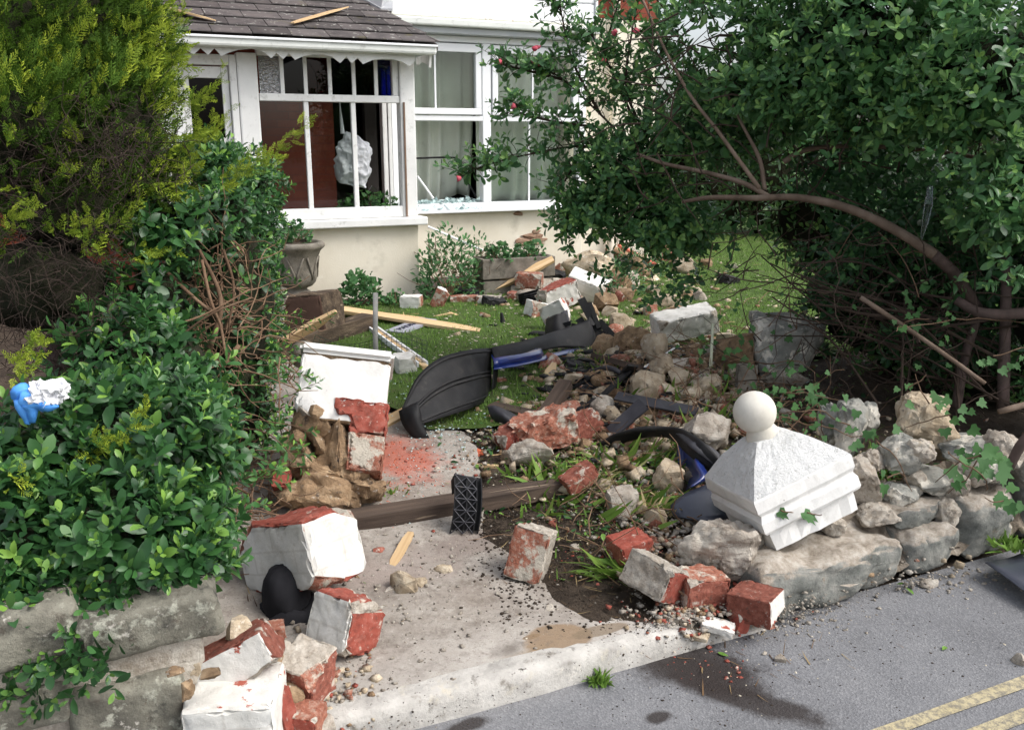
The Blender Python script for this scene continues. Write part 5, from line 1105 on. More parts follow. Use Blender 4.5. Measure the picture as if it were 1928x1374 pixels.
# ------------------------------------------------------------------ collapsed right-hand wall
rw = empty('collapsed_stone_wall', (2.5, 2.35, 0)); tag(rw, 'collapsed rubble stone wall along the road below the white pier cap', 'wall')
def wallmat():
    t = NT('wall_flint_with_mortar'); c = t.coord(); n = t.noise(c, 9, 9, .65)
    col = t.ramp(n, [(.30, (.085, .09, .082)), (.48, (.19, .195, .178)), (.62, (.30, .295, .265)), (.75, (.40, .34, .26))])
    col = t.mix(t.ramp(t.noise(c, 5, 8, .7, shift=5), [(.60, 0), (.68, .8)]), col, (.30, .19, .11)); col = t.mix(t.ramp(t.noise(c, 50, 6, .7, shift=8), [(.60, 0), (.68, .7)]), col, (.06, .055, .05))
    g = t.n('ShaderNodeNewGeometry'); sp = t.n('ShaderNodeSeparateXYZ'); t.l(g.outputs['Normal'], sp.inputs[0])
    k = t.math('ADD', sp.outputs[2], t.math('MULTIPLY', t.math('SUBTRACT', t.noise(c, 7, 8, .7, shift=11), .5), 1.5)); bed = t.ramp(k, [(.42, 0), (.62, 1)])
    mort = t.ramp(t.noise(c, 22, 8, .7, shift=3), [(.32, (.20, .165, .125)), (.5, (.38, .335, .28)), (.68, (.54, .50, .44))]); col = t.mix(bed, col, mort)
    return t.fin(col, .92, t.bump(t.noise(c, 40, 10, .75), .9, .012), .2)
m_wall = wallmat()
for i, r in enumerate([(1434, 1018, 1712, 1184, 2.08), (1716, 992, 1815, 1092, 2.10), (1690, 950, 1790, 1005, 2.17), (1820, 925, 1930, 1062, 2.10), (1934, 880, 2080, 1025, 2.10), (1795, 935, 1850, 985, 2.18)]): wstone(*r[:4], Yf=r[4], dp=.30, sd_=i+23, par=rw, m=m_wall, k=2.2)
for (px, py, w_, h_, mm, D, dp_) in [(1650, 972, 70, 34, m_mortar, 3.34, 90), (1620, 905, 60, 76, m_white, 3.44, 80), (1600, 812, 60, 100, m_grey, 3.72, 90), (1565, 800, 46, 80, m_grey, 3.78, 70), (1636, 785, 36, 50, m_grey, 3.72, 50),
        (1740, 800, 105, 105, m_tan, 3.66, 100), (1752, 768, 60, 44, m_tan, 3.70, 60), (1815, 842, 90, 40, m_grey, 3.58, 90), (1895, 845, 100, 56, m_white, 3.52, 100), (1695, 855, 80, 50, m_grey, 3.50, 90), (1738, 848, 54, 40, m_white, 3.44, 50), (1760, 905, 80, 40, m_grey, 3.48, 90), (1800, 915, 46, 50, m_white, 3.44, 60), (1700, 928, 90, 32, m_grey, 3.46, 90), (1950, 870, 90, 60, m_grey, 3.5, 100), (1645, 865, 46, 40, m_white, 3.5, 60), (1560, 985, 60, 30, m_mortar, 3.28, 70), (1850, 880, 60, 50, m_grey, 3.46, 70), (1780, 960, 50, 40, m_mortar, 3.42, 70), (1720, 900, 40, 30, m_mortar, 3.48, 50), (1830, 890, 40, 40, m_white, 3.46, 50), (1590, 870, 40, 36, m_mortar, 3.52, 50)]:
    stone('stone', px, py, w_, h_, mm, D=D, parent=rw, dpx=dp_, amp=.085, n=20)
bm = bmesh.new(); bmesh.ops.create_grid(bm, x_segments=60, y_segments=16, size=1)
for v in bm.verts:
    x, y = 1.85+(v.co.x+1)*1.0, 2.12+(v.co.y+1)*.33; t = (v.co.y+1)/2; u = (v.co.x+1)/2
    z = .19*math.sin(math.pi*min(1, t*1.15+.06))**.8*(.25+.75*float(sst(0, .35, u)))+.06*float(sst(.4, 1, u))+.035*fbm(Vector((x*7, y*7, 0)))+.02*fbm(Vector((x*25, y*25, 3))); v.co = Vector((x, y, max(.0, z)+h(x, max(y, 2.2))*.35*t))
V, Fc, _ = bm_out(bm); mkw('mortar_core', V, Fc, M('crumbled_wall_core', [(.12, .095, .07), (.24, .20, .155), (.40, .35, .29)], 20, .95, 1, 40, .02, vary=0), rw)
stone('boulder', 1362, 1032, 150, 92, m_white, 'large mortar-crusted boulder in front of the white pier cap', dpx=120, amp=.09, n=20, rz=-10, ry=-6)

# ------------------------------------------------------------------ loose bricks and stones
B = frag
B('brick', 1000, 1038, 66, 62, 92, 'brick crusted with pale mortar standing alone on the driveway edge', 'brick', [m_mortar, m_brick, m_brickb], rz=-16, rx=-16, ry=10, keep=('-y',), knocks=2, kd=.2)
B('brick', 1090, 899, 62, 36, 32, 'pinkish mortar-stained brick at the end of the dark beam', 'brick', [m_brick, m_brickb, m_brick], rz=24, ry=-26, knocks=2, lift=.03, kd=.2)
B('brick', 1187, 1030, 66, 60, 40, 'red brick half behind the mortar-faced brick', 'brick', [m_brick, m_brickb, m_redpaint], rz=24, ry=-8, keep=('-y', '+z'), lift=.03)
B('brick', 1230, 1085, 92, 66, 62, 'white and red brick leaning in the heap by the torn leaves', 'brick', [m_mortar, m_mortar, m_redpaint], rz=-40, tx=-14, ty=24, keep=('+x',), knocks=2, lift=.02, kd=.2)
B('brick', 1318, 1102, 80, 70, 60, 'dusty red brick with mortar top under the boulder', 'brick', [m_brickb, m_mortar, m_brick], rz=14, ry=4, keep=('-y',))
B('brick', 1424, 1138, 84, 70, 52, 'red-brown brick with cream painted side at the wall foot', 'brick', [m_brick, m_brickb, m_paintchip], rz=-38, ry=-6, keep=('+x',), knocks=1)
B('brick', 1260, 1132, 32, 26, 22, 'small red brick end between two bricks by the road edge', 'brick', [m_redpaint, m_brickb, m_redpaint], rz=10)
B('brick_piece', 1394, 1170, 30, 24, 36, 'small upright red brick splinter near the road', 'brick piece', [m_redpaint, m_mortar, m_redpaint], rz=30, ry=20)
B('render_flake', 1352, 1178, 62, 40, 12, 'flat cream flake of render beside the road', 'render flake', [m_paintchip, m_mortar, m_mortar], rz=-14, ry=10); B('render_flake', 1280, 1160, 66, 50, 14, 'pale flat render slab at the end of the kerb', 'render flake', [m_mortar, m_mortar, m_mortar], rz=-30); B('render_flake', 1305, 1192, 60, 36, 8, 'thin brown board-like flake lying on the road edge', 'render flake', [m_tan, m_tan, m_tan], rz=-24)
B('masonry_lump', 1022, 808, 112, 70, 54, 'long red and white masonry lump in the middle of the garden', 'masonry lump', [m_brickb, m_brickb, m_redpaint], rz=14, ry=-14, keep=('-x',), knocks=4, amp=.05)
B('masonry_lump', 968, 822, 62, 50, 40, 'dark red brick piece joined in front of the long masonry lump', 'masonry lump', [m_brick, m_mortar, m_redpaint], rz=24, ry=-22, keep=('-y',))
stone('mortar_lump', 1000, 853, 84, 40, m_mortar, 'cream mortar lump below the long masonry lump', 'mortar lump'); stone('mortar_lump', 1062, 790, 52, 36, m_mortar, 'mortar lump at the right end of the long masonry lump', 'mortar lump', lift=.02); B('brick', 1098, 800, 60, 40, 36, 'worn brown brick leaning beside the long masonry lump', 'brick', [m_brick, m_brickb, m_brick], rz=40, ry=-30)
stone('stone', 1085, 826, 38, 26, m_tan, 'small tan stone right of the long masonry lump')
B('roof_tile_piece', 884, 856, 58, 30, 7, 'bright orange flat tile fragment on the red dust', 'tile piece', [m_orange]*3, rz=38, knocks=2); B('roof_tile_piece', 840, 863, 24, 20, 7, 'tiny orange chip left of the orange tile fragment', 'tile piece', [m_orange]*3, rz=-20)
# the heap of pale stones
for (px, py, w_, h_, mm, lift, lab) in [(1245, 692, 46, 42, m_tan, .06, 'pale angular stone on top of the stone heap'), (1281, 712, 42, 36, m_tan, .03, 'round tan stone at the right of the stone heap'), (1215, 724, 62, 46, m_tan, .02, 'broad pitted pale stone at the left of the stone heap'), (1262, 736, 46, 28, m_tan, .0, 'low tan stone at the foot of the stone heap'), (1302, 740, 52, 30, m_tan, 0, 'flat tan stone at the lower right of the stone heap'),
        (1236, 652, 40, 40, m_tan, .03, 'rounded brown-tan stone above the stone heap'), (1194, 641, 66, 44, m_brown, .02, 'dark brown stone left of the white block'), (1138, 655, 40, 38, m_brown, 0, 'fibrous brown lump beside the crushed car front'), (1192, 668, 34, 18, m_tan, 0, 'small cream stone behind the stone heap'), (1136, 767, 48, 36, m_white, .02, 'white-topped stone under the crossing black bars'), (1116, 784, 22, 26, m_mortar, 0, 'small pointed pink stone below the crossing black bars'),
        (1332, 817, 82, 68, m_white, .02, 'large mottled brown and white stone behind the wheel arch'), (1250, 896, 58, 46, m_tan, 0, 'tan stone left of the blue wing panel'), (1190, 838, 34, 22, m_brown, 0, 'small brown stone under the wheel arch'), (1382, 662, 60, 56, m_brown, .03, 'brown stone in the ivy behind the pier cap'), (1180, 702, 40, 30, m_brown, 0, 'brown shard between black car parts'),
        (1480, 650, 130, 80, m_grey, .03, 'grey lump of old wall on the grass under the shrub'), (1470, 710, 80, 40, m_mortar, 0, 'low rubble stone in the ivy under the shrub'), (1256, 568, 52, 24, m_tan, 0, 'flat tan stone on the far lawn'), (1318, 558, 28, 20, m_white, .01, 'small grey stone on the split lath'), (1530, 606, 40, 16, m_white, 0, 'flat white stone on the grass under the shrub'), (1172, 537, 34, 34, m_brown, 0, 'brown broken brick right of the white slab'),
        (1165, 562, 22, 24, m_brick, 0, 'dark red brick end on the lawn below the white slab'), (1150, 590, 30, 24, m_tan, 0, 'pale stone behind the black bars'), (1195, 505, 44, 34, m_brown, 0, 'grey-brown stone in the plants by the house'), (1330, 498, 26, 18, m_brown, 0, 'brown stone on the far lawn'), (1290, 500, 20, 16, m_brick, 0, 'red and white chip on the far rubble strip'), (1055, 552, 60, 30, m_mortar, 0, 'mortar lump under the white slab'),
        (1168, 945, 58, 50, m_white, .0, 'white flint-like lump with red edge in the soil'), (1206, 958, 34, 28, m_tan, 0, 'tan pebble lump beside the straw stalks'), (1236, 975, 44, 34, m_tan, 0, 'tan stone next to the black car part'), (1225, 985, 20, 20, m_white, 0, 'small white pebble below the straw stalks'), (1082, 1030, 20, 14, m_white, 0, 'small cream chip on the dark soil'), (1040, 985, 18, 14, m_brick, 0, 'small red chip on the dark soil'),
        (760, 1098, 42, 44, m_tan, 0, 'orange-tan lump of stone in the middle of the driveway'), (792, 1100, 24, 22, m_tan, 0, 'small tan chip right of the orange-tan lump'), (835, 1075, 36, 20, m_tan, 0, 'flat tan chip on the driveway'), (715, 1040, 26, 18, m_brick, 0, 'brick chip beside the big white lump'), (738, 1115, 30, 18, m_mortar, 0, 'whitish crumbly mortar lump on the driveway'), (1035, 1150, 18, 20, m_mortar, 0, 'small upright mortar chip at the soil edge'),
        (895, 1186, 10, 10, m_redpaint, 0, 'tiny red brick chip on the driveway'), (1470, 1242, 22, 16, m_white, 0, 'small white stone on the road'), (1745, 1098, 38, 16, m_white, 0, 'white flake at the wall foot on the road'), (1920, 1242, 26, 22, m_white, 0, 'cream stone on the road near the yellow lines'), (856, 1015, 20, 12, m_redpaint, 0, 'small red brick chip under the black lattice strip')]:
    stone('stone' if w_ > 24 else 'stone_chip', px, py, w_, h_, mm, lab, 'stone', lift=lift, sub=2 if w_ > 30 else 1)
rs = random.Random(77); small = {}
for i in range(90):
    cx_, cy_, sx, sy, wh = rs.choice([(1230, 760, 90, 50, 'near the wheel arch'), (1230, 760, 90, 50, 'near the wheel arch'), (1120, 860, 90, 50, 'by the long masonry lump'), (1320, 690, 60, 40, 'behind the pale stone heap'), (1270, 1010, 70, 30, 'beside the boulder'), (1160, 640, 60, 30, 'beside the crushed car front'), (1640, 960, 90, 40, 'on top of the collapsed wall'), (1420, 800, 40, 30, 'behind the pier cap')])
    kn, km = rs.choice([('tan', m_tan), ('whitish', m_white), ('mortar', m_mortar), ('dark brown', m_brown), ('tan', m_tan), ('reddish', m_brickb)])
    px, py = rs.gauss(cx_, sx), rs.gauss(cy_, sy); w_ = rs.uniform(16, 38)
    small.setdefault((kn, wh), []).append((px, stone('rubble_stone', px, py, w_, w_*rs.uniform(.5, .8), km, 'small loose %s stone %s' % (kn, wh), 'stone', group='small loose %s stones %s' % (kn, wh), sub=1, n=13)))
for i in range(80):
    cx_, cy_, sx, sy, wh = rs.choice([(1210, 690, 60, 40, 'in the heap'), (1250, 740, 60, 36, 'in the heap'), (1160, 640, 60, 30, 'beside the crushed car front'), (1100, 545, 80, 22, 'by the house wall'), (1320, 660, 60, 40, 'beyond the heap'), (1220, 520, 70, 30, 'by the house corner'), (1130, 790, 60, 30, 'under the black bars')])
    kn, km = rs.choice([('pale tan', m_tan), ('pale tan', m_tan), ('chalky', m_white), ('earthy brown', m_brown), ('orange brick', m_brickb)]); px, py = rs.gauss(cx_, sx), rs.gauss(cy_, sy); w_ = rs.uniform(22, 48)
    small.setdefault((kn, wh), []).append((px, stone('rubble_stone', px, py, w_, w_*rs.uniform(.55, .85), km, 'small loose %s stone %s' % (kn, wh), 'stone', group='small loose %s stones %s' % (kn, wh), sub=1, n=14)))
ORD = 'first second third fourth fifth sixth seventh eighth ninth tenth eleventh twelfth thirteenth fourteenth fifteenth sixteenth seventeenth eighteenth nineteenth twentieth'.split()
for key, lst in small.items():
    lst.sort(key=lambda q: q[0])
    for i, (_, o) in enumerate(lst):
        if len(lst) > 1: o['label'] = 'small loose %s stone %s, %s from the left' % (key[0], key[1], ORD[i])
# bricks by the house and on the far lawn
B('brick', 775, 571, 36, 30, 28, 'white brick with broken tan end near the porch corner', 'brick', [m_paint, m_mortar, m_brickb], rz=-8, keep=('+x',)); B('brick', 828, 562, 24, 24, 36, 'brick with white top tilted against the corner shrub', 'brick', [m_brickb, m_brickb, m_paint], ry=24, keep=('+z',))
B('brick', 874, 565, 52, 26, 17, 'brown brick lying flat left of the leaning plank', 'brick', [m_brickb, m_mortar, m_brick], rz=4); B('brick', 921, 567, 44, 26, 19, 'cream brick lying flat in front of the leaning plank', 'brick', [m_mortar, m_brickb, m_paintchip], keep=('-y',), rz=-6)
B('brick', 996, 528, 44, 32, 26, 'pale brown brick on top of others in front of the trough', 'brick', [m_brickb, m_mortar, m_tan], rz=-12, lift=.09); B('brick', 968, 560, 26, 24, 20, 'small brown brick below the leaning plank', 'brick', [m_brick, m_mortar, m_tan]); B('brick', 985, 548, 44, 30, 16, 'mortar-covered brick under the pale brown brick', 'brick', [m_mortar, m_mortar, m_tan], lift=.02)
B('brick', 1013, 583, 40, 30, 28, 'white topped brick on the lawn edge below the ribbed grille', 'brick', [m_brickb, m_brickb, m_paint], rz=30, ry=16, keep=('+z', '-x'), knocks=1); B('masonry_lump', 1050, 556, 66, 40, 40, 'cream brick lump with red paint stripe under the white slab', 'masonry lump', [m_paintchip, m_mortar, m_redpaint], rz=20, ry=-18, keep=('+z',)); B('masonry_lump', 1046, 592, 44, 26, 40, 'cream render lump with red edge above the black car front', 'masonry lump', [m_paintchip, m_mortar, m_redpaint], rz=-20, ry=-30, keep=('-x',), lift=.03); B('brick', 1020, 562, 26, 26, 26, 'greyish brick right of the ribbed grille', 'brick', [m_mortar, m_brickb, m_tan])
B('white_slab', 1104, 538, 64, 40, 34, 'white painted masonry slab leaning on the rubble by the house', 'masonry slab', [m_brickb, m_mortar, m_paint], rz=-20, rx=14, ry=20, keep=('+z', '-y'), knocks=2, lift=.04, amp=.015); B('white_block', 1290, 608, 100, 50, 38, 'long white painted block on the lawn behind the stone heap', 'masonry block', [m_paint, m_mortar, m_paint], rz=12, ry=-10, rx=8, knocks=1, lift=.05, amp=.015)
B('white_block', 762, 688, 36, 34, 40, 'small white block by the wire fence post', 'masonry block', [m_paint, m_mortar, m_paint], rz=30, rx=8, knocks=2)
B('brick', 1405, 718, 36, 14, 62, 'upright grey concrete shard behind the pier cap', 'concrete shard', [m_conc]*3, rz=10, ry=10, rx=-20, knocks=2); B('slate_piece', 1368, 703, 50, 30, 6, 'dark grey slate piece in the ivy behind the pier cap', 'slate piece', [m_slate]*3, rz=10, rx=30, knocks=2)
stone('sand_heap', 1110, 505, 80, 50, m_tan, 'heap of sandy mortar against the house behind the white slab', 'rubble heap', amp=.05, dpx=60); stone('sand_heap', 1150, 470, 70, 30, m_brown, 'heap of red brick earth under the house wall by the shrub', 'rubble heap', amp=.08, dpx=50)
for (px, py, w_, h_, lab) in [(1215, 495, 22, 20, 'red brick fragment left of the red and white pole'), (1050, 470, 22, 40, 'red tile edge beside the concrete trough'), (1235, 470, 30, 18, 'orange tile fragment by the foot of the house wall'), (1150, 455, 26, 18, 'orange brick scrap below the bay wall')]:
    B('tile_piece', px, py, w_, 16, h_, lab, 'tile piece', [m_redpaint, m_orange, m_redpaint], rz=random.uniform(-30, 30), ry=20)

# ------------------------------------------------------------------ timber
def plank(name, a, b, wd, th, m, lab, cat='plank', la=0.0, lb=0.0, roll=0, split=.3, A=None, Bp=None, tip=(1, 1)):
    """board between two photograph points on the ground (la, lb: height of each end above ground)"""
    p = A or G(*a, up=la+th/2); q = Bp or G(*b, up=lb+th/2); x = (q-p); ln = x.length; x.normalize()
    y = ZU.cross(x).normalized(); z = x.cross(y); Rm = Matrix((x, y, z)).transposed() @ Matrix.Rotation(math.radians(roll), 3, 'X')
    SEED[0] += 1; r = random.Random(SEED[0]); n = 10; V, Fc = [], []
    for i in range(n+1):
        f = i/n; w0 = wd/2*(1+.03*r.gauss(0, 1)); e = 1.0
        if f < .15: e = tip[0]+(1-tip[0])*f/.15
        if f > .75: e = tip[1]+(1-tip[1])*(1-f)/.25
        jx = (ln*.03*r.random()*split if i in (0, n) else 0); s_ = -1 if i == 0 else 1
        off = wd*.3*(1-e)*(1 if SEED[0] % 2 else -1)
        for (sy, sz) in ((-1, -1), (1, -1), (1, 1), (-1, 1)): V.append(((f-.5)*ln+s_*jx*r.random()*2*(1 if sy > 0 else .2), sy*w0*e+off, sz*th/2*(.5+.5*e)))
    for i in range(n):
        for k in range(4): Fc.append((4*i+k, 4*i+(k+1) % 4, 4*i+4+(k+1) % 4, 4*i+4+k))
    Fc += [(3, 2, 1, 0), (4*n, 4*n+1, 4*n+2, 4*n+3)]
    o = mkl(name, V, Fc, m, None, (p+q)/2, Rm.to_euler()); tag(o, lab, cat); return o
plank('plank', (640, 582), (938, 628), .14, .022, m_timber, 'long pale pine plank across the lawn below the nameplate', lb=.0, la=.08, tip=(1, .45))
plank('plank', (630, 585), (795, 602), .15, .02, m_timber, 'split pine board beside the long plank near the porch', la=.05, lb=.02, tip=(1, .5)); plank('plank', (492, 668), (634, 588), .075, .03, m_timber, 'pine plank leaning up on the brown timber block', la=.02, lb=.30, roll=-40, tip=(.8, .3))
plank('plank', 0, 0, .085, .035, m_timber, 'pale rail leaning against the concrete trough', A=G(898, 556, .02), Bp=PD(1042, 489, dep(G(968, 552))-.12), roll=40, tip=(.8, .7)); plank('lath', (785, 603), (848, 590), .03, .012, m_timber, 'thin pale lath above the long plank', 'lath', lb=.03); plank('lath', (846, 589), (886, 602), .03, .012, m_timber, 'short broken lath on the lawn above the long plank', 'lath', la=.03)
plank('plank', (712, 805), (812, 752), .085, .03, m_timber, 'pine plank poking out under the black bumper'); plank('splinter', (1012, 738), (1046, 684), .06, .012, m_timber, 'brown splintered board in front of the blue bumper edge', 'splinter', lb=.06, tip=(.6, .5)); plank('plank', (1022, 790), (1066, 722), .075, .05, m_oldwood, 'short dark board jutting out of the debris', la=.02, lb=.10)
plank('plank', (925, 768), (1035, 792), .09, .05, m_oldwood, 'dark board lying behind the long masonry lump'); plank('lath', (842, 873), (938, 878), .022, .012, m_timber, 'yellow lath lying beside the orange tile', 'lath', tip=(.5, 1)); plank('splinter', (712, 1200), (806, 1147), .032, .012, m_timber, 'pale splinter pointing away from the white brick lump', 'splinter', tip=(1, .2))
plank('splinter', (735, 1072), (772, 1003), .034, .015, m_timber, 'weathered wedge-shaped splinter on the driveway', 'splinter', tip=(.3, .7), lb=.03); plank('lath', (1250, 553), (1322, 556), .05, .012, m_timber, 'split lath lying on the far lawn', 'lath'); plank('lath', (1340, 555), (1392, 560), .022, .010, m_timber, 'thin end of a split lath on the far lawn', 'lath', tip=(1, .3)); plank('stick', (1246, 502), (1300, 529), .02, .02, m_timber, 'thin pale stick on the far lawn', 'stick')
plank('pole', (1166, 462), (1232, 498), .045, .03, M('red_white_pole', [(.5, .06, .03), (.6, .2, .14)], 4, .6, .2, vary=0), 'red pole sticking out of the rubble by the house', 'pole', la=.18, lb=.12); plank('splinter', (1038, 776), (1104, 762), .05, .012, m_timber, 'pale splinters beside the dark board', 'splinter', tip=(.3, .6)); plank('splinter', (872, 797), (924, 810), .022, .01, m_timber, 'thin brown splinter below the black bumper', 'splinter')
plank('splinter', (575, 690-50), (640, 625), .04, .012, m_timber, 'pale chip of wood by the dark sleeper', 'splinter'); plank('lath', (715, 633), (760, 612), .02, .012, m_timber, 'thin lath beside the nameplate', 'lath'); plank('lath', (715, 668), (815, 692), .05, .014, m_timber, 'pine strip under the white frame piece', 'lath'); plank('lath', (918, 592), (950, 602), .03, .01, m_timber, 'small tan chip on the lawn near the black cone', 'lath')
plank('board', (590, 657), (645, 648), .09, .02, M('maroon_board', [(.12, .05, .045), (.18, .08, .07)], 8, .7, .3, vary=0), 'dark maroon board below the sleeper', 'board')
# splinters lying on the porch roof
def onroof(px, py):
    d = ray(px, py); n = Vector((0, -.426, 1)).normalized(); p0 = Vector((1, 7.42, rz(7.42)+.045)); return CAM+d*((p0-CAM).dot(n)/d.dot(n))
plank('splinter', 0, 0, .075, .012, m_timber, 'bright pine splinter on the porch roof near its ridge', 'splinter', A=onroof(548, 44), Bp=onroof(652, 14), tip=(.5, .2)); plank('splinter', 0, 0, .10, .014, m_timber, 'bright pine splinter on the porch roof beside the conifer', 'splinter', A=onroof(312, 14), Bp=onroof(402, 38), tip=(1, .15))
# dark sleeper, brown block, beam
plank('sleeper', (520, 662), (694, 606), .13, .12, m_sleeper, 'rotten dark brown sleeper lying by the path', 'sleeper', lb=.02); plank('beam', (640, 984), (1075, 914), .10, .06, m_oldwood, 'long dark weathered timber beam across the driveway', 'beam', split=.1, tip=(1, .6))
frag('timber_block', 594, 596, 78, 60, 80, 'big brown timber block standing in front of the stone urn', 'timber block', [m_sleeper, m_tan, M('brown_board_face', [(.08, .045, .03), (.12, .07, .05)], 6, .8, .3, vary=0)], rz=-24, ry=-8, keep=('-y', '-x'), knocks=1, amp=.01)
# white frame piece
A_, B_ = G(703, 622, .03), G(796, 690, .03); x = (B_-A_); ln = x.length; x.normalize(); y = ZU.cross(x).normalized()
Rm = Matrix((x, y, x.cross(y))).transposed().to_euler(); fr = empty('window_frame_piece', A_, Rm); tag(fr, 'broken white window frame length lying on the lawn', 'window frame')
mkl('profile', *boxes([(0, ln, -.035, .035, -.025, -.005), (0, ln, -.035, -.022, -.005, .03), (0, ln, .022, .035, -.004, .03)]), m_upvc, fr); mkl('timber_core', *boxv(-.05, ln+.06, -.02, .02, -.004, .018), m_timber, fr)
# nameplate
A_, B_ = G(742, 628, .02), G(806, 603, .04); x = (B_-A_); ln = x.length; x.normalize(); y = ZU.cross(x).normalized()
Rm = Matrix((x, y, x.cross(y))).transposed().to_euler(); npl = empty('house_nameplate', (A_+B_)/2, Rm); tag(npl, 'grey house nameplate lying across the long pine plank', 'nameplate')
m_plate = M('grey_plate', [(.30, .31, .36), (.38, .38, .42)], 8, .6, .2, vary=0)
mkl('plate', *boxv(-ln/2, ln/2, -.08, .08, 0, .016), m_plate, npl); mkl('backing_board', *boxv(-ln/2+.01, ln/2+.015, -.075, .06, -.03, -.001), m_oldwood, npl)
tc = bpy.data.curves.new('lettering', 'FONT'); tc.body = 'MADRONE'; tc.size = .07; tc.align_x = 'CENTER'; tc.align_y = 'CENTER'; tc.extrude = .0015
to = bpy.data.objects.new('lettering_curve', tc); COL.objects.link(to); bpy.context.view_layer.update(); me = bpy.data.meshes.new_from_object(to.evaluated_get(bpy.context.evaluated_depsgraph_get())); bpy.data.objects.remove(to)
me.materials.clear(); me.materials.append(M('dark_lettering', [(.03, .03, .06)], 5, .6, 0, vary=0)); o = link('lettering', me, npl); o.location = (0, 0, .018)
for sx in (-1, 1): mkl('screw', *tube([(sx*(ln/2-.03), 0, .015), (sx*(ln/2-.03), 0, .02)], .006, 8), m_steel, npl)
# post and sagging wire mesh
pb = G(708, 692); V, Fc = tube([pb-ZU*.05, pb+ZU*.2+RT*.003, PD(707, 552, dep(pb))], [.017, .016, .017], 10); tag(mkw('fence_post', V, Fc, m_steel, smooth=True), 'thin grey garden fence post standing on the lawn', 'post')
ps = []; rows = []
for i in range(9):
    f = i/8; a = PD(565+15*f, 672-20*f+0, dep(pb)+.35-.1*f)
    pts = [PD(705-(130*(1-u))*(1-.15*f), (690-52*f)+(14*f*math.sin(u*3.1))+(-8*(1-u)), dep(pb)+.30*(1-u)) for u in [k/12 for k in range(13)]]; rows.append(pts); ps.append(tube(pts, 0.0018, 3, False))
for k in range(13): ps.append(tube([r[k] for r in rows], 0.0018, 3, False))
rows = []
for i in range(9):
    f = i/8; pts = [PD(709+95*u, 690-55*f+18*u*(1-f)-10*math.sin(u*4)*f, dep(pb)-.10*u) for u in [k/10 for k in range(11)]]; rows.append(pts); ps.append(tube(pts, 0.0018, 3, False))
for k in range(11): ps.append(tube([r[k] for r in rows], 0.0018, 3, False))
V, Fc = joinvf(ps); tag(mkw('wire_mesh', V, Fc, M('green_wire', [(.03, .05, .035)], 5, .5, 0, vary=0)), 'sagging green wire fence mesh hanging from the grey post', 'wire mesh')
V, Fc = tube([PY(806, 427, 8.3), PY(910, 472, 8.0)], .012, 8); tag(mkw('white_rod', V, Fc, m_upvc), 'thin white rod leaning on the trough behind the corner shrub', 'rod')
V, Fc = tube([PD(1338, 690, 4.5), PD(1342, 610, 4.55)], .008, 7); tag(mkw('cane', V, Fc, M('pale_green_cane', [(.35, .38, .26), (.45, .47, .36)], 9, .7, 0, vary=0)), 'pale upright cane standing in the ivy', 'cane')

# ------------------------------------------------------------------ urn, trough, indoor things
uq = G(562, 583); ur = empty('stone_urn', uq, camrot(8)); ur.scale = (1.1, 1.1, 1.14); tag(ur, 'weathered stone garden urn beside the porch', 'urn')
V, Fc = lathe([(.0, .10), (.115, .10), (.12, .118), (.10, .135), (.075, .15), (.078, .165), (.115, .18), (.142, .205), (.155, .25), (.155, .30), (.158, .345), (.168, .39), (.190, .435), (.212, .455), (.222, .465), (.224, .485), (.212, .498), (.175, .50), (.168, .47), (.0, .46)], 36)
mkl('bowl', V, Fc, m_conc, ur, smooth=True); V, Fc = boxes([(-.15, .15, -.15, .15, 0, .06), (-.125, .125, -.125, .125, .06, .10)]); o = mkl('plinth', V, Fc, m_conc, ur); md = o.modifiers.new('b', 'BEVEL'); md.width = .008
for k in range(7):
    a = k*2*math.pi/7-1.5
    for s_ in (-1, 1):
        pts = [Vector((math.cos(a+s_*w2)*r2, math.sin(a+s_*w2)*r2, z2)) for w2, r2, z2 in ((.36, .176, .395), (.22, .164, .34), (.08, .160, .28), (.02, .158, .235))]; V, Fc = tube(pts, [.006, .008, .008, .006], 6); mkl('leaf_relief', V, Fc, m_conc, ur, smooth=True)
V, Fc, _ = rock((.33, .33, .05), 5, .06, 20, 2); mkl('soil', V, Fc, m_soil, ur, (0, 0, .455))
bush('urn_plant', 0, 0, 0, .15, .20, 130, .05, 'leafy green plant growing in the stone urn', 'plant', loc=uq+ZU*.55, nobj=30)
tq = G(968, 552); tr = empty('concrete_trough', tq, (0, 0, math.radians(-2))); tag(tr, 'weathered concrete planting trough under the bay window', 'trough')
for nm, b in (('trough_front', (-.36, .36, -.13, -.09, .16, .345)), ('trough_back', (-.36, .36, .09, .13, .16, .345)), ('trough_end', (-.36, -.32, -.089, .089, .16, .345)), ('trough_end', (.32, .36, -.089, .089, .16, .345)), ('trough_base', (-.35, .35, -.12, .12, .0, .145))):
    o = mkl(nm, *boxv(*b), m_conc, tr); md = o.modifiers.new('b', 'BEVEL'); md.width = .008; md.segments = 2
mkl('soil', *boxv(-.32, .32, -.09, .09, .155, .31), m_soil, tr)
for dx in (-.17, .16): bush('trough_plant', 0, 0, 0, .15, .17, 120, .05, 'dark leafy plant at the %s of the concrete trough' % ('left end' if dx < 0 else 'right end'), 'plant', loc=tq+Vector((dx, 0, .31)), nobj=15)
m_bag = M('white_plastic_bag', [(.72, .73, .76), (.80, .81, .84)], 5, .5, .3, 12, .02, spec=.4, vary=0)
V, Fc, _ = rock((.29, .15, .46), 8, .05, 30, 4)
V = [v+Vector((v.x*.5, v.y, 0)).normalized()*(.030*(1-abs(2*noise.noise(v*9)))*.6+.012*noise.noise(v*26)-.02*max(0, v.z-.36)/.1) for v in V]
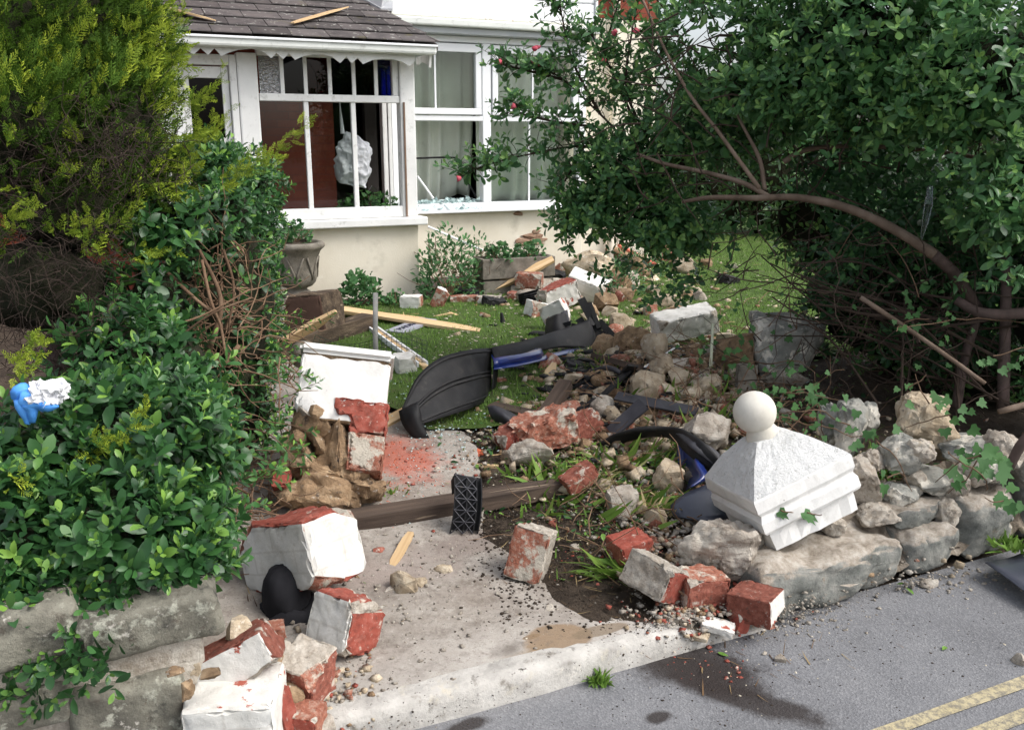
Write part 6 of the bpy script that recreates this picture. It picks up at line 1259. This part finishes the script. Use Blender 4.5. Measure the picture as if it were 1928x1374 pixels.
o = mkl('plastic_bag', V, Fc, m_bag, None, PY(660, 350, 8.05), camrot(0, 0, 8), smooth='angle'); tag(o, 'white plastic bag hanging inside the porch window', 'bag')
V, Fc = tube([PY(645, 252, 8.05), PY(640, 200, 8.05), PY(640, 160, 8.05)], [.02, .006, .004], 6); adopt(mkw('knot', V, Fc, m_bag), o)
bush('porch_plant', 0, 0, 0, .30, .17, 130, .055, 'green leaves inside the porch behind the broken pane', 'plant', TP_IVY, m_ivy, loc=PY(698, 392, 8.0), stems=6)

# ------------------------------------------------------------------ wrecked car parts
def panel(name, cols, m, parent=None, thick=.006, sub=2, lab=None, cat=None):
    """sheet through a grid of (photograph x, y, distance) points"""
    k = 1 if sub == 0 else 3 if sub == 1 else 5
    C3 = [[PD(*p) for p in c] for c in cols]; C3 = [smoothline(c, k) if len(c) > 2 else [c[0].lerp(c[1], i/k) for i in range(k+1)] for c in C3]
    n = len(C3[0]); rowsl = [smoothline([c[j] for c in C3], k) if len(C3) > 2 else [C3[0][j].lerp(C3[1][j], i/k) for i in range(k+1)] for j in range(n)]
    cols = list(zip(*rowsl)); V = [p for c in cols for p in c]; Fc = []
    V = [p+Vector((noise.noise(p*9), noise.noise(p*9+Vector((4, 4, 4))), noise.noise(p*9+Vector((8, 1, 2)))))*.003 for p in V]
    for i in range(len(cols)-1):
        for j in range(n-1): Fc.append((i*n+j, i*n+j+1, (i+1)*n+j+1, (i+1)*n+j))
    o = mkw(name, V, Fc, m, parent, smooth=True)
    md = o.modifiers.new('s', 'SOLIDIFY'); md.thickness = thick; md.offset = 0
    if lab: tag(o, lab, cat)
    return o
def gd(px, py): return dep(G(px, py))
bu = empty('car_bumper', G(870, 790)); tag(bu, 'torn off black and blue car bumper lying across the lawn', 'car bumper')
d0, d1, d2, d3 = gd(815, 826), gd(870, 785), gd(930, 748), gd(1090, 668)
panel('end_cap', [[(751, 774, d0+.0), (758, 798, d0-.03), (776, 822, d0-.04), (802, 829, d0-.03)], [(770, 764, d0-.01), (778, 782, d0-.05), (790, 808, d0-.05), (806, 827, d0-.03)], [(788, 756, d0-.01), (792, 776, d0-.03), (797, 800, d0-.03), (809, 825, d0-.03)]], m_plastic, bu, .004, 1)
def mid(t, b, f, o=0): return (t[0]+(b[0]-t[0])*f, t[1]+(b[1]-t[1])*f, t[2]+(b[2]-t[2])*f-o)
SK = [((757, 768, d0+.03), (788, 797, d0-.02)), ((768, 742, d0+.10), (798, 797, d0)), ((790, 703, d0+.18), (832, 786, d0+.07)), ((830, 673, d0+.30), (866, 775, d0+.15)), ((880, 659, d0+.44), (897, 764, d0+.27)), ((926, 655, d2+.10), (923, 752, d2))]
panel('skin', [[t, mid(t, b, .5, -.01), b] for t, b in SK], m_plastic, bu, .005, 1)
for f in (.06, .45, .52, .9):
    V, Fc = tube(smoothline([PD(*mid(t, b, f, .006)) for t, b in SK], 4), .006, 5); mkw('moulded_rib', V, Fc, m_plastic, bu)
panel('return_flange', [[(926, 656, d2+.08), (936, 660, d2+.16)], [(930, 690, d2+.02), (938, 690, d2+.12)], [(924, 744, d2), (930, 742, d2+.1)]], m_plastic, bu, .006, 1)
panel('upper_rail', [[(925, 655, d2+.08), (930, 672, d2+.03), (932, 692, d2)], [(985, 643, d2+.35), (990, 652, d2+.28), (992, 668, d2+.25)], [(1040, 625, d3-.1), (1042, 640, d3-.15), (1044, 655, d3-.18)], [(1085, 612, d3+.1), (1088, 630, d3+.05), (1090, 655, d3)], [(1110, 600, d3+.15), (1118, 630, d3+.12), (1116, 660, d3+.1)]], m_plastic, bu, .012)
panel('blue_edge', [[(925, 668, d2+.06), (930, 684, d2-.03), (928, 694, d2)], [(960, 662, d2+.18), (965, 676, d2+.09), (962, 688, d2+.14)], [(1000, 657, d2+.36), (1006, 668, d2+.27), (1004, 680, d2+.32)], [(1018, 656, d2+.44), (1022, 666, d2+.38), (1020, 672, d2+.42)]], m_blue, bu, .006, 1)
panel('lower_flange', [[(930, 690, d2-.02), (930, 696, d2-.06)], [(1000, 676, d2+.28), (1002, 684, d2+.22)], [(1060, 660, d3-.2), (1062, 668, d3-.25)], [(1105, 655, d3), (1108, 662, d3-.05)]], m_blue, bu, .006, 1)
cf = empty('crushed_car_front', G(1080, 650)); tag(cf, 'crushed black plastic front of a car beyond the bumper', 'car front')
d4 = gd(1090, 655)
panel('shroud', [[(1030, 600, d4+.2), (1028, 625, d4+.15), (1032, 640, d4+.1)], [(1048, 592, d4+.1), (1046, 612, d4+.05), (1050, 632, d4)], [(1064, 590, d4+.2), (1070, 610, d4+.1), (1074, 632, d4)]], m_plastic, cf, .01); panel('shroud', [[(1056, 590, d4+.22), (1062, 632, d4+.05)], [(1068, 585, d4+.25), (1076, 628, d4+.08)]], m_plasgrey, cf, .02, 0)
panel('inner_cover', [[(1076, 620, d4+.1), (1080, 636, d4), (1090, 650, d4-.05)], [(1090, 608, d4+.1), (1098, 622, d4-.04), (1104, 645, d4-.08)], [(1106, 606, d4+.15), (1112, 622, d4), (1114, 648, d4-.04)], [(1122, 612, d4+.2), (1126, 630, d4+.1), (1120, 655, d4)]], m_plastic, cf, .008); panel('headlamp_bowl', [[(1096, 640, d4-.02), (1098, 655, d4-.06), (1104, 664, d4-.06)], [(1102, 636, d4+.06), (1106, 650, d4+.04), (1110, 660, d4)], [(1110, 640, d4), (1112, 652, d4-.04), (1112, 664, d4-.05)]], m_blue, cf, .005)
for a, b, wd in [((1094, 562), (1134, 640), .055), ((1110, 570), (1128, 618), .03), ((1128, 605), (1160, 640), .05), ((1076, 612), (1140, 628), .03), ((1040, 618), (1075, 608), .03), ((1100, 640), (1150, 650), .04), ((1050, 640), (1080, 650), .04), ((1118, 590), (1112, 612), .05), ((1090, 600), (1118, 640), .05), ((1070, 640), (1120, 636), .07)]:
    p, q = PD(*a, d4+.12), PD(*b, d4+.04); x = (q-p); ln = x.length; x.normalize(); y = FW.cross(x).normalized(); o = mkl('strut', *boxes([(-ln/2, ln/2, -wd/2, wd/2, -.006, .006), (-ln/2, ln/2, -wd/2, -wd/2+.008, .006, .03)]), m_plastic, None, (p+q)/2, Matrix((x, y, x.cross(y))).transposed().to_euler()); adopt(o, cf)
panel('blue_bracket', [[(1048, 668, d4-.35), (1052, 676, d4-.38)], [(1062, 662, d4-.3), (1066, 674, d4-.36)], [(1072, 666, d4-.3), (1072, 672, d4-.33)]], m_blue, None, .02, 1, 'small blue bracket below the bumper rail', 'car part')
for i, (px, py) in enumerate([(1003, 566)]):
    gq = G(px, 580); gr = empty('ribbed_grille', gq, camrot(12, 20, -14)); tag(gr, 'black ribbed grille piece among the bricks by the house', 'car grille')
    for k in range(6): mkl('rib', *tube([(-.10+.01*k, 0, .03+.022*k), (0, -.015, .036+.022*k), (.10-.004*k, 0, .03+.022*k)], .007, 6), m_plastic, gr)
    mkl('back_plate', *boxv(-.10, .10, .012, .018, .0, .16), m_plastic, gr)
# lattice stiffener lying over the beam
la = empty('bumper_stiffener', G(872, 1004)); tag(la, 'black ribbed plastic bumper stiffener propped over the dark beam', 'car part')
dl0, dl1 = gd(872, 1006), gd(872, 1006)+.03
def LP(u, v, off=0):   # u across 0..1, v down the strip 0..1
    x0 = 856+6*math.sin(v*2.6)-12*v; xa = x0+50*u+2*v*u; yy = 892+8*u*(1-v)+(1004-892)*v+3*math.sin(u*3)*(1-v); return PD(xa, yy, dl1+(dl0-dl1)*v-off+.015*math.sin(v*3.1)*-1)
for u in (0, .45, .82, 1.0):
    V, Fc = [], []
    for k in range(13): v = k/12; V += [LP(u-.025, v, .03), LP(u+.025, v, .03), LP(u+.025, v), LP(u-.025, v)]
    for k in range(12):
        for j in range(4): Fc.append((4*k+j, 4*k+(j+1) % 4, 4*k+4+(j+1) % 4, 4*k+4+j))
    mkw('rail', V, Fc+[(3, 2, 1, 0), (48, 49, 50, 51)], m_plastic, la)
for k in range(5):
    v0, v1 = k/5, (k+1)/5
    for (a, b) in (((.0, v0), (.45, v1)), ((.45, v0), (.0, v1)), ((.45, v0), (.82, v1)), ((.82, v0), (.45, v1)), ((.0, v0), (.82, v0))): 
        V, Fc = tube([LP(a[0], a[1], .034), LP(b[0], b[1], .034)], .0022, 4); mkw('rib', V, Fc, m_plasgrey, la)
V, Fc = [], []
for k in range(13):
    v = k/12; V += [LP(0, v, -.004), LP(1.02, v, -.004)]
o = mkw('back_web', V, [(2*k, 2*k+1, 2*k+3, 2*k+2) for k in range(12)], m_plastic, la); md = o.modifiers.new('s', 'SOLIDIFY'); md.thickness = .004
panel('top_lug', [[(850, 905, dl1), (852, 930, dl1)], [(858, 890, dl1-.03), (860, 925, dl1-.02)]], m_plastic, la, .006, 1)
# wheel arch and blue wing
wa = empty('car_wing', G(1310, 930)); tag(wa, 'torn blue car wing with black wheel arch liner beside the pier cap', 'car wing')
dA, dB, dC = gd(1140, 842), gd(1240, 850)-.0, gd(1345, 905)-.05
panel('arch_liner', [[(1120, 838, dA), (1134, 836, dA-.05), (1140, 846, dA-.02)], [(1150, 822, dA-.03), (1160, 818, dA-.10), (1170, 834, dA-.05)], [(1195, 806, dB+.05), (1205, 808, dB-.05), (1210, 824, dB)], [(1240, 803, dB-.02), (1248, 806, dB-.12), (1250, 822, dB-.06)], [(1272, 815, dB-.15), (1282, 808, dB-.24), (1272, 832, dB-.20)], [(1300, 842, dC+.05), (1318, 828, dC-.02), (1298, 858, dC)], [(1335, 878, dC), (1352, 862, dC-.06), (1338, 888, dC-.03)], [(1350, 892, dC-.02), (1362, 882, dC-.06), (1352, 900, dC-.04)]], m_plastic, wa, .008)
panel('liner_face', [[(1276, 804, dB-.18), (1268, 812, dB-.16)], [(1315, 828, dC), (1300, 842, dC-.02)], [(1345, 846, dC-.02), (1345, 875, dC-.05)], [(1356, 856, dC-.03), (1350, 880, dC-.06)]], m_plasgrey, wa, .006, 1)
panel('blue_skin', [[(1275, 832, dB-.16), (1276, 870, dB-.20), (1274, 905, dB-.22), (1280, 938, dB-.26)], [(1290, 848, dB-.20), (1292, 876, dB-.24), (1290, 900, dB-.26), (1286, 928, dB-.28)], [(1306, 858, dC), (1312, 880, dC-.06), (1318, 898, dC-.1), (1300, 918, dC-.14)], [(1318, 866, dC), (1328, 884, dC-.06), (1334, 900, dC-.1), (1312, 914, dC-.12)]], m_blue, wa, .005)
dE = gd(1330, 985)
panel('lower_trim', [[(1262, 952, dE+.02), (1268, 970, dE-.02), (1300, 978, dE-.06)], [(1290, 930, dE+.04), (1305, 955, dE-.02), (1330, 982, dE-.08)], [(1335, 912, dE+.06), (1345, 945, dE), (1360, 978, dE-.08)], [(1368, 905, dE+.06), (1372, 940, dE+.02), (1376, 975, dE-.04)]], m_navy, wa, .008, 1)
def bar(name, a, b, wd, th, m, lab, la=.05, lb=.05, kind='car part'): return plank(name, a, b, wd, th, m, lab, kind, la, lb, roll=random.uniform(-25, 25), split=0)
bar('car_trim', (1092, 785), (1192, 690), .035, .012, m_plastic, 'long thin black bar crossing the debris', .04, .16); bar('car_trim', (1150, 815), (1212, 760), .085, .012, m_plasgrey, 'short wide dark grey strip with a torn end', .03, .14); bar('car_trim', (1160, 745), (1312, 775), .065, .010, m_plasgrey, 'long bent grey metal strip below the stone heap', .12, .06)
bar('car_trim', (1130, 700), (1190, 715), .10, .015, m_plastic, 'black folded plate among the car parts', .03, .10); bar('car_trim', (1160, 722), (1192, 688), .06, .012, m_plastic, 'upright black plate behind the crossing bars', .04, .2); bar('car_trim', (1062, 705), (1130, 690), .07, .012, m_plastic, 'flat dark strip on the grass below the bumper rail', .01, .02); bar('car_trim', (1070, 735), (1130, 700), .02, .012, m_plastic, 'thin black rod pointing at the stone heap', .02, .10)
bar('car_trim', (1080, 790), (1130, 740), .03, .012, m_plastic, 'dull black strip beside the pale stone under the bars', .01, .05); bar('car_trim', (1200, 700), (1270, 655), .008, .008, m_upvc, 'thin white cable end in the rubble', .05, .08); bar('car_trim', (1128, 672), (1195, 690), .10, .03, m_oldwood, 'brown muddy board beyond the crossing bars', .03, .10)
V, Fc = tube(smoothline([G(1115, 700, .04), G(1140, 692, .10), G(1165, 700, .10), G(1172, 716, .03)], 5), .014, 8); tag(mkw('hose', V, Fc, m_plasgrey, smooth=True), 'bent grey rubber hose among the car parts', 'hose')
panel('car_trim', [[(918, 766, gd(925, 800)), (925, 785, gd(925, 800)-.03), (945, 806, gd(925, 800)-.02)], [(932, 764, gd(940, 800)-.02), (950, 782, gd(940, 800)-.08), (972, 806, gd(950, 806)-.05)], [(960, 775, gd(960, 800)+.02), (985, 790, gd(960, 800)-.03), (990, 800, gd(960, 800)-.02)]], m_plasgrey, None, .005, 2, 'curled black plastic flap behind the long masonry lump', 'car part')
panel('car_wreckage', [[(1856, 1058, 3.28), (1928, 1112, 3.10), (2010, 1170, 2.95)], [(1900, 1050, 3.38), (1960, 1085, 3.2), (2030, 1125, 3.05)], [(1935, 1036, 3.48), (1990, 1050, 3.35), (2050, 1075, 3.2)]], m_navy, None, .004, 1, 'dark navy car panel lying on the road at the wall foot', 'car panel')
cq = G(947, 614); V, Fc = lathe([(.03, 0), (.026, .006), (.018, .03), (.013, .07), (.010, .085), (0, .088)], 12); o = mkl('plastic_cone', V, Fc, m_plastic, None, cq+ZU*.02, camrot(0, 0, -8)); tag(o, 'small black plastic peg standing on the lawn', 'plastic peg')
for (px, py, lab) in [(930, 569, 'black plastic scrap in front of the trough base'), (880, 552, 'blue-black bag scrap by the wispy shrub'), (1045, 520, 'black pot half hidden behind the white slab'), (1372, 528, 'black scrap on the far lawn'), (1316, 770, 'dark crumpled scrap at the end of the grey strip'), (1085, 690, 'oily black fragment in front of the crushed car front'), (1115, 738, 'oily black lump under the crossing bars'), (1170, 770, 'dark plastic fragment under the grey strip')]:
    s_ = mpp(G(px, py)); SEED[0] += 1; V, Fc, MI = chunk((40*s_, 26*s_, 16*s_), SEED[0], 3, .05, 2, .3); o = mkl('plastic_scrap', V, Fc, m_plastic, None, (0, 0, 0), camrot(random.uniform(-40, 40), 10, 10)); settle(o, px, py); tag(o, lab, 'plastic scrap')

# ------------------------------------------------------------------ black cap, blue glove, tissue
hq = G(545, 1150); hc = empty('black_cap', hq, camrot(-10, 0, -6)); tag(hc, 'crumpled black fabric cap lying against the big white lump', 'cap'); V, Fc = [], []
n = 28; prof = [(.085, .02), (.088, .05), (.086, .09), (.076, .125), (.055, .15), (.028, .162), (0, .165)]
for r_, z in prof:
    for k in range(n):
        a = 2*math.pi*k/n; q = 1+.13*noise.noise((math.cos(a)*2, math.sin(a)*2, z*14))+.05*math.sin(a*5+z*30); V.append((r_*q*math.cos(a)*.80, r_*q*math.sin(a), z*(1+.06*noise.noise((math.cos(a)*2, math.sin(a)*3, 2)))))
for i in range(len(prof)-1):
    for k in range(n): Fc.append((i*n+k, i*n+(k+1) % n, (i+1)*n+(k+1) % n, (i+1)*n+k))
o = mkl('crown', V, Fc, m_black, hc, smooth=True); V, Fc = [], []
for j in range(6):
    for k in range(17):
        a = math.pi*(.95+1.25*k/16); r_ = .08+.055*j/5*(1+.15*math.sin(k*1.3)); V.append((r_*math.cos(a)*.85, r_*math.sin(a), .03-.03*j/5+.014*math.sin(k*.9+j*.5)))
for j in range(5):
    for k in range(16): a = j*17+k; Fc.append((a, a+1, a+18, a+17))
o = mkl('brim', V, Fc, m_black, hc, smooth=True); md = o.modifiers.new('s', 'SOLIDIFY'); md.thickness = .005
m_glove = M('blue_nitrile', [(.06, .26, .72), (.10, .34, .80)], 9, .45, .3, 25, .006, spec=.4, vary=0); m_tis = M('white_tissue', [(.74, .74, .76), (.82, .82, .84)], 12, .95, .6, 40, .01, vary=0)
gl = empty('blue_glove', PD(70, 765, 2.16)); tag(gl, 'crumpled blue disposable glove lying on the hedge', 'glove')
for nm, pts, rad in [('palm', [(38, 748), (62, 752), (88, 762)], [.020, .028, .018]), ('finger', [(40, 752), (46, 775), (52, 797)], [.018, .014, .006]), ('finger', [(55, 758), (62, 775), (60, 792)], [.016, .012, .007]), ('finger', [(80, 760), (96, 766), (108, 764)], [.014, .011, .008]), ('cuff', [(45, 745), (40, 738)], [.02, .024])]:
    p_ = smoothline([PD(x, y, 2.15+.01*i) for i, (x, y) in enumerate(pts)], 5); rr = np.interp(np.linspace(0, 1, len(p_)), np.linspace(0, 1, len(rad)), rad); V, Fc = tube(p_, rr, 12); V = [v+Vector((noise.noise(v*40), noise.noise(v*40+Vector((5, 5, 5))), noise.noise(v*40+Vector((9, 1, 4)))))*.007 for v in V]; mkw(nm, V, Fc, m_glove, gl, smooth=True)
V, Fc, _ = rock((.085, .06, .05), 61, .26, 30, 3); o = mkl('tissue', V, Fc, m_tis, None, PD(92, 757, 2.17), camrot(), smooth=False); tag(o, 'scrunched white tissue beside the blue glove on the hedge', 'tissue')
V, Fc = tube([PD(1752, 350, 3.95), PD(1748, 385, 3.95), PD(1742, 420, 3.97), PD(1735, 450, 4.0)], [.012, .018, .014, .004], 8); tag(mkw('plastic_film', V, Fc, glass('thin_film', (.75, .8, .82), 1.4, .2)), 'strip of clear plastic film caught in the right-hand shrub', 'plastic film')

# ------------------------------------------------------------------ crumbs and litter nobody could count
OCT_T = np.array([(0, 2, 3), (0, 3, 1), (4, 5, 7), (4, 7, 6), (0, 1, 5), (0, 5, 4), (2, 6, 7), (2, 7, 3), (0, 4, 6), (0, 6, 2), (1, 3, 7), (1, 7, 5)])
def scatter(name, regs, m, lab, cat, flat=.55, seed=1, long=1.0, up=.0, jit=.34):
    R = np.random.default_rng(seed); px, py, s = [], [], []
    for (x, y, sx, sy, n, s0, s1) in regs:
        px.append(R.normal(x, sx, n)); py.append(R.normal(y, sy, n)); s.append(s0+(s1-s0)*R.random(n)**3)
    px = np.concatenate(px); py = np.concatenate(py); s = np.concatenate(s); k = (py > 430) & (py < 1400); px, py, s = px[k], py[k], s[k]
    P = GN(px, py, .02); P[:, 2] += s*.2-.006+up; n = len(P); P[P[:, 1] < 2.08, 2] -= .016
    O = np.array([(x, y, z) for z in (-1, 1) for y in (-1, 1) for x in (-1, 1)], float)*.62
    O = O*(1, .3, .25) if jit < .2 else O
    V = O[None]+R.uniform(-jit, jit, (n, 8, 3)); V *= R.uniform(.55, 1.1, (n, 1, 3)); V[:, :, 0] *= long
    a = R.uniform(0, 6.28, n); e = R.normal(0, .5, n); ca, sa, ce, se = [q[:, None] for q in (np.cos(a), np.sin(a), np.cos(e), np.sin(e))]
    x0, y0, z0 = V[:, :, 0], V[:, :, 1]*ce-V[:, :, 2]*se, (V[:, :, 1]*se+V[:, :, 2]*ce)*flat
    V = np.stack([x0*ca-y0*sa, x0*sa+y0*ca, z0], -1)*s[:, None, None]*.5+P[:, None]
    T = (OCT_T[None]+(np.arange(n)*8)[:, None, None]).reshape(-1, 3); o = link(name, npmesh(name, V.reshape(-1, 3), T, m)); WL[o.name] = Vector(); tag(o, lab, cat, kind='stuff'); return o
RUB = [(1250, 1020, 70, 40, 260, .012, .05), (1300, 1150, 60, 22, 260, .008, .035), (1340, 960, 100, 60, 200, .01, .05), (1150, 1000, 120, 60, 160, .004, .016), (760, 1090, 130, 90, 520, .004, .024), (820, 1030, 110, 50, 200, .003, .016), (620, 1270, 60, 70, 240, .008, .03), (1600, 960, 120, 50, 300, .01, .05), (1750, 1085, 130, 14, 420, .004, .024), (1510, 1150, 60, 22, 500, .003, .016), (1250, 760, 110, 70, 800, .010, .05), (1100, 850, 150, 60, 500, .006, .035), (1200, 600, 120, 60, 260, .01, .04), (1080, 540, 100, 30, 240, .012, .05), (1250, 490, 70, 18, 240, .015, .05), (800, 880, 90, 60, 200, .006, .02), (1500, 1140, 50, 20, 120, .005, .025), (700, 960, 120, 40, 120, .006, .02), (1150, 700, 60, 40, 160, .012, .045)]
scatter('mortar_crumbs', RUB, m_mortar, 'scattered pale mortar and stone crumbs across driveway and garden', 'rubble', seed=2)
scatter('brick_crumbs', [(1300, 1150, 60, 24, 90, .008, .035), (1230, 1000, 90, 60, 70, .008, .03), (780, 870, 70, 50, 150, .006, .025), (1150, 1020, 120, 60, 60, .006, .02), (590, 1320, 40, 40, 60, .008, .03), (1250, 490, 70, 18, 120, .015, .05), (1380, 1245, 20, 12, 40, .005, .02), (1300, 1240, 30, 20, 30, .005, .015), (520, 770, 25, 25, 30, .008, .03), (1100, 800, 100, 50, 70, .008, .03)], m_redpaint, 'scattered red brick crumbs on driveway, soil and road', 'brick crumbs', seed=3)
FIELD = [(1190, 755, 110, 65, 800, .012, .095), (1120, 690, 90, 50, 300, .012, .085), (1280, 680, 80, 60, 480, .012, .09), (1080, 820, 100, 40, 220, .01, .055), (1290, 880, 60, 60, 120, .008, .05), (1050, 545, 90, 26, 260, .018, .09), (1200, 520, 80, 40, 280, .018, .09), (1190, 950, 80, 50, 60, .006, .035), (1275, 1020, 50, 32, 160, .008, .045), (1330, 1150, 60, 20, 90, .005, .03), (1640, 930, 120, 60, 280, .01, .055), (1500, 1010, 60, 40, 120, .008, .04), (600, 1290, 50, 60, 160, .006, .035), (950, 560, 70, 16, 90, .015, .06)]
scatter('tan_rubble', FIELD, m_tan, 'broken tan stone rubble spread from the house to the gateway', 'rubble', .8, 51)
scatter('brown_rubble', [(a, b, c, d, int(n*.7), e, f) for a, b, c, d, n, e, f in FIELD], m_brown, 'dark earthy rubble spread from the house to the gateway', 'rubble', .8, 52)
scatter('brick_rubble', [(a, b, c, d, int(n*.4), e, f) for a, b, c, d, n, e, f in FIELD], m_brickb, 'broken brick rubble spread from the house to the gateway', 'rubble', .8, 53)
scatter('plaster_rubble', [(a, b, c, d, int(n*.45), e, f*.9) for a, b, c, d, n, e, f in FIELD], m_mortar, 'pale plaster rubble spread from the house to the gateway', 'rubble', .7, 54)
scatter('wood_splinters', [(1150, 740, 110, 60, 80, .015, .07), (1000, 600, 120, 40, 40, .015, .07), (1250, 540, 120, 40, 30, .015, .07), (700, 620, 60, 30, 20, .015, .06), (1080, 850, 100, 40, 30, .01, .05)], m_timber, 'torn pale wood splinters strewn through the garden', 'splinters', .25, 55, 3.6, .008, .10)
scatter('plastic_shards', [(1100, 655, 60, 26, 200, .02, .13), (1150, 720, 70, 40, 260, .02, .13), (1230, 690, 60, 30, 60, .015, .07), (1330, 790, 40, 24, 40, .015, .06), (1080, 770, 70, 40, 70, .012, .06), (960, 760, 60, 30, 30, .01, .05)], m_plastic, 'shattered black plastic shards round the crushed car front', 'plastic shards', .25, 23, 1.8, .01)
scatter('brick_dust', [(770, 860, 50, 36, 700, .004, .014), (740, 910, 40, 30, 400, .004, .012)], m_orange, 'bright orange-red brick dust on the path by the fallen pier', 'brick dust', seed=13, flat=.3)
scatter('wood_chips', [(860, 640, 120, 36, 300, .008, .04), (1000, 610, 90, 40, 200, .008, .035), (1300, 540, 110, 40, 240, .010, .045), (1450, 560, 90, 40, 160, .010, .04), (900, 800, 90, 40, 90, .006, .03), (780, 1050, 150, 90, 60, .003, .014), (1150, 960, 100, 60, 110, .004, .02), (1600, 1150, 200, 60, 30, .003, .012), (1380, 1260, 80, 40, 40, .003, .012)], M('pale_flake', [(.52, .45, .34), (.66, .60, .48)], 20, .9, 0, vary=0), 'pale wood and plaster flakes scattered over the lawn and driveway', 'flakes', .18, 4, 1.3, .016)
scatter('glass_crumbs', [(830, 800, 50, 26, 260, .006, .022), (760, 720, 40, 30, 220, .006, .02), (900, 770, 40, 26, 160, .006, .02), (520, 780, 26, 30, 160, .006, .018), (780, 890, 60, 30, 80, .006, .016), (960, 620, 140, 40, 120, .008, .02), (1250, 520, 100, 40, 60, .01, .03)], m_glass_chip, 'turquoise shattered car glass crumbs on grass and path', 'glass crumbs', .5, 5, 1, .012)
scatter('dark_litter', [(1150, 1050, 130, 70, 1200, .004, .018), (1180, 1150, 120, 24, 700, .003, .012), (900, 1020, 90, 60, 450, .003, .012), (930, 960, 26, 50, 500, .005, .02), (985, 1090, 40, 34, 600, .004, .018), (760, 1090, 130, 80, 150, .002, .008), (1400, 1250, 200, 70, 700, .003, .010), (1000, 1330, 180, 24, 400, .003, .008), (1650, 1160, 150, 60, 400, .003, .010), (760, 1280, 90, 50, 200, .003, .01), (1100, 930, 120, 40, 500, .004, .015)], m_soil, 'dark soil crumbs thrown over driveway, kerb and road', 'soil crumbs', .6, 6)
Rt = random.Random(40); ps = []
for (x, y, sx, sy, k) in [(1330, 700, 90, 60, 150), (1240, 790, 100, 50, 110), (1150, 980, 90, 50, 60), (1420, 780, 70, 40, 70), (1600, 850, 120, 60, 60), (470, 960, 60, 50, 60)]:
    for i in range(k):
        q = G(Rt.gauss(x, sx), Rt.gauss(y, sy)); ps.append(tube(wander(q+ZU*Rt.uniform(.01, .10), Vector((Rt.gauss(0, 1), Rt.gauss(0, 1), Rt.gauss(.1, .4))), Rt.uniform(.05, .35), 4, .25, Rt), taper(Rt.uniform(.0015, .0045), .001, 5), 4, False))
V, Fc = joinvf(ps); tag(mkw('broken_twigs', V, Fc, m_twig), 'broken twigs and roots strewn through the rubble', 'twigs', kind='stuff')
L = Leaves(); Rr = random.Random(17)
for (x, y, sx, sy, k) in [(1150, 1050, 100, 60, 260), (1150, 960, 110, 40, 220), (1360, 785, 45, 26, 420), (1290, 770, 90, 50, 300), (1200, 850, 120, 40, 260), (1200, 700, 90, 50, 240), (560, 1130, 60, 30, 160), (480, 960, 60, 40, 200), (1400, 720, 80, 60, 160), (1420, 1250, 110, 40, 40)]:
    for i in range(k):
        q = G(Rr.gauss(x, sx), Rr.gauss(y, sy)); L.add(q+ZU*(.012 if q.y > 2.1 else .003), (Rr.gauss(0, 1), Rr.gauss(0, 1), Rr.gauss(.1, .15)), (0, 0, 1), Rr.uniform(.02, .075), Rr.random())
m_str = leafmat('dry_litter', (.06, .035, .02), (.16, .10, .055), (.34, .26, .13), .9, .05, .1)
tag(bake('dry_litter', L, (TP_BLADE[0]*np.array([[.5, 1, .4]]), TP_BLADE[1]), m_str), 'dry stalks and root fibres littering the soil and rubble', 'plant litter')
L = Leaves()
for (x, y, k, sx, sy) in [(1372, 1237, 1, 1, 1), (1774, 1226, 1, 1, 1), (975, 1122, 2, 12, 4), (820, 1160, 1, 1, 1), (1700, 1105, 2, 8, 3), (1130, 980, 24, 60, 30), (1400, 700, 120, 80, 40), (700, 920, 16, 40, 14), (1260, 740, 90, 80, 50), (1200, 870, 60, 80, 30), (620, 1090, 10, 30, 20), (1060, 940, 12, 50, 20)]:
    for i in range(k):
        q = G(Rr.gauss(x, sx), Rr.gauss(y, sy)); L.add(q+ZU*(.012 if q.y > 2.1 else .005), (Rr.gauss(0, 1), Rr.gauss(0, 1), .1), (Rr.gauss(0, .2), Rr.gauss(0, .2), 1), Rr.uniform(.03, .045), Rr.uniform(.5, 1))
tag(bake('fallen_leaves', L, TP_PRIVET, m_privet), 'torn green leaves lying on road, driveway and soil', 'fallen leaves')
